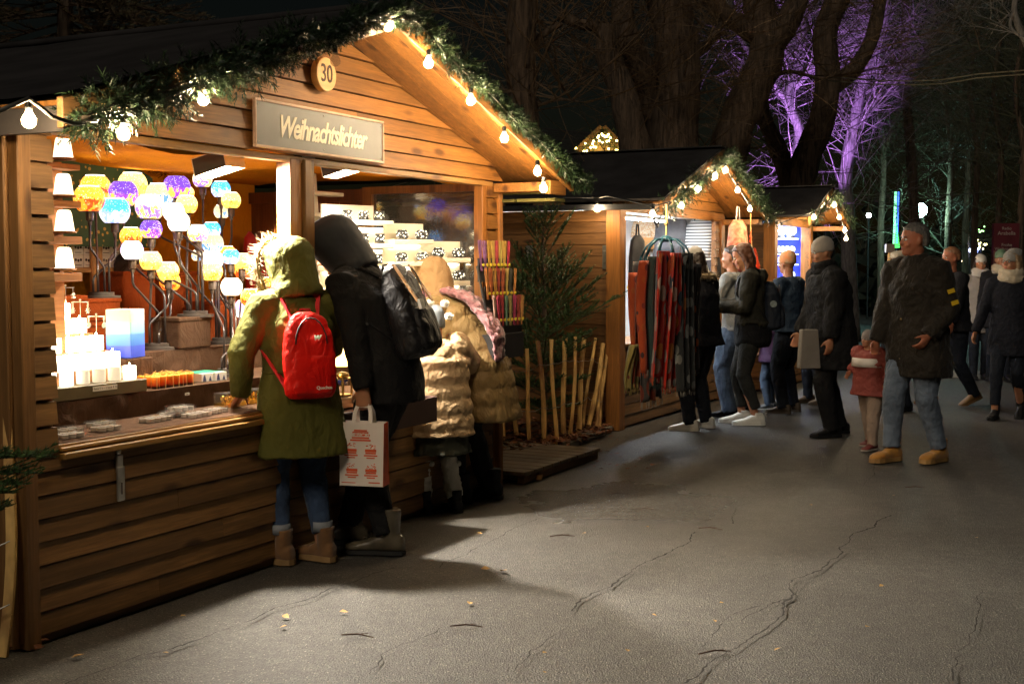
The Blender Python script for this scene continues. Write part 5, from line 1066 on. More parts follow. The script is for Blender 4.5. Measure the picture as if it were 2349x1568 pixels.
m = MB(); b = P.neck+V((0, -.07, -.06)); m.loft([(b+V((0, -.00, .06)), V((.09, 0, 0)), V((0, .05, 0))), (b, V((.12, 0, 0)), V((0, .07, 0))), (b+V((0, -.01, -.08)), V((.105, 0, 0)), V((0, .06, 0))), (b+V((0, 0, -.14)), V((.04, 0, 0)), V((0, .03, 0)))], 16); o = m.build('hood', BEIGE, P.t, True); soft(o, .010, 2, .02, .05)
P.beanie(mat('grey_ribbed_knit', (.11, .12, .13), .9, .15, 10, .5, 60., stretch=(6, 6, 1)), 0, low=-.06, pom=[(.06, -.11, .14), (.085, -.13, .03), (-.03, .02, .16)])
# ---- 4 sand coat
q = gr(1085, 1146); TAN = cloth('sand_quilted_nylon', (.22, .145, .06), .5, .12, 120., .12, 0.); TANL = cloth('sand_hood_lining', (.30, .18, .08), .7, .1, 120., .1, .1)
P = Person('person in long sand-coloured puffer coat and hood bending over the tray', (q.x, q.y), INW+.12, 1.70, lean=40, bow=10, hpitch=14, hyaw=0, pel=(0, -.08), drop=.03, feet=[(-.11, .05, 8), (.11, -.08, -8)], hands=[(-.12, .50, 1.02), (.20, .34, 1.0)], vox=.012, build=1.04, handrot=[(-1, -.3, -.3), (.7, -.7, -.3)])
P.body((.5, .6), face=False); P.trousers(cloth('black_wool_trousers', (.018, .018, .02)), 1.15); P.shoes(BLKN, BLKN, .1, 1.05, 'boot', 1.1)
P.coat(TAN, .53, 1.12, .014, .09, .065, .11, flare=1.12, name='puffer_coat', back=.03); P.hood(TANL, .038, None, fold=.014)
SCF = cloth('pink_grey_check_scarf', (.26, .11, .12), .9, .6, 60., .5, .3, 25.); P.scarf(SCF, r_=.045)
up = (P.neck-P.waist).normalized(); bk = up.cross(P.X); bk = -bk if bk.y > 0 else bk; L_ = -P.X*.06
m = MB(); X_ = P.X
m.loft([(P.neck+bk*.10+up*.03+L_, X_*.06, bk*.035), (P.neck.lerp(P.chest, .5)+bk*.17+L_, X_*.10, bk*.03), (P.chest+bk*.195+L_*1.3, X_*.11, bk*.03), (P.waist+bk*.21+L_*1.6, X_*.12, bk*.035), (P.waist+bk*.235+L_*1.8+V((0, -.04, -.12)), X_*.11, bk*.035), (P.waist+bk*.22+L_*1.8+V((0, -.05, -.24)), X_*.07, bk*.02)], 16)
o = m.build('scarf_tail', SCF, P.t, True); soft(o, .010, 2, .03, .05, .012)
# ---- people at the next huts and on the path
WSH = mat('white_trainer_leather', (.72, .70, .64), .45, .08, 10, .05, 60); GRT = mat('green_heel_tab', (.03, .12, .06), .5, 0, 5, 0)
DRK = cloth('charcoal_jacket_cloth', (.011, .011, .014)); DKT = cloth('dark_jeans_cloth', (.013, .016, .024)); GREENC = cloth('dark_green_brown_coat', (.028, .026, .018)); BHAIR = mat('long_brown_hair', (.10, .035, .014), .45, .35, 20, .3, 90, stretch=(10, 10, .7), sheen=.1)
MIDJ = cloth('mid_blue_jeans', (.09, .13, .20), .85, .35, 260., .4, .1, 6.)
def stand_person(label, px, py, head, H, **k):
    q = gr(px, py); k.setdefault('vox', .016); return Person(label, (q.x, q.y), D(head), H, **k)
P = stand_person('person in dark jacket with wide blond fur collar and white trainers behind the scarves', 1606, 984, 135, 1.68, hpitch=12, hyaw=20, feet=[(-.15, 0, 30), (.14, .03, 14)], hands=[(-.2, .3, 1.1), (.2, .3, 1.1)], lean=4)
P.body(face=False); P.trousers(DKT, 1.15, fold=.012, end=-.03); P.shoes(WSH, WSH, .0, 1.05, 'trainer', 1.1, .028); P.coat(DRK, .78, 1.15, .03, .1, name='jacket')
c = P.neck+P.d[2]*.02; P.fur(mat('tawny_fur', (.34, .24, .13), .8, .3, 30, 0, island=.6), [c+V((math.sin(a)*.16, -.02+math.cos(a)*-.11, .02-.02*math.cos(a))) for a in [-2.2+i*.37 for i in range(13)]], (0, 0, .3), 60, .05, .035, 'fur_collar')
P.hair(mat('dark_hair', (.03, .018, .012), .45, .3, 20, .3, 90, stretch=(10, 10, 1)), .05); P.beanie(mat('pale_grey_knit', (.36, .34, .31), .9, .1, 10, .4, 70., sheen=.3), low=.005)
P = stand_person('woman with long brown hair and white trainers wearing a dark green coat', 1722, 972, 172, 1.74, hpitch=20, feet=[(-.09, -.04, 5), (.10, .08, 3)], hands=[(-.10, .30, 1.12), (.10, .32, 1.14)], lean=3)
P.hairm = BHAIR; P.body((.7, .7)); P.trousers(cloth('black_leggings', (.03, .03, .027)), .98, fold=.008, end=.07); P.shoes(WSH, WSH, .02, 1.1, 'trainer', 1.2, .035)
P.coat(GREENC, .98, 1.12, .026, .09, .0, flare=.98, name='jacket', sw=1.1); m = MB(); m.loft([(V((0, -.01, z)), V((w_, 0, 0)), V((0, w_*.9, 0))) for z, w_ in ((.74, .17), (.78, .195), (.95, .20), (1.05, .18))], 20); o = m.build('black_tunic', BLK, P.t, True); soft(o, .016, 2, .02)
P.hair(BHAIR, .30, -.03, low=-.06, width=1.08); m = MB(); b = P.neck+V((0, -.09, -.02)); m.loft([(b+V((0, 0, .06)), V((.10, 0, 0)), V((0, .06, 0))), (b+V((0, -.02, 0)), V((.13, 0, 0)), V((0, .07, 0))), (b+V((0, -.01, -.10)), V((.10, 0, 0)), V((0, .05, 0)))], 14); o = m.build('hood', GREENC, P.t, True); soft(o, .014, 2, .02)
bpx = backpack('dark blue backpack with round badge on the long-haired woman', P, cloth('midnight_nylon', (.014, .018, .028), .5, .2, 90., .2, 0.), .30, .46, .19, BLKN, off=.05, dz=-.05)
m = MB(); m.T = Matrix.Rotation(PI/2, 4, 'Y'); m.lathe([(0, 0), (.032, 0), (.032, .004), (0, .004)], 20); m.build('round_badge', mat('grey_badge', (.2, .24, .24), .5, .3, 30, 0), bpx, loc=(-.155, -.02, .02))
P = stand_person('person in blue jeans and pale grey jumper half hidden behind the long-haired woman', 1688, 952, 150, 1.72, feet=[(-.17, 0, 12), (.17, 0, -8)], hands=[(-.2, .35, 1.0), (.2, .35, 1.05)], lean=6)
P.body(face=False); P.trousers(MIDJ, 1.45, fold=.016, end=-.04); P.shoes(BLKN, BLKN, .0, 1., 'shoe'); P.coat(cloth('pale_grey_jumper', (.28, .29, .28)), .86, 1.0, .02, name='jumper'); P.hair(mat('dark_hair', (.03, .018, .012)))
P = stand_person('small child in purple quilted jacket and light jeans between the adults', 1772, 938, 140, 1.12, feet=[(-.08, 0, 15), (.08, .05, 0)], hands=[(-.16, .2, .6), (.16, .2, .62)], build=1.2)
P.body(face=False); P.trousers(cloth('light_blue_jeans', (.14, .20, .30), .85, .4, 260., .4, .1, 6.), 1.1, end=-.03); P.shoes(mat('grey_trainer', (.12, .12, .12), .6), WSH, 0, 1.1, 'trainer', 1.2); P.coat(cloth('purple_quilted_nylon', (.10, .05, .12), .5), .50, 1.15, .01, .06, .05, .06, name='puffer_jacket'); P.beanie(mat('plum_knit', (.12, .03, .07), .9))
P = stand_person('person with orange knitted hat and dark jeans seen from behind', 1812, 946, 138, 1.66, feet=[(-.13, 0, 12), (.12, .02, -6)], hands=[(-.2, .3, 1.05), (.2, .3, 1.05)], lean=5, hyaw=-10)
P.body(face=False); P.trousers(DKT, 1.15); P.shoes(mat('brown_worn_shoe', (.08, .055, .035), .6), None, 0, 1., 'shoe'); P.coat(cloth('blue_black_jacket', (.02, .035, .06)), .84, 1.08, .028, name='jacket'); P.beanie(mat('orange_melange_knit', (.42, .15, .05), .9, .6, 18, .6, 60., col2=(.35, .25, .15)), low=-.01)
P = stand_person('blonde woman in black behind the man with the pale beanie', 1882, 925, 190, 1.64, feet=[(-.1, 0, 5), (.1, .1, 0)], vox=.018)
P.hairm = mat('copper_blond_hair', (.40, .19, .07), .45, .3, 20, .3, 90, stretch=(10, 10, .8)); P.body(); P.trousers(DKT); P.shoes(mat('brown_worn_shoe', (.08, .055, .035)), None, 0, 1., 'shoe'); P.coat(DRK, .62, 1.12, .025); P.hair(P.hairm, .14)
P = stand_person('bulky man in long black coat and pale beanie facing the hut', 1902, 998, 190, 1.76, lean=6, hpitch=8, hyaw=-6, feet=[(-.10, .02, 5), (.12, -.16, 0)], hands=[(-.26, .12, .86), (.26, .18, .9)], build=1.22)
P.body(); P.trousers(BLK, 1.2); P.shoes(BLKN, BLKN, .0, 1.05, 'shoe'); P.coat(BLK, .60, 1.14, .028, .12, flare=1.06); P.beanie(mat('stone_knit', (.34, .30, .26), .9, .1, 10, .5, 60., sheen=.2), low=.0); P.scarf(BLK, r_=.035)
hw = P.t.matrix_basis.copy(); hw = Matrix.Translation(P.t.location) @ Matrix.Rotation(P.t.rotation_euler.z, 4, 'Z') @ P.hand[0]
q = at(1855, 800, 10.8); t = thing('shopping_bag', 'plain grey shopping bag held by the bulky man in black', 'bag', (q.x, q.y, q.z-.17), .2); m = MB(); m.slab([(-.10, -.04, 0), (.10, -.04, 0), (.075, -.03, .34), (-.075, -.03, .34)], (0, .07, 0)); bevel(m.build('bag', mat('grey_bag_paper', (.20, .18, .155), .7, .1, 8, .1), t), .01, 2); m = MB(); m.tube([(-.05, 0, .33), (-.03, 0, .42), (.03, 0, .42), (.05, 0, .33)], .004, 6); m.build('handle', BLKN, t)
# toddler
P = stand_person('toddler in red and white jacket with pale trousers walking beside the man', 1996, 1026, 215, .98, feet=[(-.10, .10, 5), (.09, -.12, 0)], hands=[(-.24, .10, .58), (.22, .0, .62)], build=1.3, vox=.012, lean=10)
P.body(); P.trousers(cloth('pale_pink_trousers', (.30, .22, .17)), 1.35, fold=.012); P.shoes(mat('dark_red_shoe', (.16, .03, .03), .6), mat('pale_rubber', (.4, .35, .3)), .0, 1.2, 'shoe', 1.4)
P.coat(cloth('red_child_jacket', (.26, .06, .05), .6), .44, 1.15, .014, .05, .04, .07, name='jacket'); P.beanie(mat('grey_child_knit', (.22, .19, .18), .9), low=-.02)
m = MB(); m.loft([(P.chest+V((0, 0, z)), V((w_, 0, 0)), V((0, w_*.8, 0))) for z, w_ in ((-.035, .158), (.035, .150))], 20); m.build('white_band', mat('white_jacket_band', (.6, .56, .52)), P.t, True)
# walking man
P = stand_person('grey-haired man in long dark brown parka with blue jeans and yellow boots, walking', 2100, 1056, 214, 1.84, lean=4, hpitch=2, hyaw=-26, feet=[(-.12, -.12, 4), (.10, .16, -4)], hands=[(-.20, .13, .98), (.26, .16, .92)], vox=.014, build=1.04, handrot=[(-.5, -.9, 0), (.5, -.9, 0)])
GH = mat('grey_hair', (.13, .12, .11), .5, .6, 30, 1., 60, stretch=(6, 6, 1)); P.hairm = GH; SK2 = mat('ruddy_skin', (.42, .15, .08), .5, .12, 12, .08, 120, sss=.25); P.skin = SK2
P.body((.6, .9)); P.trousers(cloth('washed_blue_jeans', (.11, .14, .19), .85, .35, 260., .4, .1, 6.), 1.12, fold=.018, end=.02); P.shoes(mat('yellow_nubuck', (.40, .18, .025), .75, .15, 14, .2, 120., sheen=.2), mat('ochre_rubber', (.32, .18, .06), .6), .07, 1.04, 'boot', 1.12, .03, SOLE, .014)
PARK = cloth('dark_brown_parka', (.017, .013, .009), .7, .25, 200., .25, .1); P.coat(PARK, .66, 1.16, .034, .12, flare=1.08, name='parka', collar=.07, sw=1.12); P.hair(GH, low=.0)
YP = mat('yellow_arm_patch', (.75, .48, .02), .5, .1, 12, 0)
for k, (zz, a_) in enumerate(((.22, .0), (.52, .0))):
    e, s0 = P.elb[0], P.sh[0]; c = s0.lerp(e, .35+zz); out = V((-1, .35, .1)).normalized(); m = MB(); c = c+out*.088; u_ = (s0-e).normalized(); sd = u_.cross(out).normalized(); m.slab([c-sd*.03-u_*.016, c+sd*.03-u_*.016, c+sd*.03+u_*.016, c-sd*.03+u_*.016], out*.005); m.build('arm_patch', YP, P.t)
m = MB()
for z_ in (.8, .95, 1.1, 1.25, 1.4): m.ball((.03, P.pel.y+.185-(.02 if z_ < 1.3 else .03), z_), .010, 8, 6)
o = m.build('press_studs', mat('dull_brass', (.3, .22, .1), .4, metal=.8), P.t, True); o['kind'] = 'stuff'
# cap man
P = stand_person('man in pale flat cap and glasses behind the walking man', 2062, 940, 212, 1.68, vox=.018, feet=[(-.1, 0, 5), (.1, .1, 0)])
P.body(); P.glasses(); P.trousers(DKT); P.shoes(BLKN, BLKN, 0, 1., 'shoe'); P.coat(cloth('dark_blue_windcheater', (.02, .04, .09)), .75, 1.1, .02, name='jacket')
m = MB(); h = lambda x, y, z: P.head+P.Rh @ V((x, y, z))*P.s
m.loft([(h(0, -.01, .035), P.Rh @ V((.085, 0, 0)), P.Rh @ V((0, .11, 0))), (h(0, .0, .06), P.Rh @ V((.098, 0, 0)), P.Rh @ V((0, .128, 0))), (h(0, .01, .085), P.Rh @ V((.092, 0, 0)), P.Rh @ V((0, .118, 0))), (h(0, -.01, .11), P.Rh @ V((.05, 0, 0)), P.Rh @ V((0, .07, 0)))], 20); m.slab([h(-.06, .09, .035), h(.06, .09, .035), h(.04, .155, .022), h(-.04, .155, .022)], V((0, 0, .012))); o = m.build('flat_cap', mat('pale_tweed', (.42, .38, .31), .9, .15, 30, .3, 90), P.t, True); soft(o, .010, 2)
# dark man behind right
P = stand_person('dark-clad man striding left behind the grey-haired man', 2184, 926, 196, 1.72, vox=.018, lean=5, feet=[(-.1, -.22, 0, .04, 20), (.1, .2, 0)], hands=[(-.3, .25, .85), (.28, -.1, .85)], skin=SK2)
P.hairm = mat('thin_reddish_hair', (.30, .14, .07), .5); P.body(); P.trousers(DKT, 1.1); P.shoes(mat('light_brown_shoe', (.26, .14, .05), .6), None, 0, 1.05, 'shoe'); P.coat(DRK, .80, 1.08, .02, name='jacket'); P.hair(P.hairm, low=.02)
# far woman in white coat
P = stand_person('distant woman in pale coat and white hat between the walkers', 2243, 868, 260, 1.66, vox=.02, feet=[(-.08, 0, 0), (.08, .1, 0)])
P.hairm = mat('dark_hair', (.03, .018, .012)); P.body(); P.trousers(DKT); P.shoes(BLKN, BLKN, .1, 1., 'boot'); P.coat(cloth('pale_grey_wool_coat', (.30, .27, .25)), .62, 1.05, .02); P.beanie(mat('white_wool_knit', (.6, .57, .52)), low=.01); P.hair(P.hairm, .2); P.scarf(mat('pale_scarf_wool', (.5, .46, .42), .9))
P = stand_person('person with green-trimmed hat far behind the woman with glasses', 2290, 872, 255, 1.72, vox=.02)
P.body(); P.trousers(DKT); P.shoes(BLKN, BLKN, .0, 1., 'shoe'); P.coat(DRK, .7, 1.1, .02); P.beanie(mat('green_grey_knit', (.12, .2, .12)), low=.01); P.scarf(mat('cream_scarf_wool', (.45, .38, .28), .9))
# right woman
P = stand_person('woman in slouchy grey hat, glasses and cream scarf at the right edge', 2312, 958, 236, 1.66, hyaw=-25, hpitch=-4, vox=.014, feet=[(-.09, -.14, 4, .03, 16), (.09, .16, 0)], hands=[(-.30, .10, .80), (.30, .16, .82)])
P.hairm = mat('ash_blond_hair', (.34, .22, .12), .45); P.body((.5, .5)); P.glasses(); P.trousers(DKT, .95, end=.06); P.shoes(BLKN, BLKN, .18, 1.0, 'boot')
P.coat(cloth('night_blue_coat', (.010, .011, .017)), .62, 1.06, .02, flare=1.12); P.hair(P.hairm, .10); P.beanie(mat('grey_slouch_knit', (.30, .28, .25), .9, .15, 10, .5, 50., sheen=.2), .07, low=.005); P.scarf(mat('cream_chunky_knit', (.55, .46, .33), .9, .15, 14, .8, 50.), r_=.05)
# vendor inside the hut
P = Person('vendor in dark clothes behind the globe lanterns inside hut 30', tuple(S.w(2.35, 1.80, 0))[:2], S.a-PI/2+.5, 1.60, hpitch=18, vox=.018, drop=.0)
P.hairm = mat('dark_hair', (.03, .018, .012)); P.body(); P.trousers(DKT); P.shoes(BLKN, BLKN, 0, 1., 'shoe'); P.coat(BLK, .8, 1., .02, name='jacket'); P.hair(P.hairm, .15)
# ================================================================ the neighbouring huts
def hut(F, label, W_, Dp, ax, ez=2.06, az=2.78, ov=-.46, x0=.10, jamb=.0, open_to=None, z_open=2.0, inner=None, post=.11):
    t = thing('market_hut', label, 'market stall', F.o, F.a, 'wooden market huts'); rz_ = lambda x: az-(az-ez)*abs(x-ax)/(ax+.2); rx = 2*ax+.2
    if open_to is None: open_to = W_-.15
    m = MB(); m.box(-.11, .03, -.03, .11, 0, ez-.03); bevel(m.build('corner_post', WZ, t))
    m = MB(); m.box(W_-.09, W_+.03, -.03, .10, 0, ez-.03); bevel(m.build('corner_post', WZ, t))
    m = MB(); plank_stack(m, .03, W_-.1, 0, .03, .02, .76, .1); m.build('lower_wall', WDX, t)
    m = MB(); plank_stack(m, open_to, W_-.09, -.005, .03, .76, z_open); m.box(open_to+.002, W_-.092, .012, .04, .765, z_open-.01); m.build('side_planks', WX, t)  # includes a hidden backing added to block light between planks
    m = MB()
    z = .02; m.box(-.018, -.008, .10, Dp-.02, .01, ez-.04)  # thin sheet added behind the planks to stop interior light leaking out
    while z < ez-.05: m.box(-.05-R.uniform(0, .003), -.02, .112, Dp-.13, z+.006, min(ez-.02, z+.105)); z += .105
    m.build('side_wall', wood('side_plank_inward', (.33, .15, .045), 1), t)
    m = MB(); m.box(-.075, -.015, Dp-.129, Dp, 0, ez-.03); bevel(m.build('corner_post', WZ, t))
    m = MB()
    z = z_open
    while z < az-.05:
        e = min(z+.1, az-.03); hw = lambda zz: (az-max(zz, ez))/(az-ez)*(ax+.2)-.02
        m.slab([(max(-.1, ax-hw(z)), -.03, z+.006), (min(W_+.05, ax+hw(z)), -.03, z+.006), (min(W_+.05, ax+hw(e)), -.015, e), (max(-.1, ax-hw(e)), -.015, e)], (0, .03, 0)); z = e
    m.build('gable', WX, t)
    m = MB()
    for a, b in ((-.24, ax), (ax, rx)):
        m.slab([(a, ov-.03, rz_(a)+.04), (b, ov-.03, rz_(b)+.04), (b, Dp+.5, rz_(b)+.04), (a, Dp+.5, rz_(a)+.04)], (0, 0, .02))
    m.build('roof', FELT, t); m = MB(); m.bar((ax, ov-.035, az+.055), (ax, Dp+.5, az+.055), .22, .012); m.build('ridge_cap', mat('grey_ridge_felt', (.045, .042, .04), .9, .3, 4, .3, 120), t)
    for a, b in ((-.24, ax), (ax, rx)):
        m = MB(); m.slab([(a, ov-.02, rz_(a)-.07), (b, ov-.02, rz_(b)-.07), (b, ov-.02, rz_(b)+.036), (a, ov-.02, rz_(a)+.036)], (0, .03, 0)); bevel(m.build('verge_board', WX, t))
    m = MB()
    for a, b in ((-.21, ax), (ax, rx)):
        for j in range(4): y0 = ov+.03+j*.11; m.slab([(a, y0, rz_(a)), (b, y0, rz_(b)), (b, y0+.105, rz_(b)), (a, y0+.105, rz_(a))], (0, 0, .02))
    m.build('soffit', WX, t); m = MB(); m.box(W_-.02, rx-.08, ov+.03, -.02, ez-.09, ez-.03); bevel(m.build('eave_beam', WX, t))
    m = MB(); m.box(-.02, W_, Dp-.02, Dp, 0, ez); m.box(W_-.02, W_, .1, Dp-.02, 0, ez); m.build('inner_wall', inner or ORANGE, t)
    m = MB(); m.box(0, W_-.05, .03, Dp-.03, ez-.02, ez); m.build('ceiling', inner or ORANGE, t); m = MB(); m.box(0, W_-.02, -.03, .45, .765, .79); bevel(m.build('counter', WX, t)); m = MB(); m.box(.0, W_-.03, .04, Dp-.03, 0, .03); m.build('hut_floor', WDX, t)
    return t, rz_, rx
O2 = S.w(7.19, .41, 0); S2 = Frame(O2.x, O2.y, S.a); ax2 = S2.y(1655, 345, -.46).x; op2 = S2.y(1640, 500, 0).x; az2 = S2.y(1655, 350, -.46).z
WW2 = 2*ax2-.02
WHT = mat('white_backing_cloth', (.8, .8, .8), .8, .05, 5, .1, 60)
h2, rz2, rx2 = hut(S2, 'market hut with white lit interior selling bags and scarves', WW2, 1.36, ax2, az=az2, open_to=op2, inner=WHT)
for k, (px, py) in enumerate(((1390, 590), )):
    p = S2.x(px, py, -.055); m = MB(); m.box(-.062, -.050, p.y-.035, p.y+.035, p.z-.11, p.z+.11); m.box(-.075, -.06, p.y-.02, p.y+.02, p.z-.05, p.z+.06); bevel(m.build('hasp', ZINC, h2), .004)
p = S2.x(1217, 585, -.055); m = MB(); m.box(-.085, -.075, p.y-.035, p.y+.035, p.z-.09, p.z+.09); m.build('hasp', ZINC, h2)
m = MB(); m.bar((-.26, -.4, 2.03), (-.26, 1.8, 2.05), .04, .05); m.build('fascia', PLAST, h2)
O3 = S.w(11.3, .10, 0); S3 = Frame(O3.x, O3.y, S.a); ax3 = S3.y(1906, 433, -.46).x; az3 = S3.y(1906, 436, -.46).z; op3 = S3.y(1860, 560, 0).x
BLUEC = mat('royal_blue_velvet', (.01, .03, .55), .8, .5, 2.5, .3, 90, sheen=.4)
h3, rz3, rx3 = hut(S3, 'farther market hut with blue velvet interior and snow globes', 2*ax3, 1.5, ax3, az=az3, open_to=op3, inner=BLUEC)
LEDB = glow('white_led_strip', (.85, .93, 1.), 75.)
for F, nm, x0, x1, y, z, lab in ((S2, 'ceiling_lamp', .3, op2-.3, .5, 1.99, 'white strip lamp under the ceiling of the bag hut'), (S3, 'ceiling_lamp', .2, op3-.1, .25, 1.95, 'white strip lamp under the ceiling of the snow globe hut')):
    t = thing(nm, lab, 'lamp', F.w(x0, y, z), F.a, 'strip lamps'); m = MB(); m.box(0, x1-x0, -.03, .03, .02, .045); m.build('housing', CREAM, t); m = MB(); m.box(.01, x1-x0-.01, -.02, .02, 0, .018); m.build('tube', LEDB, t)
def gpath(F, ax, rz_, rx, ov, n=9, dz=0., lo=0., left=True, fall=.1):
    a, b = (-.24+lo, ax) if left else (ax, rx+fall); return [(a+(b-a)*i/(n-1), ov-.05, rz_(max(-.24, min(rx, a+(b-a)*i/(n-1))))+dz+.012*math.sin(i*2.3)) for i in range(n)]
garland('fir garland along the left slope of the bag hut', S2, gpath(S2, ax2, rz2, rx2, -.46, dz=-.03), .13, 420, 1.4, tn=11)
garland('fir garland along the right slope of the bag hut', S2, gpath(S2, ax2, rz2, rx2, -.46, dz=.0, left=False), .10, 420, .9, tn=11)
garland('fir garland along the left slope of the snow globe hut', S3, gpath(S3, ax3, rz3, rx3, -.46, dz=-.03), .10, 160, 1.2, tn=10)
garland('fir garland along the right slope of the snow globe hut', S3, gpath(S3, ax3, rz3, rx3, -.46, dz=.0, left=False), .08, 160, .9, tn=10)
for F, pts, lab, yy in ((S2, ((1563, 462), (1600, 424), (1640, 394), (1664, 381), (1692, 427), (1720, 470), (1497, 480)), 'string of warm bulbs along the gable of the bag hut', -.56), (S3, ((1914, 462), (1925, 491), (1938, 520), (1941, 540), (1792, 517), (1867, 490)), 'string of warm bulbs along the gable of the snow globe hut', -.56)):
    bb = [F.y(*q, yy) for q in pts]; cb = sorted([tuple(b+V((0, .02, .02))) for b in bb]); chain(lab, F, None, bb, cb, s=.8)
t = thing('light_chain', 'single warm bulb on a black cable at the eave of the bag hut', 'string lights', S2.o, S2.a, 'warm light chains on the huts'); p = S2.x(1370, 468, -.30); bulb(t, p, .85)
m = MB(); m.tube([(-.29, -.4, 2.03), p+V((0, -.1, .07)), p+V((0, 0, .055)), p+V((0, .3, .07)), (-.29, 1.7, 2.07)], .006, 6); m.build('cable', PLAST, t, True)
# ---- bags hung in the bag hut
def bagmat(n, a, b, sc=40): return mat(n, a, .8, .3, sc, .3, 60, col2=b)
def hangbag(label, x, y, z, w, h, d, c, F=S2, c2=None, nm='hanging_bag'):
    t = thing(nm, label, 'bag', F.w(x, y, z), F.a, 'bags hung in the hut'); m = MB(); m.loft([((0, 0, -h/2), (w*.42, 0, 0), (0, d*.35, 0), .7), ((0, 0, -h*.42), (w*.5, 0, 0), (0, d*.5, 0), .7), ((0, 0, 0), (w*.47, 0, 0), (0, d*.5, 0), .7), ((0, 0, h*.38), (w*.4, 0, 0), (0, d*.4, 0), .7), ((0, 0, h/2), (w*.25, 0, 0), (0, d*.2, 0), .8)], 18); m.build('bag', c, t, True)
    m = MB(); m.tube([(-w*.2, 0, h*.45), (-w*.1, 0, h*.75), (w*.1, 0, h*.75), (w*.2, 0, h*.45)], .008, 6); m.build('strap', c2 or BLKN, t, True); m = MB(); m.loft([((0, -d*.45, -h*.35), (w*.3, 0, 0), (0, d*.14, 0), .7), ((0, -d*.45, -h*.02), (w*.32, 0, 0), (0, d*.14, 0), .7)], 14); m.build('pocket', c2 or c, t, True); return t
STR = {}
BG = (('striped woven shoulder bag at the upper left of the bag hut', 1478, 525, .26, .2, .8, bagmat('ethnic_stripe', (.5, .25, .1), (.7, .65, .5), 60)), ('brown leather satchel below the striped bag', 1480, 555, .24, .16, .8, bagmat('tan_leather_bag', (.4, .2, .07), (.3, .15, .06), 8)), ('patterned pouch beside the satchel', 1468, 585, .2, .15, .7, bagmat('red_pattern_bag', (.45, .08, .04), (.6, .5, .3), 70)),
      ('grey rucksack in the middle of the bag hut', 1540, 545, .36, .46, .75, bagmat('slate_canvas', (.12, .12, .13), (.08, .08, .09), 6)), ('white rucksack with grey stripes right of the grey rucksack', 1608, 555, .34, .44, .7, None), ('black bag low on the right side of the opening', 1630, 610, .2, .24, .5, bagmat('black_canvas', (.03, .03, .035), (.015, .015, .02), 6)),
      ('orange knitted long toy bag at the lower left', 1460, 620, .12, .26, .5, bagmat('orange_knit_toy', (.75, .25, .02), (.6, .08, .02), 90)))
SM, t_, p_ = nodes('grey_white_stripes'); wv = N(t_, 'ShaderNodeTexWave', i_Scale=9.); wv.bands_direction = 'Z'; tc = t_.nodes.new('ShaderNodeTexCoord'); t_.links.new(tc.outputs['Object'], wv.inputs[0]); t_.links.new(ramp(t_, wv.outputs[0], [(.4, (.08, .08, .09)), (.5, (.7, .7, .68))]), p_.inputs['Base Color'])
for lab, px, py, w, h, y, c in BG:
    p = S2.x(px, py, WW2-.12); o = hangbag(lab, WW2-.12, p.y, p.z, w*1.25, h*1.1, .14, c or SM); o.rotation_euler = (0, 0, S2.a-PI/2)
rr = random.Random(11)
for k in range(14):
    px, py = rr.uniform(1450, 1510), rr.uniform(635, 680); p = S2.x(px, py, WW2-.3); c = [(.02, .3, .06), (.6, .03, .03), (.03, .08, .5), (.7, .4, .03)][k % 4]; m = MB(); m.ball((0, 0, 0), (.03, .03, .035), 10, 8); m.ball((0, -.01, .04), (.02, .02, .02), 8, 6)
    o = thing('felt_toy', 'small %s felt toy lying in the heap on the bag hut counter' % ('green', 'red', 'blue', 'yellow')[k % 4], 'toy', S2.w(WW2-.3+rr.uniform(-.1, .1), p.y, p.z), 0, 'felt toys on the counter'); m.build('felt_body', mat('felt_%d' % (k % 4), c, .9), o, True)
# red patterned rucksack and tassels hanging outside
p = S2.y(1692, 565, -.38); t = hangbag('large red floral rucksack hanging under the right eave of the bag hut', p.x, -.38, p.z, .34, .56, .2, bagmat('red_floral_cloth', (.42, .05, .02), (.5, .32, .18), 14), c2=bagmat('grey_floral_cloth', (.35, .30, .22), (.2, .2, .22), 30), nm='hanging_rucksack')
p = S2.y(1690, 650, -.36); hangbag('small black bag with white print under the red rucksack', p.x, -.36, p.z, .26, .2, .1, bagmat('black_print', (.03, .03, .03), (.4, .4, .4), 40))
t = thing('tassel_string', 'orange-red tassels on a cord beside the red rucksack', 'tassels', S2.o, S2.a); pts = [S2.y(*q, -.45) for q in ((1722, 490), (1722, 530), (1724, 560), (1728, 585))]
m = MB(); m.tube(pts, .006, 6); m.build('cord', RAF, t); TSM = mat('orange_red_tassel', (.75, .06, .01), .8, .2, 10, 0); m = MB()
for k in range(40): a = pts[3]+V((rr.uniform(-.02, .02), rr.uniform(-.02, .02), rr.uniform(0, .08))); m.tube([a, a+V((.08+rr.uniform(-.04, .04), 0, -.08)), a+V((.16+rr.uniform(-.08, .05), rr.uniform(-.03, .03), -.22+rr.uniform(-.04, .04)))], .0035, 4)
for k in range(24): a = pts[1]+V((rr.uniform(-.02, .02), 0, rr.uniform(-.12, .04))); m.tube([a, a+V((rr.uniform(-.05, .05), 0, -.03))], .004, 4)
m.build('tassels', TSM, t)
t = thing('umbrella_handle', 'black hooked handle hanging at the top left of the opening', 'umbrella', S2.o, S2.a); pts = [S2.y(*q, -.2) for q in ((1498, 478), (1500, 505), (1508, 520), (1511, 508))]; m = MB(); m.tube(pts, .012, 8); m.build('hook', PLAST, t, True); m = MB(); m.tube([pts[0], pts[0]+V((-.02, 0, .1))], .02, 8); m.build('shaft', PLAST, t)
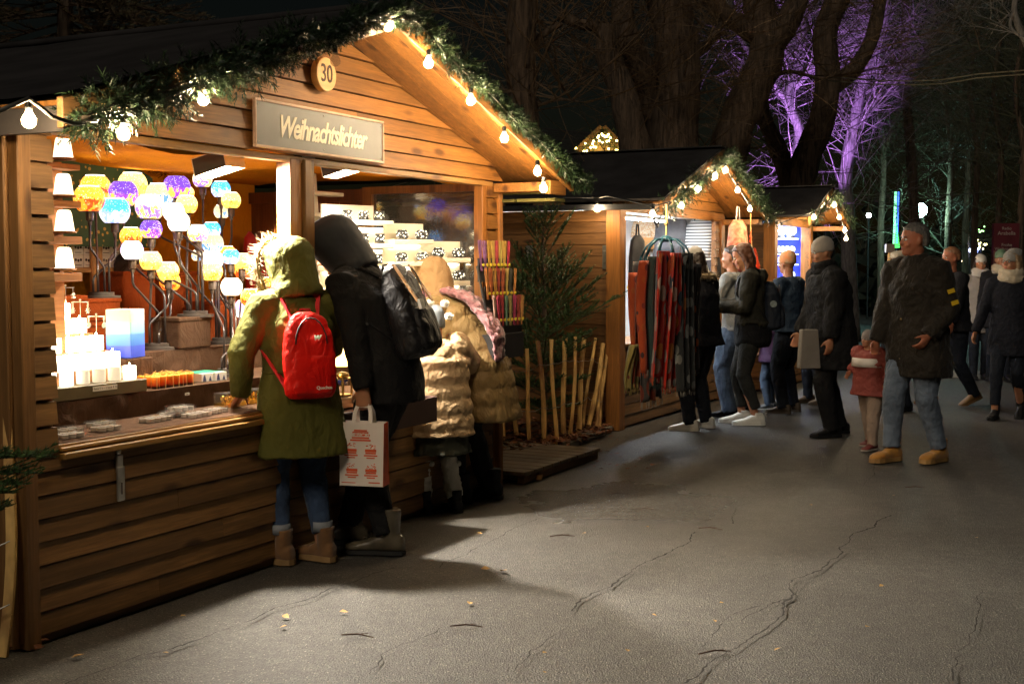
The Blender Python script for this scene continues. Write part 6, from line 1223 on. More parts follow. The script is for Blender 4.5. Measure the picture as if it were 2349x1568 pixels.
# ---- scarf carousel
yS = -.62; cc = S2.y(1528, 555, yS); Wc = S2.w(*cc); TEAL = mat('teal_blue_plastic', (.015, .09, .14), .35, .2, 8, 0, coat=.3)
t = thing('scarf_hanger', 'blue plastic carousel hanger with clips hanging on a rope', 'hanger', Wc, S2.a); m = MB(); m.tube([(0, 0, .32), (.01, 0, .24), (0, 0, .05)], .008, 6); m.ball((0, 0, .16), (.03, .02, .02), 8, 6); m.build('rope', RAF, t); m = MB(); m.lathe([(.01, .06), (.05, .04), (.06, .01), (.03, 0)], 14)
for k in range(10): g = k*PI/5; d = V((math.cos(g), math.sin(g), 0)); m.tube([d*.04+V((0, 0, .03)), d*.10+V((0, 0, .02)), d*.17+V((0, 0, -.04)), d*.21+V((0, 0, -.13))], .008, 6)
m.build('arms', TEAL, t, True)
for k in range(10):
    g = k*PI/5; d = V((math.cos(g), math.sin(g), 0)); m = MB(); m.bar(d*.21+V((0, 0, -.12)), d*.22+V((0, 0, -.20)), .02, .014); m.build('clip', TEAL, t)
def scarfmat(name, base, spots, sp, sc, thr=.32, fine=None):
    if name in _M: return _M[name]
    m, t, p = nodes(name); tc = t.nodes.new('ShaderNodeTexCoord'); mp = N(t, 'ShaderNodeMapping'); mp.inputs['Scale'].default_value = (1, 1, .6); t.links.new(tc.outputs['Object'], mp.inputs[0]); vo = N(t, 'ShaderNodeTexVoronoi', i_Scale=sc); t.links.new(mp.outputs[0], vo.inputs['Vector'])
    hs = N(t, 'ShaderNodeSeparateColor'); t.links.new(vo.outputs['Color'], hs.inputs[0]); cr = ramp(t, hs.outputs[0], [((i+.0)/len(spots), c) for i, c in enumerate(spots)]); cr.node.color_ramp.interpolation = 'CONSTANT'
    c = mixc(t, ramp(t, vo.outputs['Distance'], [(thr, 1.), (thr+.04, 0.)]), base, cr); t.links.new(c, p.inputs['Base Color']); p.inputs['Roughness'].default_value = .9; p.inputs['Sheen Weight'].default_value = .2
    bumpn(t, p, noise(t, tc.outputs['Object'], 250., 2.), .3, .003); _M[name] = m; return m
SC = {'red': scarfmat('red_spotted_wool', (.62, .03, .012), [(.85, .25, .03), (.5, .45, .38), (.03, .05, .08), (.65, .12, .02), (.7, .4, .3)], 0, 11., .42), 'grey': scarfmat('dark_grey_dotted_wool', (.035, .036, .034), [(.25, .24, .21), (.16, .16, .15), (.3, .3, .27)], 0, 15., .36), 'teal': scarfmat('petrol_green_wool', (.03, .06, .055), [(.04, .07, .06)], 0, 5.), 'rust': scarfmat('rust_print_wool', (.45, .07, .015), [(.05, .03, .03), (.45, .1, .02), (.2, .03, .02)], 0, 17.), 'mix': scarfmat('black_orange_print_wool', (.04, .03, .03), [(.6, .15, .03), (.55, .45, .3), (.05, .03, .03)], 0, 16.), 'yellow': scarfmat('yellow_mesh_print', (.35, .28, .08), [(.2, .05, .03), (.45, .38, .16)], 0, 22., .2), 'navy': scarfmat('navy_black_wool', (.018, .022, .035), [(.03, .04, .06)], 0, 6.), 'check': scarfmat('grey_red_check_wool', (.10, .09, .085), [(.4, .08, .04), (.4, .38, .32), (.05, .05, .06)], 0, 8., .4)}
SCL = [(1452, 790, 892, 14, 'yellow', -.50, 'yellow mesh scarf at the lower left of the carousel'), (1462, 625, 880, 19, 'rust', -.48, 'rust printed scarf outermost on the left of the carousel'), (1470, 600, 870, 19, 'check', -.46, 'dark check scarf at the far left of the carousel'), (1487, 598, 850, 22, 'rust', -.60, 'rust red printed scarf'), (1502, 588, 880, 12, 'teal', -.64, 'petrol green scarf between two red ones'),
       (1520, 576, 865, 28, 'red', -.80, 'bright red scarf with pale and orange spots in front'), (1546, 580, 888, 23, 'red', -.83, 'second red spotted scarf beside the dark dotted one'), (1575, 580, 895, 25, 'grey', -.86, 'dark grey scarf with pale dots'), (1593, 605, 850, 13, 'mix', -.82, 'narrow black and orange printed scarf at the right'), (1560, 590, 860, 20, 'navy', -.50, 'navy scarf at the back of the carousel'), (1500, 590, 915, 26, 'check', -.56, 'check scarf with long white fringe hanging lowest')]
for k, (px, yt, yb, hw, key, yy, lab) in enumerate(SCL):
    a, b = S2.y(px, yt, yy), S2.y(px, yb, yy); s_ = S2.scale(a)*hw/.95; nx, nz = 15, 26; P_ = []; rr = random.Random(k*7)
    ph = rr.uniform(0, 6)
    for j in range(nz+1):
        f = j/nz; z = (b.z-a.z)*f; wd = s_*(.95+.85*min(1, f*2.5)**.7); P_.append([V(((i/nx-.5)*2*wd*1.2+.012*math.sin(f*5+ph), .034*math.sin(i*1.25+ph+f*1.6)*(1-.3*f)+.02*math.sin(f*4+ph), z+.012*math.sin(i*.9+k)*f)) for i in range(nx+1)])
    t = thing('scarf', lab, 'scarf', S2.w(a.x, yy, a.z), S2.a, 'scarves on the carousel hanger'); m = MB(); m.sheet(P_); o = m.build('wool', SC[key], t, True); so_ = o.modifiers.new('thick', 'SOLIDIFY'); so_.thickness = .006
    m = MB()
    for i in range(nx*2+1): q = P_[-1][min(nx, i//2)]+V((rr.uniform(-.006, .006), rr.uniform(-.006, .006), .004)); m.tube([q, q+V((rr.uniform(-.008, .008), 0, -.04-.02*(key == 'check')))], .0022, 4)
    m.build('fringe', mat('pale_fringe', (.4, .38, .33), .9) if key in ('check', 'grey') else SC[key], t)
for k, (px, py, lab) in enumerate(((1462, 590, 'black bag hanging left of the scarves at the hut corner'), (1475, 680, 'dark cloth bag behind the scarves near the corner post'))): p = S2.y(px, py, -.12); hangbag(lab, p.x, -.12, p.z, .2, .4, .14, bagmat('black_canvas', (.03, .03, .035), (.015, .015, .02), 6))
# ---- snow globes
t = thing('snow_globe_shelf', 'glass shelves on the blue velvet wall of the farther hut', 'shelf', S3.o, S3.a); SH = []
xw = 2*ax3-.10
for py in (547, 582, 606, 640, 680): p = S3.x(1800, py, xw); p2 = S3.x(1829, py, xw); p0 = S3.x(1776, py, xw); m = MB(); m.box(xw-.09, xw+.075, min(p0.y, p2.y), max(p0.y, p2.y), p.z-.012, p.z); m.build('shelf_board', glow('lit_glass_shelf', (.75, .88, 1.), 2.2), t); SH.append(p.z)
SGG = glass('snow_globe_glass', (.95, .98, 1.), .32, .03, (.8, .9, 1.), .5)
for k, (px, row) in enumerate(((1790, 0), (1813, 0), (1786, 1), (1796, 1), (1806, 1), (1817, 1), (1790, 2), (1812, 2), (1818, 3), (1818, 4))):
    p = S3.x(px, 560, xw); r_ = .085 if row == 0 else .045; lab = ('large snow globe', 'small snow globe')[row > 0]+' on shelf %s of the blue hut, number %s from the left' % (('one', 'two', 'three', 'four', 'five')[row], ('one', 'two', 'one', 'two', 'three', 'four', 'one', 'two', 'one', 'one')[k])
    c = thing('snow_globe', lab, 'snow globe', S3.w(xw, p.y, SH[row]+.001), S3.a, 'snow globes'); m = MB(); m.lathe([(r_*.7, 0), (r_*.75, r_*.1), (r_*.55, r_*.45)], 16); m.build('foot', PLAST, c, 40); m = MB(); m.ball((0, 0, r_*1.3), r_, 16, 10); m.build('glass_ball', SGG, c, True); m = MB(); m.lathe([(r_*.5, r_*.5), (r_*.35, r_*.9), (r_*.1, r_*1.5), (.001, r_*1.9)], 10); m.build('figurine', mat('white_figurine', (.8, .82, .85), .4), c, True)
# ---- hut farther back with fairy lights
pB = at(1380, 303, 24); F4 = Frame(pB.x-1.9*S.u.x, pB.y-1.9*S.u.y, S.a-.5); t = thing('festive_hut', 'large dark-roofed hut behind with yellow lit gable and fairy lights', 'market stall', (0, 0, 0))
m = MB(); A_ = at(1380, 303, 22); L_, R_ = at(1325, 356, 22), at(1432, 356, 22); m.slab([A_, L_, R_], (0, .05, 0)); m.build('gable', mat('yellow_lit_boards', (.6, .34, .08), .6, .2, 3, .2, 50, emit=(1., .55, .12), es=.18), t)  # lamplight on the gable put into the boards as weak emission
m = MB(); bl_, tl_ = at(1190, 352, 22.3), at(1240, 250, 26)
for i in range(9): f = i/9; a = L_.lerp(A_, f)+V((0, .1+.2*f, .03)); b = at(1180, 356-f*75, 23.5+f); m.bar(a, b, .18, .04)
m.build('slatted_roof', mat('dark_slats', (.03, .028, .027), .7, .3, 4, .2, 60), t); m = MB(); m.bar(A_+V((0, -.2, .05)), L_+V((0, -.2, .05)), .06, .14); m.bar(A_+V((0, -.2, .05)), R_+V((0, -.2, .05)), .06, .14); m.build('verge_board', WDX, t)
m = MB(); m.box(L_.x-2.4, R_.x+.3, 22.4, 24.5, 0, L_.z); m.build('wall', WDX, t)
t = thing('fairy_light_garland', 'fir garland with tiny yellow fairy lights on the distant gable', 'garland', (0, 0, 0)); rr = random.Random(8); m = MB(); FL = glow('tiny_yellow_light', (1., .72, .2), 14.); bb = []
for P0, P1 in ((A_, L_), (A_, R_)):
    for k in range(170):
        p = P0.lerp(P1, rr.random())+V((rr.gauss(0, .06), -.28+rr.gauss(0, .05), rr.gauss(-.06, .07))); tuft(m, p, (rr.gauss(0, 1), rr.gauss(0, 1), rr.gauss(-.5, 1)), .08, 8, .05, .004, rr)
        if k % 9 == 0: bb.append(p+V((0, -.08, -.03)))
m.build('needles', FIR2, t)
for p in bb: m = MB(); m.ball((0, 0, 0), .017, 8, 6); m.build('fairy_light', FL, t, True, p)
t = thing('lit_plank_wall', 'narrow orange lit boards of a hut seen between the trunks', 'hut wall', (0, 0, 0)); m = MB(); m.slab([at(1474, 242, 21), at(1486, 252, 21), at(1486, 330, 21), at(1474, 318, 21)], (0, .08, 0)); m.build('boards', mat('orange_lit_boards', (.6, .3, .1), .6, .2, 6, .2, 60, emit=(1., .5, .15), es=.22), t)  # boards glow faintly themselves, standing in for light falling on them
# ================================================================ fence, fir tree, platform, leaves
STK = mat('peeled_chestnut', (.82, .53, .18), .6, .35, 7, .3, 50, col2=(.22, .09, .03), stretch=(1, 1, .35)); WIRE = mat('galvanised_wire', (.35, .33, .28), .4, metal=.8)
z7 = lambda X, Y: ((1800+X/2.09)/1.703, (1200+Y/2.09)/1.703)
t = thing('paling_fence', 'chestnut paling fence with wire around the fir tree', 'fence', (0, 0, 0)); pk = []
for k, (xt, yt, xb, yb) in enumerate(((318, 420, 340, 1140), (400, 350, 450, 1100), (525, 335, 578, 1165), (635, 270, 682, 1150), (748, 262, 776, 1150), (837, 240, 852, 1110), (938, 240, 892, 1105), (1018, 250, 945, 1080), (1090, 250, 1000, 1030), (1160, 295, 1035, 1045), (1178, 300, 1085, 1040), (1192, 330, 1125, 1035))):
    b = gr(*z7(xb, yb)); tp = at(*z7(xt, yt), b.y+(.05 if k < 8 else .3)); r_ = .019+.004*math.sin(k*3); n = 9; pts = []
    for i in range(n): f = i/(n-1); p = b.lerp(tp, f); pts.append(p+V((.014*math.sin(f*4+k*2), .01*math.sin(f*3+k), 0)))
    m = MB(); m.tube(pts, [r_*(1.05-.12*f/8)*(1+.12*math.sin(f*2+k)) for f in range(n)], 7); m.build('picket', STK, t, 50); pk.append(pts)
for f in (.07, .38, .78):
    m = MB(); L = [p[0].lerp(p[-1], f)+V((0, -.026, .0)) for p in pk]; fine = []
    for a, b in zip(L, L[1:]): fine += [a, a.lerp(b, .5)+V((0, 0, -.012))]
    m.tube(fine+[L[-1]], .0028, 5); m.build('wire', WIRE, t)
t = thing('paling_fence', 'single leaning chestnut paling with wire at the left edge', 'fence', (0, 0, 0)); b, tp = gr(6, 1505), at(30, 948, gr(6, 1505).y+.10)
m = MB(); pts = [b.lerp(tp, i/8)+V((.018*math.sin(i*.55), 0, 0)) for i in range(9)]
for a, c in zip(pts, pts[1:]): m.bar(a, c+(c-a)*.02, .036, .024, up=(0, -1, 0))
m.build('picket', STK, t)
for py in (1040, 1240, 1385): m = MB(); m.tube([at(-60, py+60, b.y-.06), at(-10, py+15, b.y-.04), at(22, py, b.y-.03)], .003, 5); m.build('wire', WIRE, t)
def spray(m, base, d, L, rr, nl=.024, dens=480, sub=4, r0=.006, wd=None, w=.0034, droop=-.05):
    """a fir branch with needles and side twigs; returns nothing"""
    d = V(d).normalized(); side = d.cross(V((0, 0, 1))); side = side.normalized() if side.length > .1 else V((1, 0, 0)); n = 8; pts = [base]; dd = d.copy()
    for i in range(n): dd = (dd+V((0, 0, droop))).normalized(); pts.append(pts[-1]+dd*L/n)
    wd.tube(pts, [r0*(1-.8*i/n) for i in range(n+1)], 5)
    def needles(P, k0=.15):
        for a, b in zip(P, P[1:]):
            t_ = (b-a).normalized(); a1 = t_.orthogonal().normalized(); b1 = t_.cross(a1)
            for _ in range(max(1, int((b-a).length*dens))):
                q = a.lerp(b, rr.random()); g = rr.uniform(0, 2*PI); o = a1*math.cos(g)+b1*math.sin(g); o.z = abs(o.z)*.6+o.z*.4; e = (o*.9+t_*.6).normalized()*nl*rr.uniform(.75, 1.15); sd = t_.cross(o)*w
                m.add([q-sd, q+sd, q+e], [(0, 1, 2)])
    needles(pts)
    for k in range(sub):
        f = .2+.7*(k+rr.uniform(0, .6))/sub; i = min(n-1, int(f*n)); q = pts[i].lerp(pts[i+1], f*n-i)
        for s_ in (-1, 1):
            d2 = (d*.75+side*s_*.7+V((0, 0, rr.uniform(-.05, .25)))).normalized(); l2 = L*(1-f)*.55*rr.uniform(.7, 1.2)+.03; P2 = [q, q+d2*l2*.5, q+d2*l2+V((0, 0, .01))]; wd.tube(P2, [r0*.5, r0*.35, r0*.2], 4); needles(P2)
def fir(label, loc, H, levels, rr, crown='crown'):
    t = thing('fir_tree', label, 'tree', loc, 0); m = MB(); wd = MB(); wd.tube([(0, 0, 0), (.01, 0, H*.5), (-.01, .01, H*.93)], [.035, .022, .006], 8)
    for z, n, L, el in levels:
        for k in range(n):
            g = 2*PI*k/n+rr.uniform(-.3, .3)+z*5; e = math.radians(el+rr.uniform(-8, 10)); spray(m, V((0, 0, z+rr.uniform(-.04, .04))), V((math.cos(g)*math.cos(e), math.sin(g)*math.cos(e), math.sin(e))), L*rr.uniform(.8, 1.15), rr, wd=wd, sub=5 if L > .35 else 1, droop=.01)
    wd.build('trunk', mat('young_fir_bark', (.10, .06, .035), .8, .3, 20, .3, 60), t); m.build(crown, FIR, t); return t
b = gr(1275, 1012); rr = random.Random(21)
fir('young fir tree inside the paling fence beside the plank wall', (b.x-.10, b.y+.22, 0), 2.02, [(.22, 8, .40, 10), (.40, 8, .45, 15), (.56, 8, .50, 22), (.70, 9, .66, 26), (.88, 10, .78, 28), (1.03, 9, .74, 34), (1.18, 8, .62, 44), (1.32, 6, .50, 55), (1.60, 4, .46, 54), (1.82, 4, .30, 58), (1.93, 1, .16, 89)], rr)
rr = random.Random(5); t = thing('fir_tree', 'fir boughs reaching in from the left edge beside the corner post', 'tree', gr(-80, 1560), 0); b = gr(-80, 1560); m = MB(); wd = MB(); wd.tube([(0, 0, 0), (0, 0, 1.0), (0, 0, 1.7)], [.04, .03, .01], 8)
for tx_, ty_, s0 in ((138, 1048, 0), (100, 1085, 0), (70, 1110, .0), (20, 1050, .1), (40, 1130, 0), (10, 1170, 0)): e = at(tx_, ty_, b.y-.12)-b; st = V((0, 0, e.z-.02)); spray(m, st, e-st, (e-st).length*.95, rr, wd=wd, sub=6, nl=.026, dens=420, droop=.0)
wd.build('trunk', _M['young_fir_bark'], t); m.build('crown', FIR, t)
t = thing('wooden_platform', 'low weathered plank platform between the two huts', 'platform', S.o, S.a); m = MB()
for i in range(9): m.box(4.18+i*.148, 4.18+i*.148+.138, -.10, .95, .055+R.uniform(0, .004), .085)
bevel(m.build('deck_planks', wood('grey_deck_plank', (.15, .105, .06), 1, .4), t), .003); m = MB()
for y in (-.08, .4, .9): m.box(4.2, 5.5, y, y+.05, .0, .054)
m.build('bearer', WDX, t)
m = MB(); c = gr(1190, 1098); m.box(-.22, .22, -.07, .07, 0, .03); m.box(-.05, .2, -.05, .04, .031, .05); tag(m.build('loose_plank', WDX, loc=(c.x-.05, c.y+.05, 0), rot=S.a-1.2), 'short loose plank offcut lying in front of the platform', 'plank')
m = MB(); P_ = [gr(*q) for q in ((1130, 1060), (1140, 990), (1190, 950), (1330, 930), (1425, 975), (1385, 1005), (1300, 1030), (1200, 1050))]; m.slab([p+V((0, 0, .012)) for p in P_], (0, 0, .02)); tag(m.build('soil_bed', mat('dark_soil', (.035, .022, .013), .95, .4, 9, .6, 60)), None, None, kind='structure')
rr = random.Random(2); m = MB(); c0 = sum(P_, V())/len(P_)
def leafshape(m, p, s_, rr, curl=.5):
    g = rr.uniform(0, 2*PI); a = V((math.cos(g), math.sin(g), rr.uniform(-.4, .4)*curl)); b_ = V((-math.sin(g), math.cos(g), rr.uniform(-.4, .4)*curl)); u = V((0, 0, 1))*s_*curl*.35
    m.add([p-a*s_, p-a*s_*.3+b_*s_*.7+u, p+a*s_*.4+b_*s_*.55+u*.6, p+a*s_*1.1, p+a*s_*.4-b_*s_*.55+u*.4, p-a*s_*.3-b_*s_*.7+u, p+V((0, 0, .0))], [(0, 1, 6), (1, 2, 6), (2, 3, 6), (3, 4, 6), (4, 5, 6), (5, 0, 6)])
for k in range(1500): p = rr.choice(P_).lerp(rr.choice(P_), rr.random()); p = p.lerp(c0, rr.uniform(-.12, .3)); leafshape(m, V((p.x, p.y, .04+rr.random()*.05)), rr.uniform(.018, .04), rr, .8)
for k in range(90): p = gr(rr.uniform(1120, 1500), rr.uniform(995, 1080)); leafshape(m, V((p.x, p.y, .012)), rr.uniform(.012, .03), rr, .4)
for k in range(30): p = gr(rr.uniform(0, 110), rr.uniform(1440, 1500)); leafshape(m, V((p.x, p.y, .02)), rr.uniform(.015, .03), rr, .8)
tag(m.build('leaf_litter', mat('rusty_leaves', (.26, .085, .025), .75, .5, 9, 0, island=.75)), 'rust-brown fallen leaves heaped around the fence and fir tree', 'leaves', kind='stuff')
LY = mat('yellow_leaf', (.42, .25, .07), .7, .3, 30, 0)
for k, (px, py) in enumerate(((178, 1508), (1113, 1307), (1155, 1311), (1078, 1386), (788, 1406), (655, 1417), (650, 1440), (2022, 1346), (1783, 1492), (1500, 1413), (1640, 1427), (1440, 1495), (420, 1415), (1990, 1440), (2050, 1138), (1655, 1385), (1100, 1225), (1340, 1225), (1485, 1210), (380, 1500), (1250, 1500), (2240, 1235), (1860, 1160), (1250, 1545))):
    p = gr(px, py); m = MB(); leafshape(m, V((0, 0, .008)), (.022 if k < 6 else .012)*rr.uniform(.8, 1.3), rr, .7)
    tag(m.build('fallen_leaf', LY, loc=p), 'small fallen yellow leaf lying on the dark asphalt path', 'leaf', 'leaves scattered on the path')
for k, (px, py) in enumerate(((1290, 1232), (1410, 1135), (1070, 1440), (820, 1462), (1480, 1170), (1630, 1215), (2100, 1120), (1640, 1500))):
    p = gr(px, py); g = rr.uniform(-.4, .6); m = MB(); m.tube([V((-.07*math.cos(g), -.07*math.sin(g), .008)), V((0, .01, .014)), V((.07*math.cos(g), .07*math.sin(g), .007))], [.003, .004, .002], 5); m.tube([V((0, .01, .013)), V((.04, .035, .009))], .0018, 4)
    tag(m.build('twig', mat('dark_twig', (.07, .035, .02), .8), loc=p), 'short dark twig lying on the asphalt path', 'twig', 'twigs on the path')
t = thing('kerb_stones', 'low kerb stones along the soil bed by the bag hut', 'kerb', (0, 0, 0)); a, b = gr(1290, 1032), gr(1395, 990)
for i in range(4): m = MB(); m.bar(a.lerp(b, i/4+.01)+V((0, 0, .03)), a.lerp(b, (i+1)/4-.01)+V((0, 0, .03)), .10, .06); bevel(m.build('kerb_stone', mat('grey_kerb', (.12, .11, .09), .85, .3, 12, .5, 60), t), .01, 2)
# ================================================================ trees and the far background
zt = lambda X, Y: ((2000+X/1.1745)/1.703, Y/1.1745/1.703)
BARK, t_, p_ = nodes('furrowed_bark'); co = coords(t_, (9, 9, 1.1)); n1 = noise(t_, co, 2.2, 6., .65, .8); t_.links.new(mixc(t_, ramp(t_, n1, [(.35, 0.), (.65, 1.)]), (.03, .02, .013), (.19, .125, .08)), p_.inputs['Base Color']); p_.inputs['Roughness'].default_value = .9; bumpn(t_, p_, n1, 1., .04)
TWIG = mat('brown_bare_twigs', (.16, .095, .045), .7, .2, 8, 0, island=.5); TWIGP = mat('pale_bare_twigs', (.30, .27, .24), .7, .2, 8, 0, island=.45); BARKP = mat('pale_bark', (.22, .20, .18), .85, .4, 9, .8, 14, stretch=(4, 4, .8))
def twigs(m, p, d, L, r_, rr, depth=2, droop=.0, curl=.5, n=6, sides=3):
    pts = [p]; dd = V(d).normalized(); k = V((rr.gauss(0, 1), rr.gauss(0, 1), rr.gauss(0, 1)))*curl*.18
    for i in range(n): dd = (dd+k*.5+V((rr.gauss(0, .07), rr.gauss(0, .07), rr.gauss(0, .07)-droop))).normalized(); pts.append(pts[-1]+dd*L/n)
    m.tube(pts, [r_*(1-.75*i/n) for i in range(n+1)], sides, cap=False)
    if depth:
        for q in range(rr.randint(2, 4)):
            i = rr.randint(1, n-1); e = (pts[i+1]-pts[i]).normalized(); o = V((rr.gauss(0, 1), rr.gauss(0, 1), rr.gauss(0, 1))).normalized(); twigs(m, pts[i], e*.7+o*.8, L*rr.uniform(.35, .6), r_*.55, rr, depth-1, droop, curl, max(3, n-2), sides)
def tree(label, Y, limbs, ntw, seed, bark=BARK, tw=TWIG, L=(1., 2.2), r_=.010, up=.3, zf=zt, sc=1.1745, dj=.5, lo=0., depth=2):
    rr = random.Random(seed); base = at(*zf(*limbs[0][0][0]), Y); t = thing('bare_tree', label, 'tree', (base.x, Y, 0), 0, 'bare trees behind the huts'); o_ = V((base.x, Y, 0)); m = MB(); pl = []
    for li, (pts, r0, r1) in enumerate(limbs):
        W = []; y = 0
        for i, q in enumerate(pts): y = (rr.uniform(-dj, dj)*i/len(pts) if li else 0); W.append(at(*zf(*q), Y+y)-o_)
        if li == 0: W = [V((W[0].x+.1, 0, 0))]+W
        fine = []
        for i in range(len(W)-1):
            p0, p1, p2, p3 = W[max(0, i-1)], W[i], W[i+1], W[min(len(W)-1, i+2)]
            for k in range(6): f = k/6; fine.append(.5*((2*p1)+(p2-p0)*f+(2*p0-5*p1+4*p2-p3)*f*f+(3*p1-p0-3*p2+p3)*f**3))
        fine.append(W[-1]); k_ = Y/FPX/sc/1.703*1.; nn = len(fine); rs = [(r0*(1-i/(nn-1))+r1*i/(nn-1))*k_*(1+.10*mnoise.noise(V((i*.4, li, seed)))) for i in range(nn)]
        if li == 0: rs = [r*(1+.5*max(0, 1-i/5)) for i, r in enumerate(rs)]
        m.tube(fine, rs, 18, True, lambda p, g: 1+.10*mnoise.noise(V((math.cos(g)*2.5, math.sin(g)*2.5, p.z*.8+seed)))+.05*math.sin(g*7+p.z)); pl.append((fine, rs))
    m.build('trunk', bark, t, True); m = MB()
    for k in range(ntw):
        fine, rs = rr.choice(pl); i = rr.randint(int(len(fine)*lo), len(fine)-1)
        if fine[i].z < 1.5: i = rr.randint(len(fine)//2, len(fine)-1)
        g = rr.uniform(0, 2*PI); d = V((math.cos(g), .6*math.sin(g), up+rr.uniform(-.3, .8))); twigs(m, fine[i], d, rr.uniform(*L), r_*rr.uniform(.6, 1.2), rr, depth)
    m.build('crown', tw, t); return t
tree('thick upright trunk rising behind the right slope of hut 30', 13., [([(20, 1150), (60, 700), (40, 300), (60, -80)], 62, 66), ([(60, 300), (130, 170), (230, 110)], 22, 10), ([(40, 520), (200, 460), (330, 470)], 9, 3)], 46, 1, L=(1., 2.4))
tree('gnarled double trunk with broken bough above the bag hut roof', 17., [([(740, 900), (740, 560), (765, 320), (740, 100), (700, -80)], 118, 95), ([(720, 720), (650, 480), (590, 300), (520, 130), (500, -80)], 72, 45), ([(640, 560), (700, 350), (900, 200), (960, 110)], 30, 12)], 75, 2, L=(1.4, 3.2))
tree('leaning trunk with stump bough left of the double trunk', 16.2, [([(600, 900), (540, 560), (500, 400), (440, 250), (450, 120)], 82, 48), ([(445, 230), (400, 130), (310, 110), (215, 75)], 34, 18), ([(500, 420), (400, 330), (240, 400), (110, 380)], 9, 2)], 60, 3, L=(1.2, 2.8))
tree('broad forked trunk above the gable of the bag hut', 18., [([(980, 900), (1010, 640), (1090, 440), (1170, 250), (1140, 60), (1130, -80)], 90, 70), ([(1160, 240), (1270, 90), (1330, -60)], 68, 45), ([(1100, 160), (1000, 80), (880, -50)], 42, 30), ([(1100, 420), (1250, 330), (1420, 360), (1520, 330)], 14, 3)], 75, 4, L=(1.4, 3.2))
tree('forked dark trunk behind the snow globe hut', 20., [([(1310, 1000), (1340, 760), (1420, 560), (1450, 350), (1440, 150), (1520, -60)], 72, 48), ([(1440, 420), (1560, 330), (1650, 180), (1700, -50)], 40, 28), ([(1290, 900), (1220, 680), (1150, 520), (1160, 400)], 46, 26)], 70, 5, L=(1.4, 3.))
tree('purple lit tree standing right behind the snow globe hut', 25., [([(1540, 1000), (1530, 820), (1560, 620), (1600, 430), (1640, 300), (1700, 130), (1720, -60)], 34, 16), ([(1600, 430), (1760, 350), (1900, 260), (2050, 180)], 16, 5), ([(1560, 700), (1610, 560), (1700, 420)], 20, 8)], 130, 6, BARKP, TWIGP, (1.2, 3.0), .013)
tree('purple lit tree glimpsed between the dark forks', 24., [([(1310, 1000), (1300, 760), (1320, 600), (1270, 450), (1310, 300), (1330, 120), (1310, -60)], 22, 26), ([(1300, 400), (1380, 300), (1400, 160)], 16, 6), ([(1290, 500), (1200, 380), (1050, 180), (1000, -20)], 16, 8)], 120, 7, BARKP, TWIGP, (1.2, 2.8), .013)
tree('purple tinged tree high at the back right', 27., [([(1850, 1100), (1830, 700), (1800, 300), (1820, -60)], 24, 20), ([(1810, 350), (1950, 150), (2080, 60)], 14, 5)], 90, 8, BARK, TWIGP, (1.5, 3.6), .012, lo=.3)
for k, (x, Y, s_) in enumerate(((2000, 30, 31), (2120, 26, 32), (2230, 24, 33), (2330, 22, 34), (2080, 34, 35), (1690, 32, 36))):
    tree(('slender bare tree beside the street lamp', 'thin dark tree right of the street lamp', 'bare tree behind the red poster', 'bare tree at the far right edge', 'distant thin tree behind the walkers', 'dark tree left of the tall green pole')[k], Y, [([(x, 1100), (x+15, 700), (x-20, 400), (x+30, 100)], 18, 7), ([(x, 750), (x+80, 500), (x+110, 300)], 9, 4)], 130, s_, BARK, mat('green_grey_twigs', (.08, .08, .04), .7, .2, 8, 0, island=.5), (1.0, 2.6), .010)
# spruce behind the roof at the top left
rr = random.Random(77); b = at(150, 60, 10.5); t = thing('spruce_tree', 'dark spruce boughs showing above the roof of hut 30', 'tree', (b.x, b.y, 0), 0); m = MB(); wd = MB(); wd.tube([(0, 0, 0), (0, 0, 4.5)], [.14, .05], 8)
for k in range(95):
    g = rr.uniform(0, 2*PI); z = rr.uniform(2.5, 4.4); spray(m, V((0, 0, z)), V((math.cos(g), math.sin(g)*.6, rr.uniform(-.35, .1))), rr.uniform(.7, 1.5), rr, nl=.05, dens=110, wd=wd, sub=7, r0=.012, w=.004, droop=-.03)
wd.build('trunk', BARK, t); m.build('crown', mat('dark_spruce_needles', (.10, .11, .05), .7, .4, 3, 0, island=.6, col2=(.18, .09, .04)), t)
# purple uplights
for k, (px, Y, e) in enumerate(((1790, 22.3, 2600.), (1700, 21.6, 1000.))):
    p = at(px, 600, Y); t = thing('uplight', ('purple floodlight on the ground behind the snow globe hut', 'second purple floodlight on the ground behind the snow globe hut')[k], 'floodlight', (p.x, Y, 0)); m = MB(); m.box(-.12, .12, -.08, .08, .05, .22); m.build('lamp_body', PLAST, t)
    ld = bpy.data.lights.new('purple_beam', 'SPOT'); ld.energy = e; ld.color = (.55, .25, 1.); ld.spot_size = math.radians(40); ld.spot_blend = .5; ld.shadow_soft_size = .1; lo = bpy.data.objects.new('purple_beam', ld); C.objects.link(lo); lo.parent = t; lo.location = (0, 0, .26)
    tgt = at((1835, 1790)[k], (300, 250)[k], 24.6)-V((p.x, Y, .26)); lo.rotation_euler = tgt.to_track_quat('-Z', 'Y').to_euler()
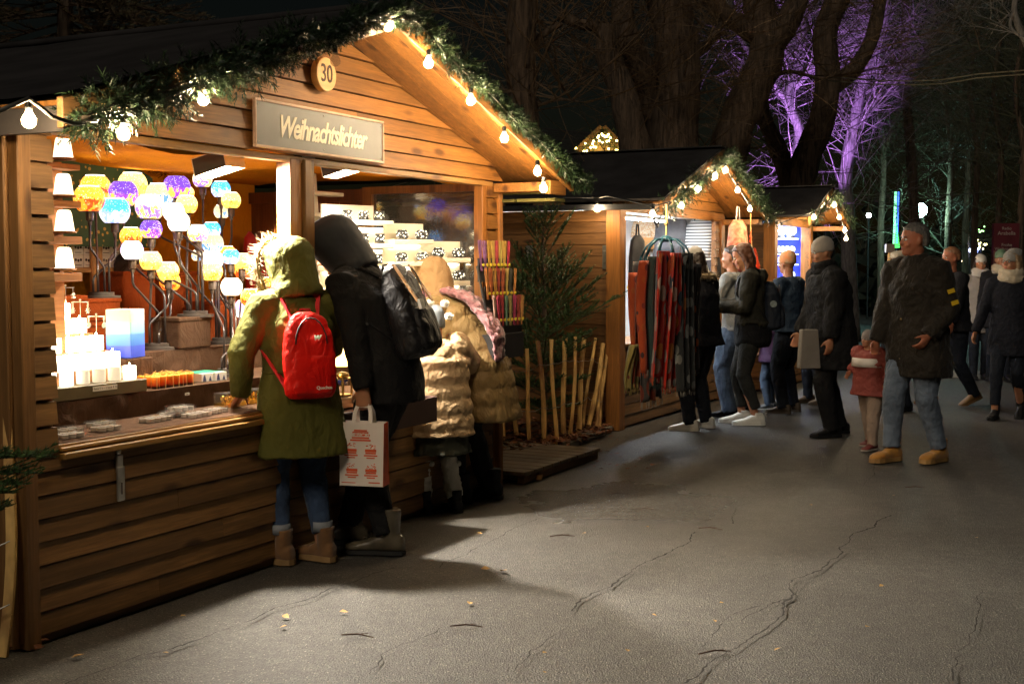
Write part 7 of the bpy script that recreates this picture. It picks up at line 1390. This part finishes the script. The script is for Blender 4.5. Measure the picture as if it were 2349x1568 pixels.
# street lamp, coloured poles, lights
CY = glow('cyan_white_lamp', (.45, 1., .9), 70.)
p = at(2107, 482, 30); t = thing('street_lamp', 'street lamp with a bright cyan-white globe beyond the path', 'street lamp', (p.x, 30, 0)); m = MB(); m.tube([(0, 0, 0), (0, 0, p.z-.16)], [.06, .04], 10); m.build('post', BLACK, t); m = MB(); m.ball((0, 0, p.z), (.2, .2, .18), 14, 10); m.build('lamp_globe', CY, t, True); m = MB(); m.lathe([(.16, p.z+.10), (.05, p.z+.2), (0, p.z+.22)], 14); m.build('cap', BLACK, t)
p = at(2053, 440, 34); q = at(2050, 560, 34); t = thing('lit_pole', 'tall thin pole glowing green and blue at the back', 'pole', (p.x, 34, 0)); m = MB(); m.tube([(0, 0, 0), (0, 0, q.z)], .05, 8); m.build('base', BLACK, t); m = MB(); m.tube([(0, 0, q.z), (.02, 0, p.z)], .035, 8); m.build('green_tube', glow('green_glow', (.25, 1., .45), 1.2), t); m = MB(); m.tube([(.08, 0, q.z), (.10, 0, p.z)], .02, 8); m.build('blue_tube', glow('blue_glow', (.05, .15, 1.), 1.6), t)
p = at(2057, 515, 33); q = at(2058, 568, 33); t = thing('lit_cone', 'narrow green glowing tree of lights beside the tall pole', 'light tree', (p.x, 33, 0)); m = MB(); m.tube([(0, 0, 0), (0, 0, q.z)], .03, 6); m.build('post', BLACK, t); m = MB()
for i in range(14): f = i/13; m.bar((-.09*(1-f), 0, q.z+(p.z-q.z)*f), (.09*(1-f), 0, q.z+(p.z-q.z)*f+.02), .02, .03)
m.build('green_rings', glow('green_neon', (.1, 1., .15), .9), t)
for k, (px, py, Y, r_, c, st, lab) in enumerate(((1993, 494, 36, .07, (.9, .95, 1.), 25., 'small white light far behind beside the snow globe hut'), (2225, 572, 34, .16, (.6, .7, 1.), 7., 'bluish white light cluster between the walkers'), (2232, 585, 34, .12, (.3, .4, 1.), 6., 'blue light just below the bluish white cluster'), (2252, 560, 34, .1, (1., .95, .4), 5., 'pale yellow light right of the blue lights'), (2252, 525, 34, .07, (.4, 1., .3), 2.5, 'green light above the pale yellow one'), (2215, 598, 34, .08, (1., .85, .5), 5., 'warm light low between the walkers'), (2285, 560, 32, .05, (1., .9, .4), 5., 'tiny yellow light left of the red poster'))):
    p = at(px, py, Y); t = thing('distant_lamp', lab, 'lamp', (p.x, Y, 0)); m = MB(); m.tube([(0, 0, 0), (0, 0, p.z-r_)], .03, 6); m.build('post', BLACK, t); m = MB()
    rr = random.Random(k)
    for _ in range(1 if k == 0 else 7): m.ball((rr.uniform(-1.2, 1.2)*r_*(k > 0), 0, p.z+rr.uniform(-1.5, 1.5)*r_*(k > 0)), r_*(.3 if k else 1), 8, 6)
    m.build('lamp_glass', glow('far_light_%d' % k, c, st), t, True)
a, b = at(2280, 512, 21), at(2336, 640, 21); t = thing('poster_stand', 'dark red poster column with Christmas greeting at the right', 'poster', ((a.x+b.x)/2, 21, 0)); w_ = (b.x-a.x)/2
m = MB(); m.box(-w_, w_, 0, .08, .1, a.z); m.build('board', mat('dark_red_poster', (.10, .012, .02), .5, .2, 4, 0), t); m = MB(); m.box(-w_, w_, -.012, 0, 1.0, at(0, 575, 21).z); m.build('picture', mat('faded_rose_paper', (.25, .10, .09), .6, .3, 6, 0), t); m = MB(); m.lathe([(.10, 1.44), (.10, 1.46), (.065, 1.462), (.06, 1.60), (0, 1.605)], 12, (0, -.03, 0)); m.build('top_hat', PLAST, t)
for s_, py, sz in (('Radio', 524, .07), ('Arabella', 535, .09), ('Frohe', 562, .075), ('Weihnachten', 571, .075)): text(s_, sz, mat('pale_poster_ink', (.4, .33, .3), .5, 0, 5, 0), t, (0, -.02 if py > 550 else -.003, at(0, py, 21).z), (PI/2, 0, 0), .001, name='poster_lettering')
b = gr(2027, 905); t = thing('wooden_stake', 'thin wooden stake with square metal head beside the man with the cap', 'post', (b.x, b.y, 0)); e = at(2041, 575, b.y); m = MB(); m.tube([(0, 0, 0), (e.x-b.x, 0, e.z)], .022, 8); m.build('stake', STK, t); m = MB(); m.box(e.x-b.x-.05, e.x-b.x+.05, -.03, .03, e.z-.02, e.z+.08); m.build('metal_head', ZINC, t)
t = thing('overhead_cable', 'two thin cables sagging across the night sky at the right', 'cable', (0, 0, 0))
for k in (0, 1):
    m = MB(); m.tube([at(1900+i*38, 176+k*9+10*math.sin(PI*min(1, i/9))-(i > 7)*(i-7)*3, 19-i*.3) for i in range(14)], .010, 5); m.build('cable', mat('pale_cable', (.16, .14, .09), .6), t, True)
t = tree('grey barked tree reaching in at the top right corner', 16., [([(2560, 1000), (2440, 400), (2310, 80), (2330, -60)], 30, 9), ([(2300, 60), (2290, 130), (2380, 200)], 8, 5)], 14, 41, BARKP, TWIGP, (.5, 1.2), .008)
# far hedge and kerb lines
rr = random.Random(55); m = MB()
for k in range(2600):
    x = rr.uniform(-14, 26); y = rr.uniform(38, 44); z = abs(rr.gauss(0, 1.3)); p = V((x, y, z)); n_ = V((rr.gauss(0, 1), rr.gauss(0, 1), rr.gauss(0, 1))).normalized()*.4; q = n_.orthogonal().normalized()*.35; m.add([p-n_, p+q, p+n_, p-q], [(0, 1, 2, 3)])
tag(m.build('hedge', mat('dark_hedge_leaves', (.02, .028, .014), .9, .4, 3, 0, island=.5)), 'dark mass of shrubs closing the view behind the path', 'hedge', kind='stuff')
m = MB(); a, b = gr(2150, 862), gr(2420, 874); d = (b-a).normalized(); m.bar(a+V((0, 0, .02)), b+V((0, 0, .02)), .16, .10); c = V((0, .42, 0)); m.bar(a+c+V((0, 0, .02)), b+c+V((0, 0, .02)), .12, .08); tag(m.build('kerb', mat('pale_kerb', (.22, .21, .18), .8, .2, 8, .3, 60)), None, None, kind='structure')
# plaid cloth panel at the left edge
p = S.x(8, 880, 0); a, b = at(-60, 865, 4.95), at(15, 985, 4.95); t = thing('notice_frame', 'black frame with pale grid pattern hung on the side wall at the left edge', 'frame', (0, 0, 0)); pr_ = []
q0, q1, q2, q3 = (S.x(*z, -.045) for z in ((-50, 850), (-50, 1010), (14, 986), (10, 868))); t.location = S.o; t.rotation_euler = (0, 0, S.a)
m = MB(); m.slab([q0, q1, q2, q3], (-.012, 0, 0)); m.build('frame', PLAST, t); q0, q1, q2, q3 = (S.x(*z, -.058) for z in ((-50, 865), (-50, 992), (8, 974), (4, 880))); m = MB(); m.slab([q0, q1, q2, q3], (-.002, 0, 0))
PL, t_, p_ = nodes('grid_paper'); br = N(t_, 'ShaderNodeTexBrick', i_Scale=22.); br.offset = 0; br.inputs['Color1'].default_value = (.3, .32, .3, 1); br.inputs['Color2'].default_value = (.25, .28, .27, 1); br.inputs['Mortar'].default_value = (.04, .06, .07, 1); br.inputs['Mortar Size'].default_value = .05; br.inputs['Brick Width'].default_value = .5; co = coords(t_, (1, 1, 1)); mpn = N(t_, 'ShaderNodeMapping'); mpn.inputs['Rotation'].default_value = (PI/2, 0, PI/2); t_.links.new(co, mpn.inputs[0]); t_.links.new(mpn.outputs[0], br.inputs[0]); t_.links.new(br.outputs[0], p_.inputs['Base Color']); m.build('grid_sheet', PL, t)
# ================================================================ ground
ASP, t_, p_ = nodes('asphalt'); co = coords(t_, (1, 1, 1))
big = noise(t_, co, .55, 4., .6); mid = noise(t_, co, 3.5, 5., .6); fin = noise(t_, co, 160., 2., .7)
c_ = mixc(t_, ramp(t_, big, [(.3, 0.), (.7, 1.)]), (.050, .046, .040), (.090, .084, .073))
c_ = mixc(t_, ramp(t_, mid, [(.4, .35), (.6, 0.)]), c_, (.045, .041, .037))
vo = N(t_, 'ShaderNodeTexVoronoi', i_Scale=85.); t_.links.new(co, vo.inputs['Vector'])
sp = ramp(t_, vo.outputs['Distance'], [(.12, 1.), (.3, 0.)]); wn = N(t_, 'ShaderNodeSeparateColor'); t_.links.new(vo.outputs['Color'], wn.inputs[0])
sel = ramp(t_, wn.outputs[0], [(.62, 0.), (.7, 1.)]); mu = N(t_, 'ShaderNodeMath', operation='MULTIPLY'); t_.links.new(sp, mu.inputs[0]); t_.links.new(sel, mu.inputs[1])
c_ = mixc(t_, mu.outputs[0], c_, (.30, .28, .22)); grit = noise(t_, co, 95., 3., .75); c_ = mixc(t_, 1., c_, ramp(t_, grit, [(.3, .35), (.52, 1.), (.72, 1.9)]), 'MULTIPLY'); blot = noise(t_, co, 14., 4., .7); c_ = mixc(t_, 1., c_, ramp(t_, blot, [(.35, .72), (.6, 1.)]), 'MULTIPLY')
wetp = gr(1430, 1150); dist = N(t_, 'ShaderNodeVectorMath', operation='DISTANCE'); t_.links.new(co, dist.inputs[0]); dist.inputs[1].default_value = wetp; wn2 = N(t_, 'ShaderNodeMath', operation='MULTIPLY_ADD', n1=1.2); t_.links.new(noise(t_, co, 1.6, 4.), wn2.inputs[0]); t_.links.new(dist.outputs['Value'], wn2.inputs[2])
wr_ = N(t_, 'ShaderNodeMapRange'); t_.links.new(wn2.outputs[0], wr_.inputs[0]); wr_.inputs['From Min'].default_value = 1.2; wr_.inputs['From Max'].default_value = 2.6; wr_.inputs['To Min'].default_value = .26; wr_.inputs['To Max'].default_value = .6
t_.links.new(c_, p_.inputs['Base Color'])
t_.links.new(wr_.outputs[0], p_.inputs['Roughness']); p_.inputs['Specular IOR Level'].default_value = .5
hm = N(t_, 'ShaderNodeMath', operation='ADD'); t_.links.new(fin, hm.inputs[0]); v2 = N(t_, 'ShaderNodeTexVoronoi', i_Scale=130.); t_.links.new(co, v2.inputs['Vector']); t_.links.new(v2.outputs['Distance'], hm.inputs[1])
bumpn(t_, p_, hm.outputs[0], .9, .006)
m = MB()
xs = [-120, -40, -14]+[-8+.5*i for i in range(33)]+[14, 40, 120]; ys = [-30, -6, 0]+[1+.5*i for i in range(52)]+[34, 60, 140]
m.sheet([[(x, y, (.012*mnoise.noise(V((x*.5, y*.5, 0))) if 1 < y < 26 and abs(x) < 8 else 0)-.006) for x in xs] for y in ys])
tag(m.build('ground', ASP, smooth=True), None, None, kind='structure')
def crack(pts, w=.006, rr=random.Random(9)):
    P = [gr(*q, .009) for q in pts]; L = []
    for a, b in zip(P, P[1:]):
        n = max(2, int((b-a).length/.025))
        for i in range(n): L.append(a.lerp(b, i/n))
    L.append(P[-1]); out = []
    for i, p in enumerate(L):
        d = (L[min(i+1, len(L)-1)]-L[max(i-1, 0)]).normalized(); s_ = V((-d.y, d.x, 0)); k = .045*mnoise.noise(V((p.x*4, p.y*4, 3)))+.014*mnoise.noise(V((p.x*23, p.y*23, 1)))
        out.append((p+s_*k, s_, w*.55*rr.uniform(.25, 1.3)*(.4+1.1*abs(mnoise.noise(V((p.x*3, p.y*3, 9)))+.4))))
    vs = []; 
    for p, s_, ww in out: vs += [p-s_*ww, p+s_*ww]
    return vs, [(2*i, 2*i+1, 2*i+3, 2*i+2) for i in range(len(out)-1)]
m = MB()
for k in (
    ([(1315, 1400), (1330, 1372), (1400, 1345), (1480, 1290), (1530, 1270), (1580, 1240), (1600, 1220)], .008),
    ([(1545, 1568), (1600, 1545), (1680, 1490), (1760, 1440), (1800, 1390), (1815, 1330), (1890, 1305), (1935, 1250), (1990, 1210), (2040, 1180)], .010),
    ([(1700, 1430), (1720, 1405), (1790, 1380), (1850, 1330)], .005), ([(1600, 1480), (1650, 1430), (1690, 1400), (1745, 1388)], .005),
    ([(150, 1568), (320, 1500), (480, 1455), (640, 1395), (760, 1350), (900, 1300)], .008), ([(850, 1545), (870, 1500), (950, 1470), (1010, 1440)], .005),
    ([(1010, 1300), (1100, 1250), (1180, 1210), (1260, 1180), (1330, 1160)], .005), ([(1680, 1200), (1700, 1160), (1720, 1150)], .004),
    ([(1985, 1110), (2000, 1090), (2010, 1050), (2030, 1040)], .006), ([(2180, 1560), (2200, 1500), (2230, 1440), (2260, 1350)], .005), ([(1180, 1540), (1220, 1490), (1300, 1440)], .004)):
    m.add(*crack(*k))
tag(m.build('ground_cracks', mat('crack_shadow_soil', (.012, .010, .008), .95, .2, 9, .1, 60)), None, None, kind='structure')  # dark strips laid on the asphalt along each crack
# ================================================================ light
w = bpy.data.worlds.new('World'); bpy.context.scene.world = w; w.use_nodes = True; wt = w.node_tree
sk = wt.nodes.new('ShaderNodeTexSky'); sk.sky_type = 'NISHITA'; sk.sun_disc = False
SEL, SAZ = math.radians(38), math.radians(200)     # elevation, compass direction the fill comes from (behind the camera)
sk.sun_elevation = math.radians(4); sk.sun_rotation = SAZ
bg = wt.nodes['Background']; wt.links.new(sk.outputs[0], bg.inputs[0]); bg.inputs[1].default_value = .0007
sd = bpy.data.lights.new('moon', 'SUN'); sd.energy = .25; sd.angle = math.radians(14); sd.color = (1., .9, .74)  # soft warm fill added from behind the camera, no visible source
so = bpy.data.objects.new('moon', sd); C.objects.link(so)
dirv = V((math.sin(SAZ)*math.cos(SEL), math.cos(SAZ)*math.cos(SEL), math.sin(SEL))); so.rotation_euler = dirv.to_track_quat('Z', 'Y').to_euler(); so.location = dirv*30
# ================================================================ camera
cd = bpy.data.cameras.new('camera'); cam = bpy.data.objects.new('camera', cd); C.objects.link(cam); bpy.context.scene.camera = cam
cd.sensor_width = 36; cd.lens = FPX/2349*36; cam.location = (0, 0, EYE); cam.rotation_euler = (PI/2-PITCH, 0, 0); cd.clip_end = 500; cd.clip_start = .05
sc = bpy.context.scene; sc.view_settings.view_transform = 'Standard'; sc.view_settings.look = 'None'; sc.view_settings.gamma = 1; sc.view_settings.exposure = 1.15
sc.render.engine = 'CYCLES'; sc.cycles.use_denoising = True; sc.cycles.sample_clamp_indirect = 8; sc.cycles.max_bounces = 8; sc.cycles.diffuse_bounces = 3
sc.cycles.transparent_max_bounces = 12; sc.cycles.caustics_reflective = False; sc.cycles.caustics_refractive = False; sc.cycles.use_light_tree = True
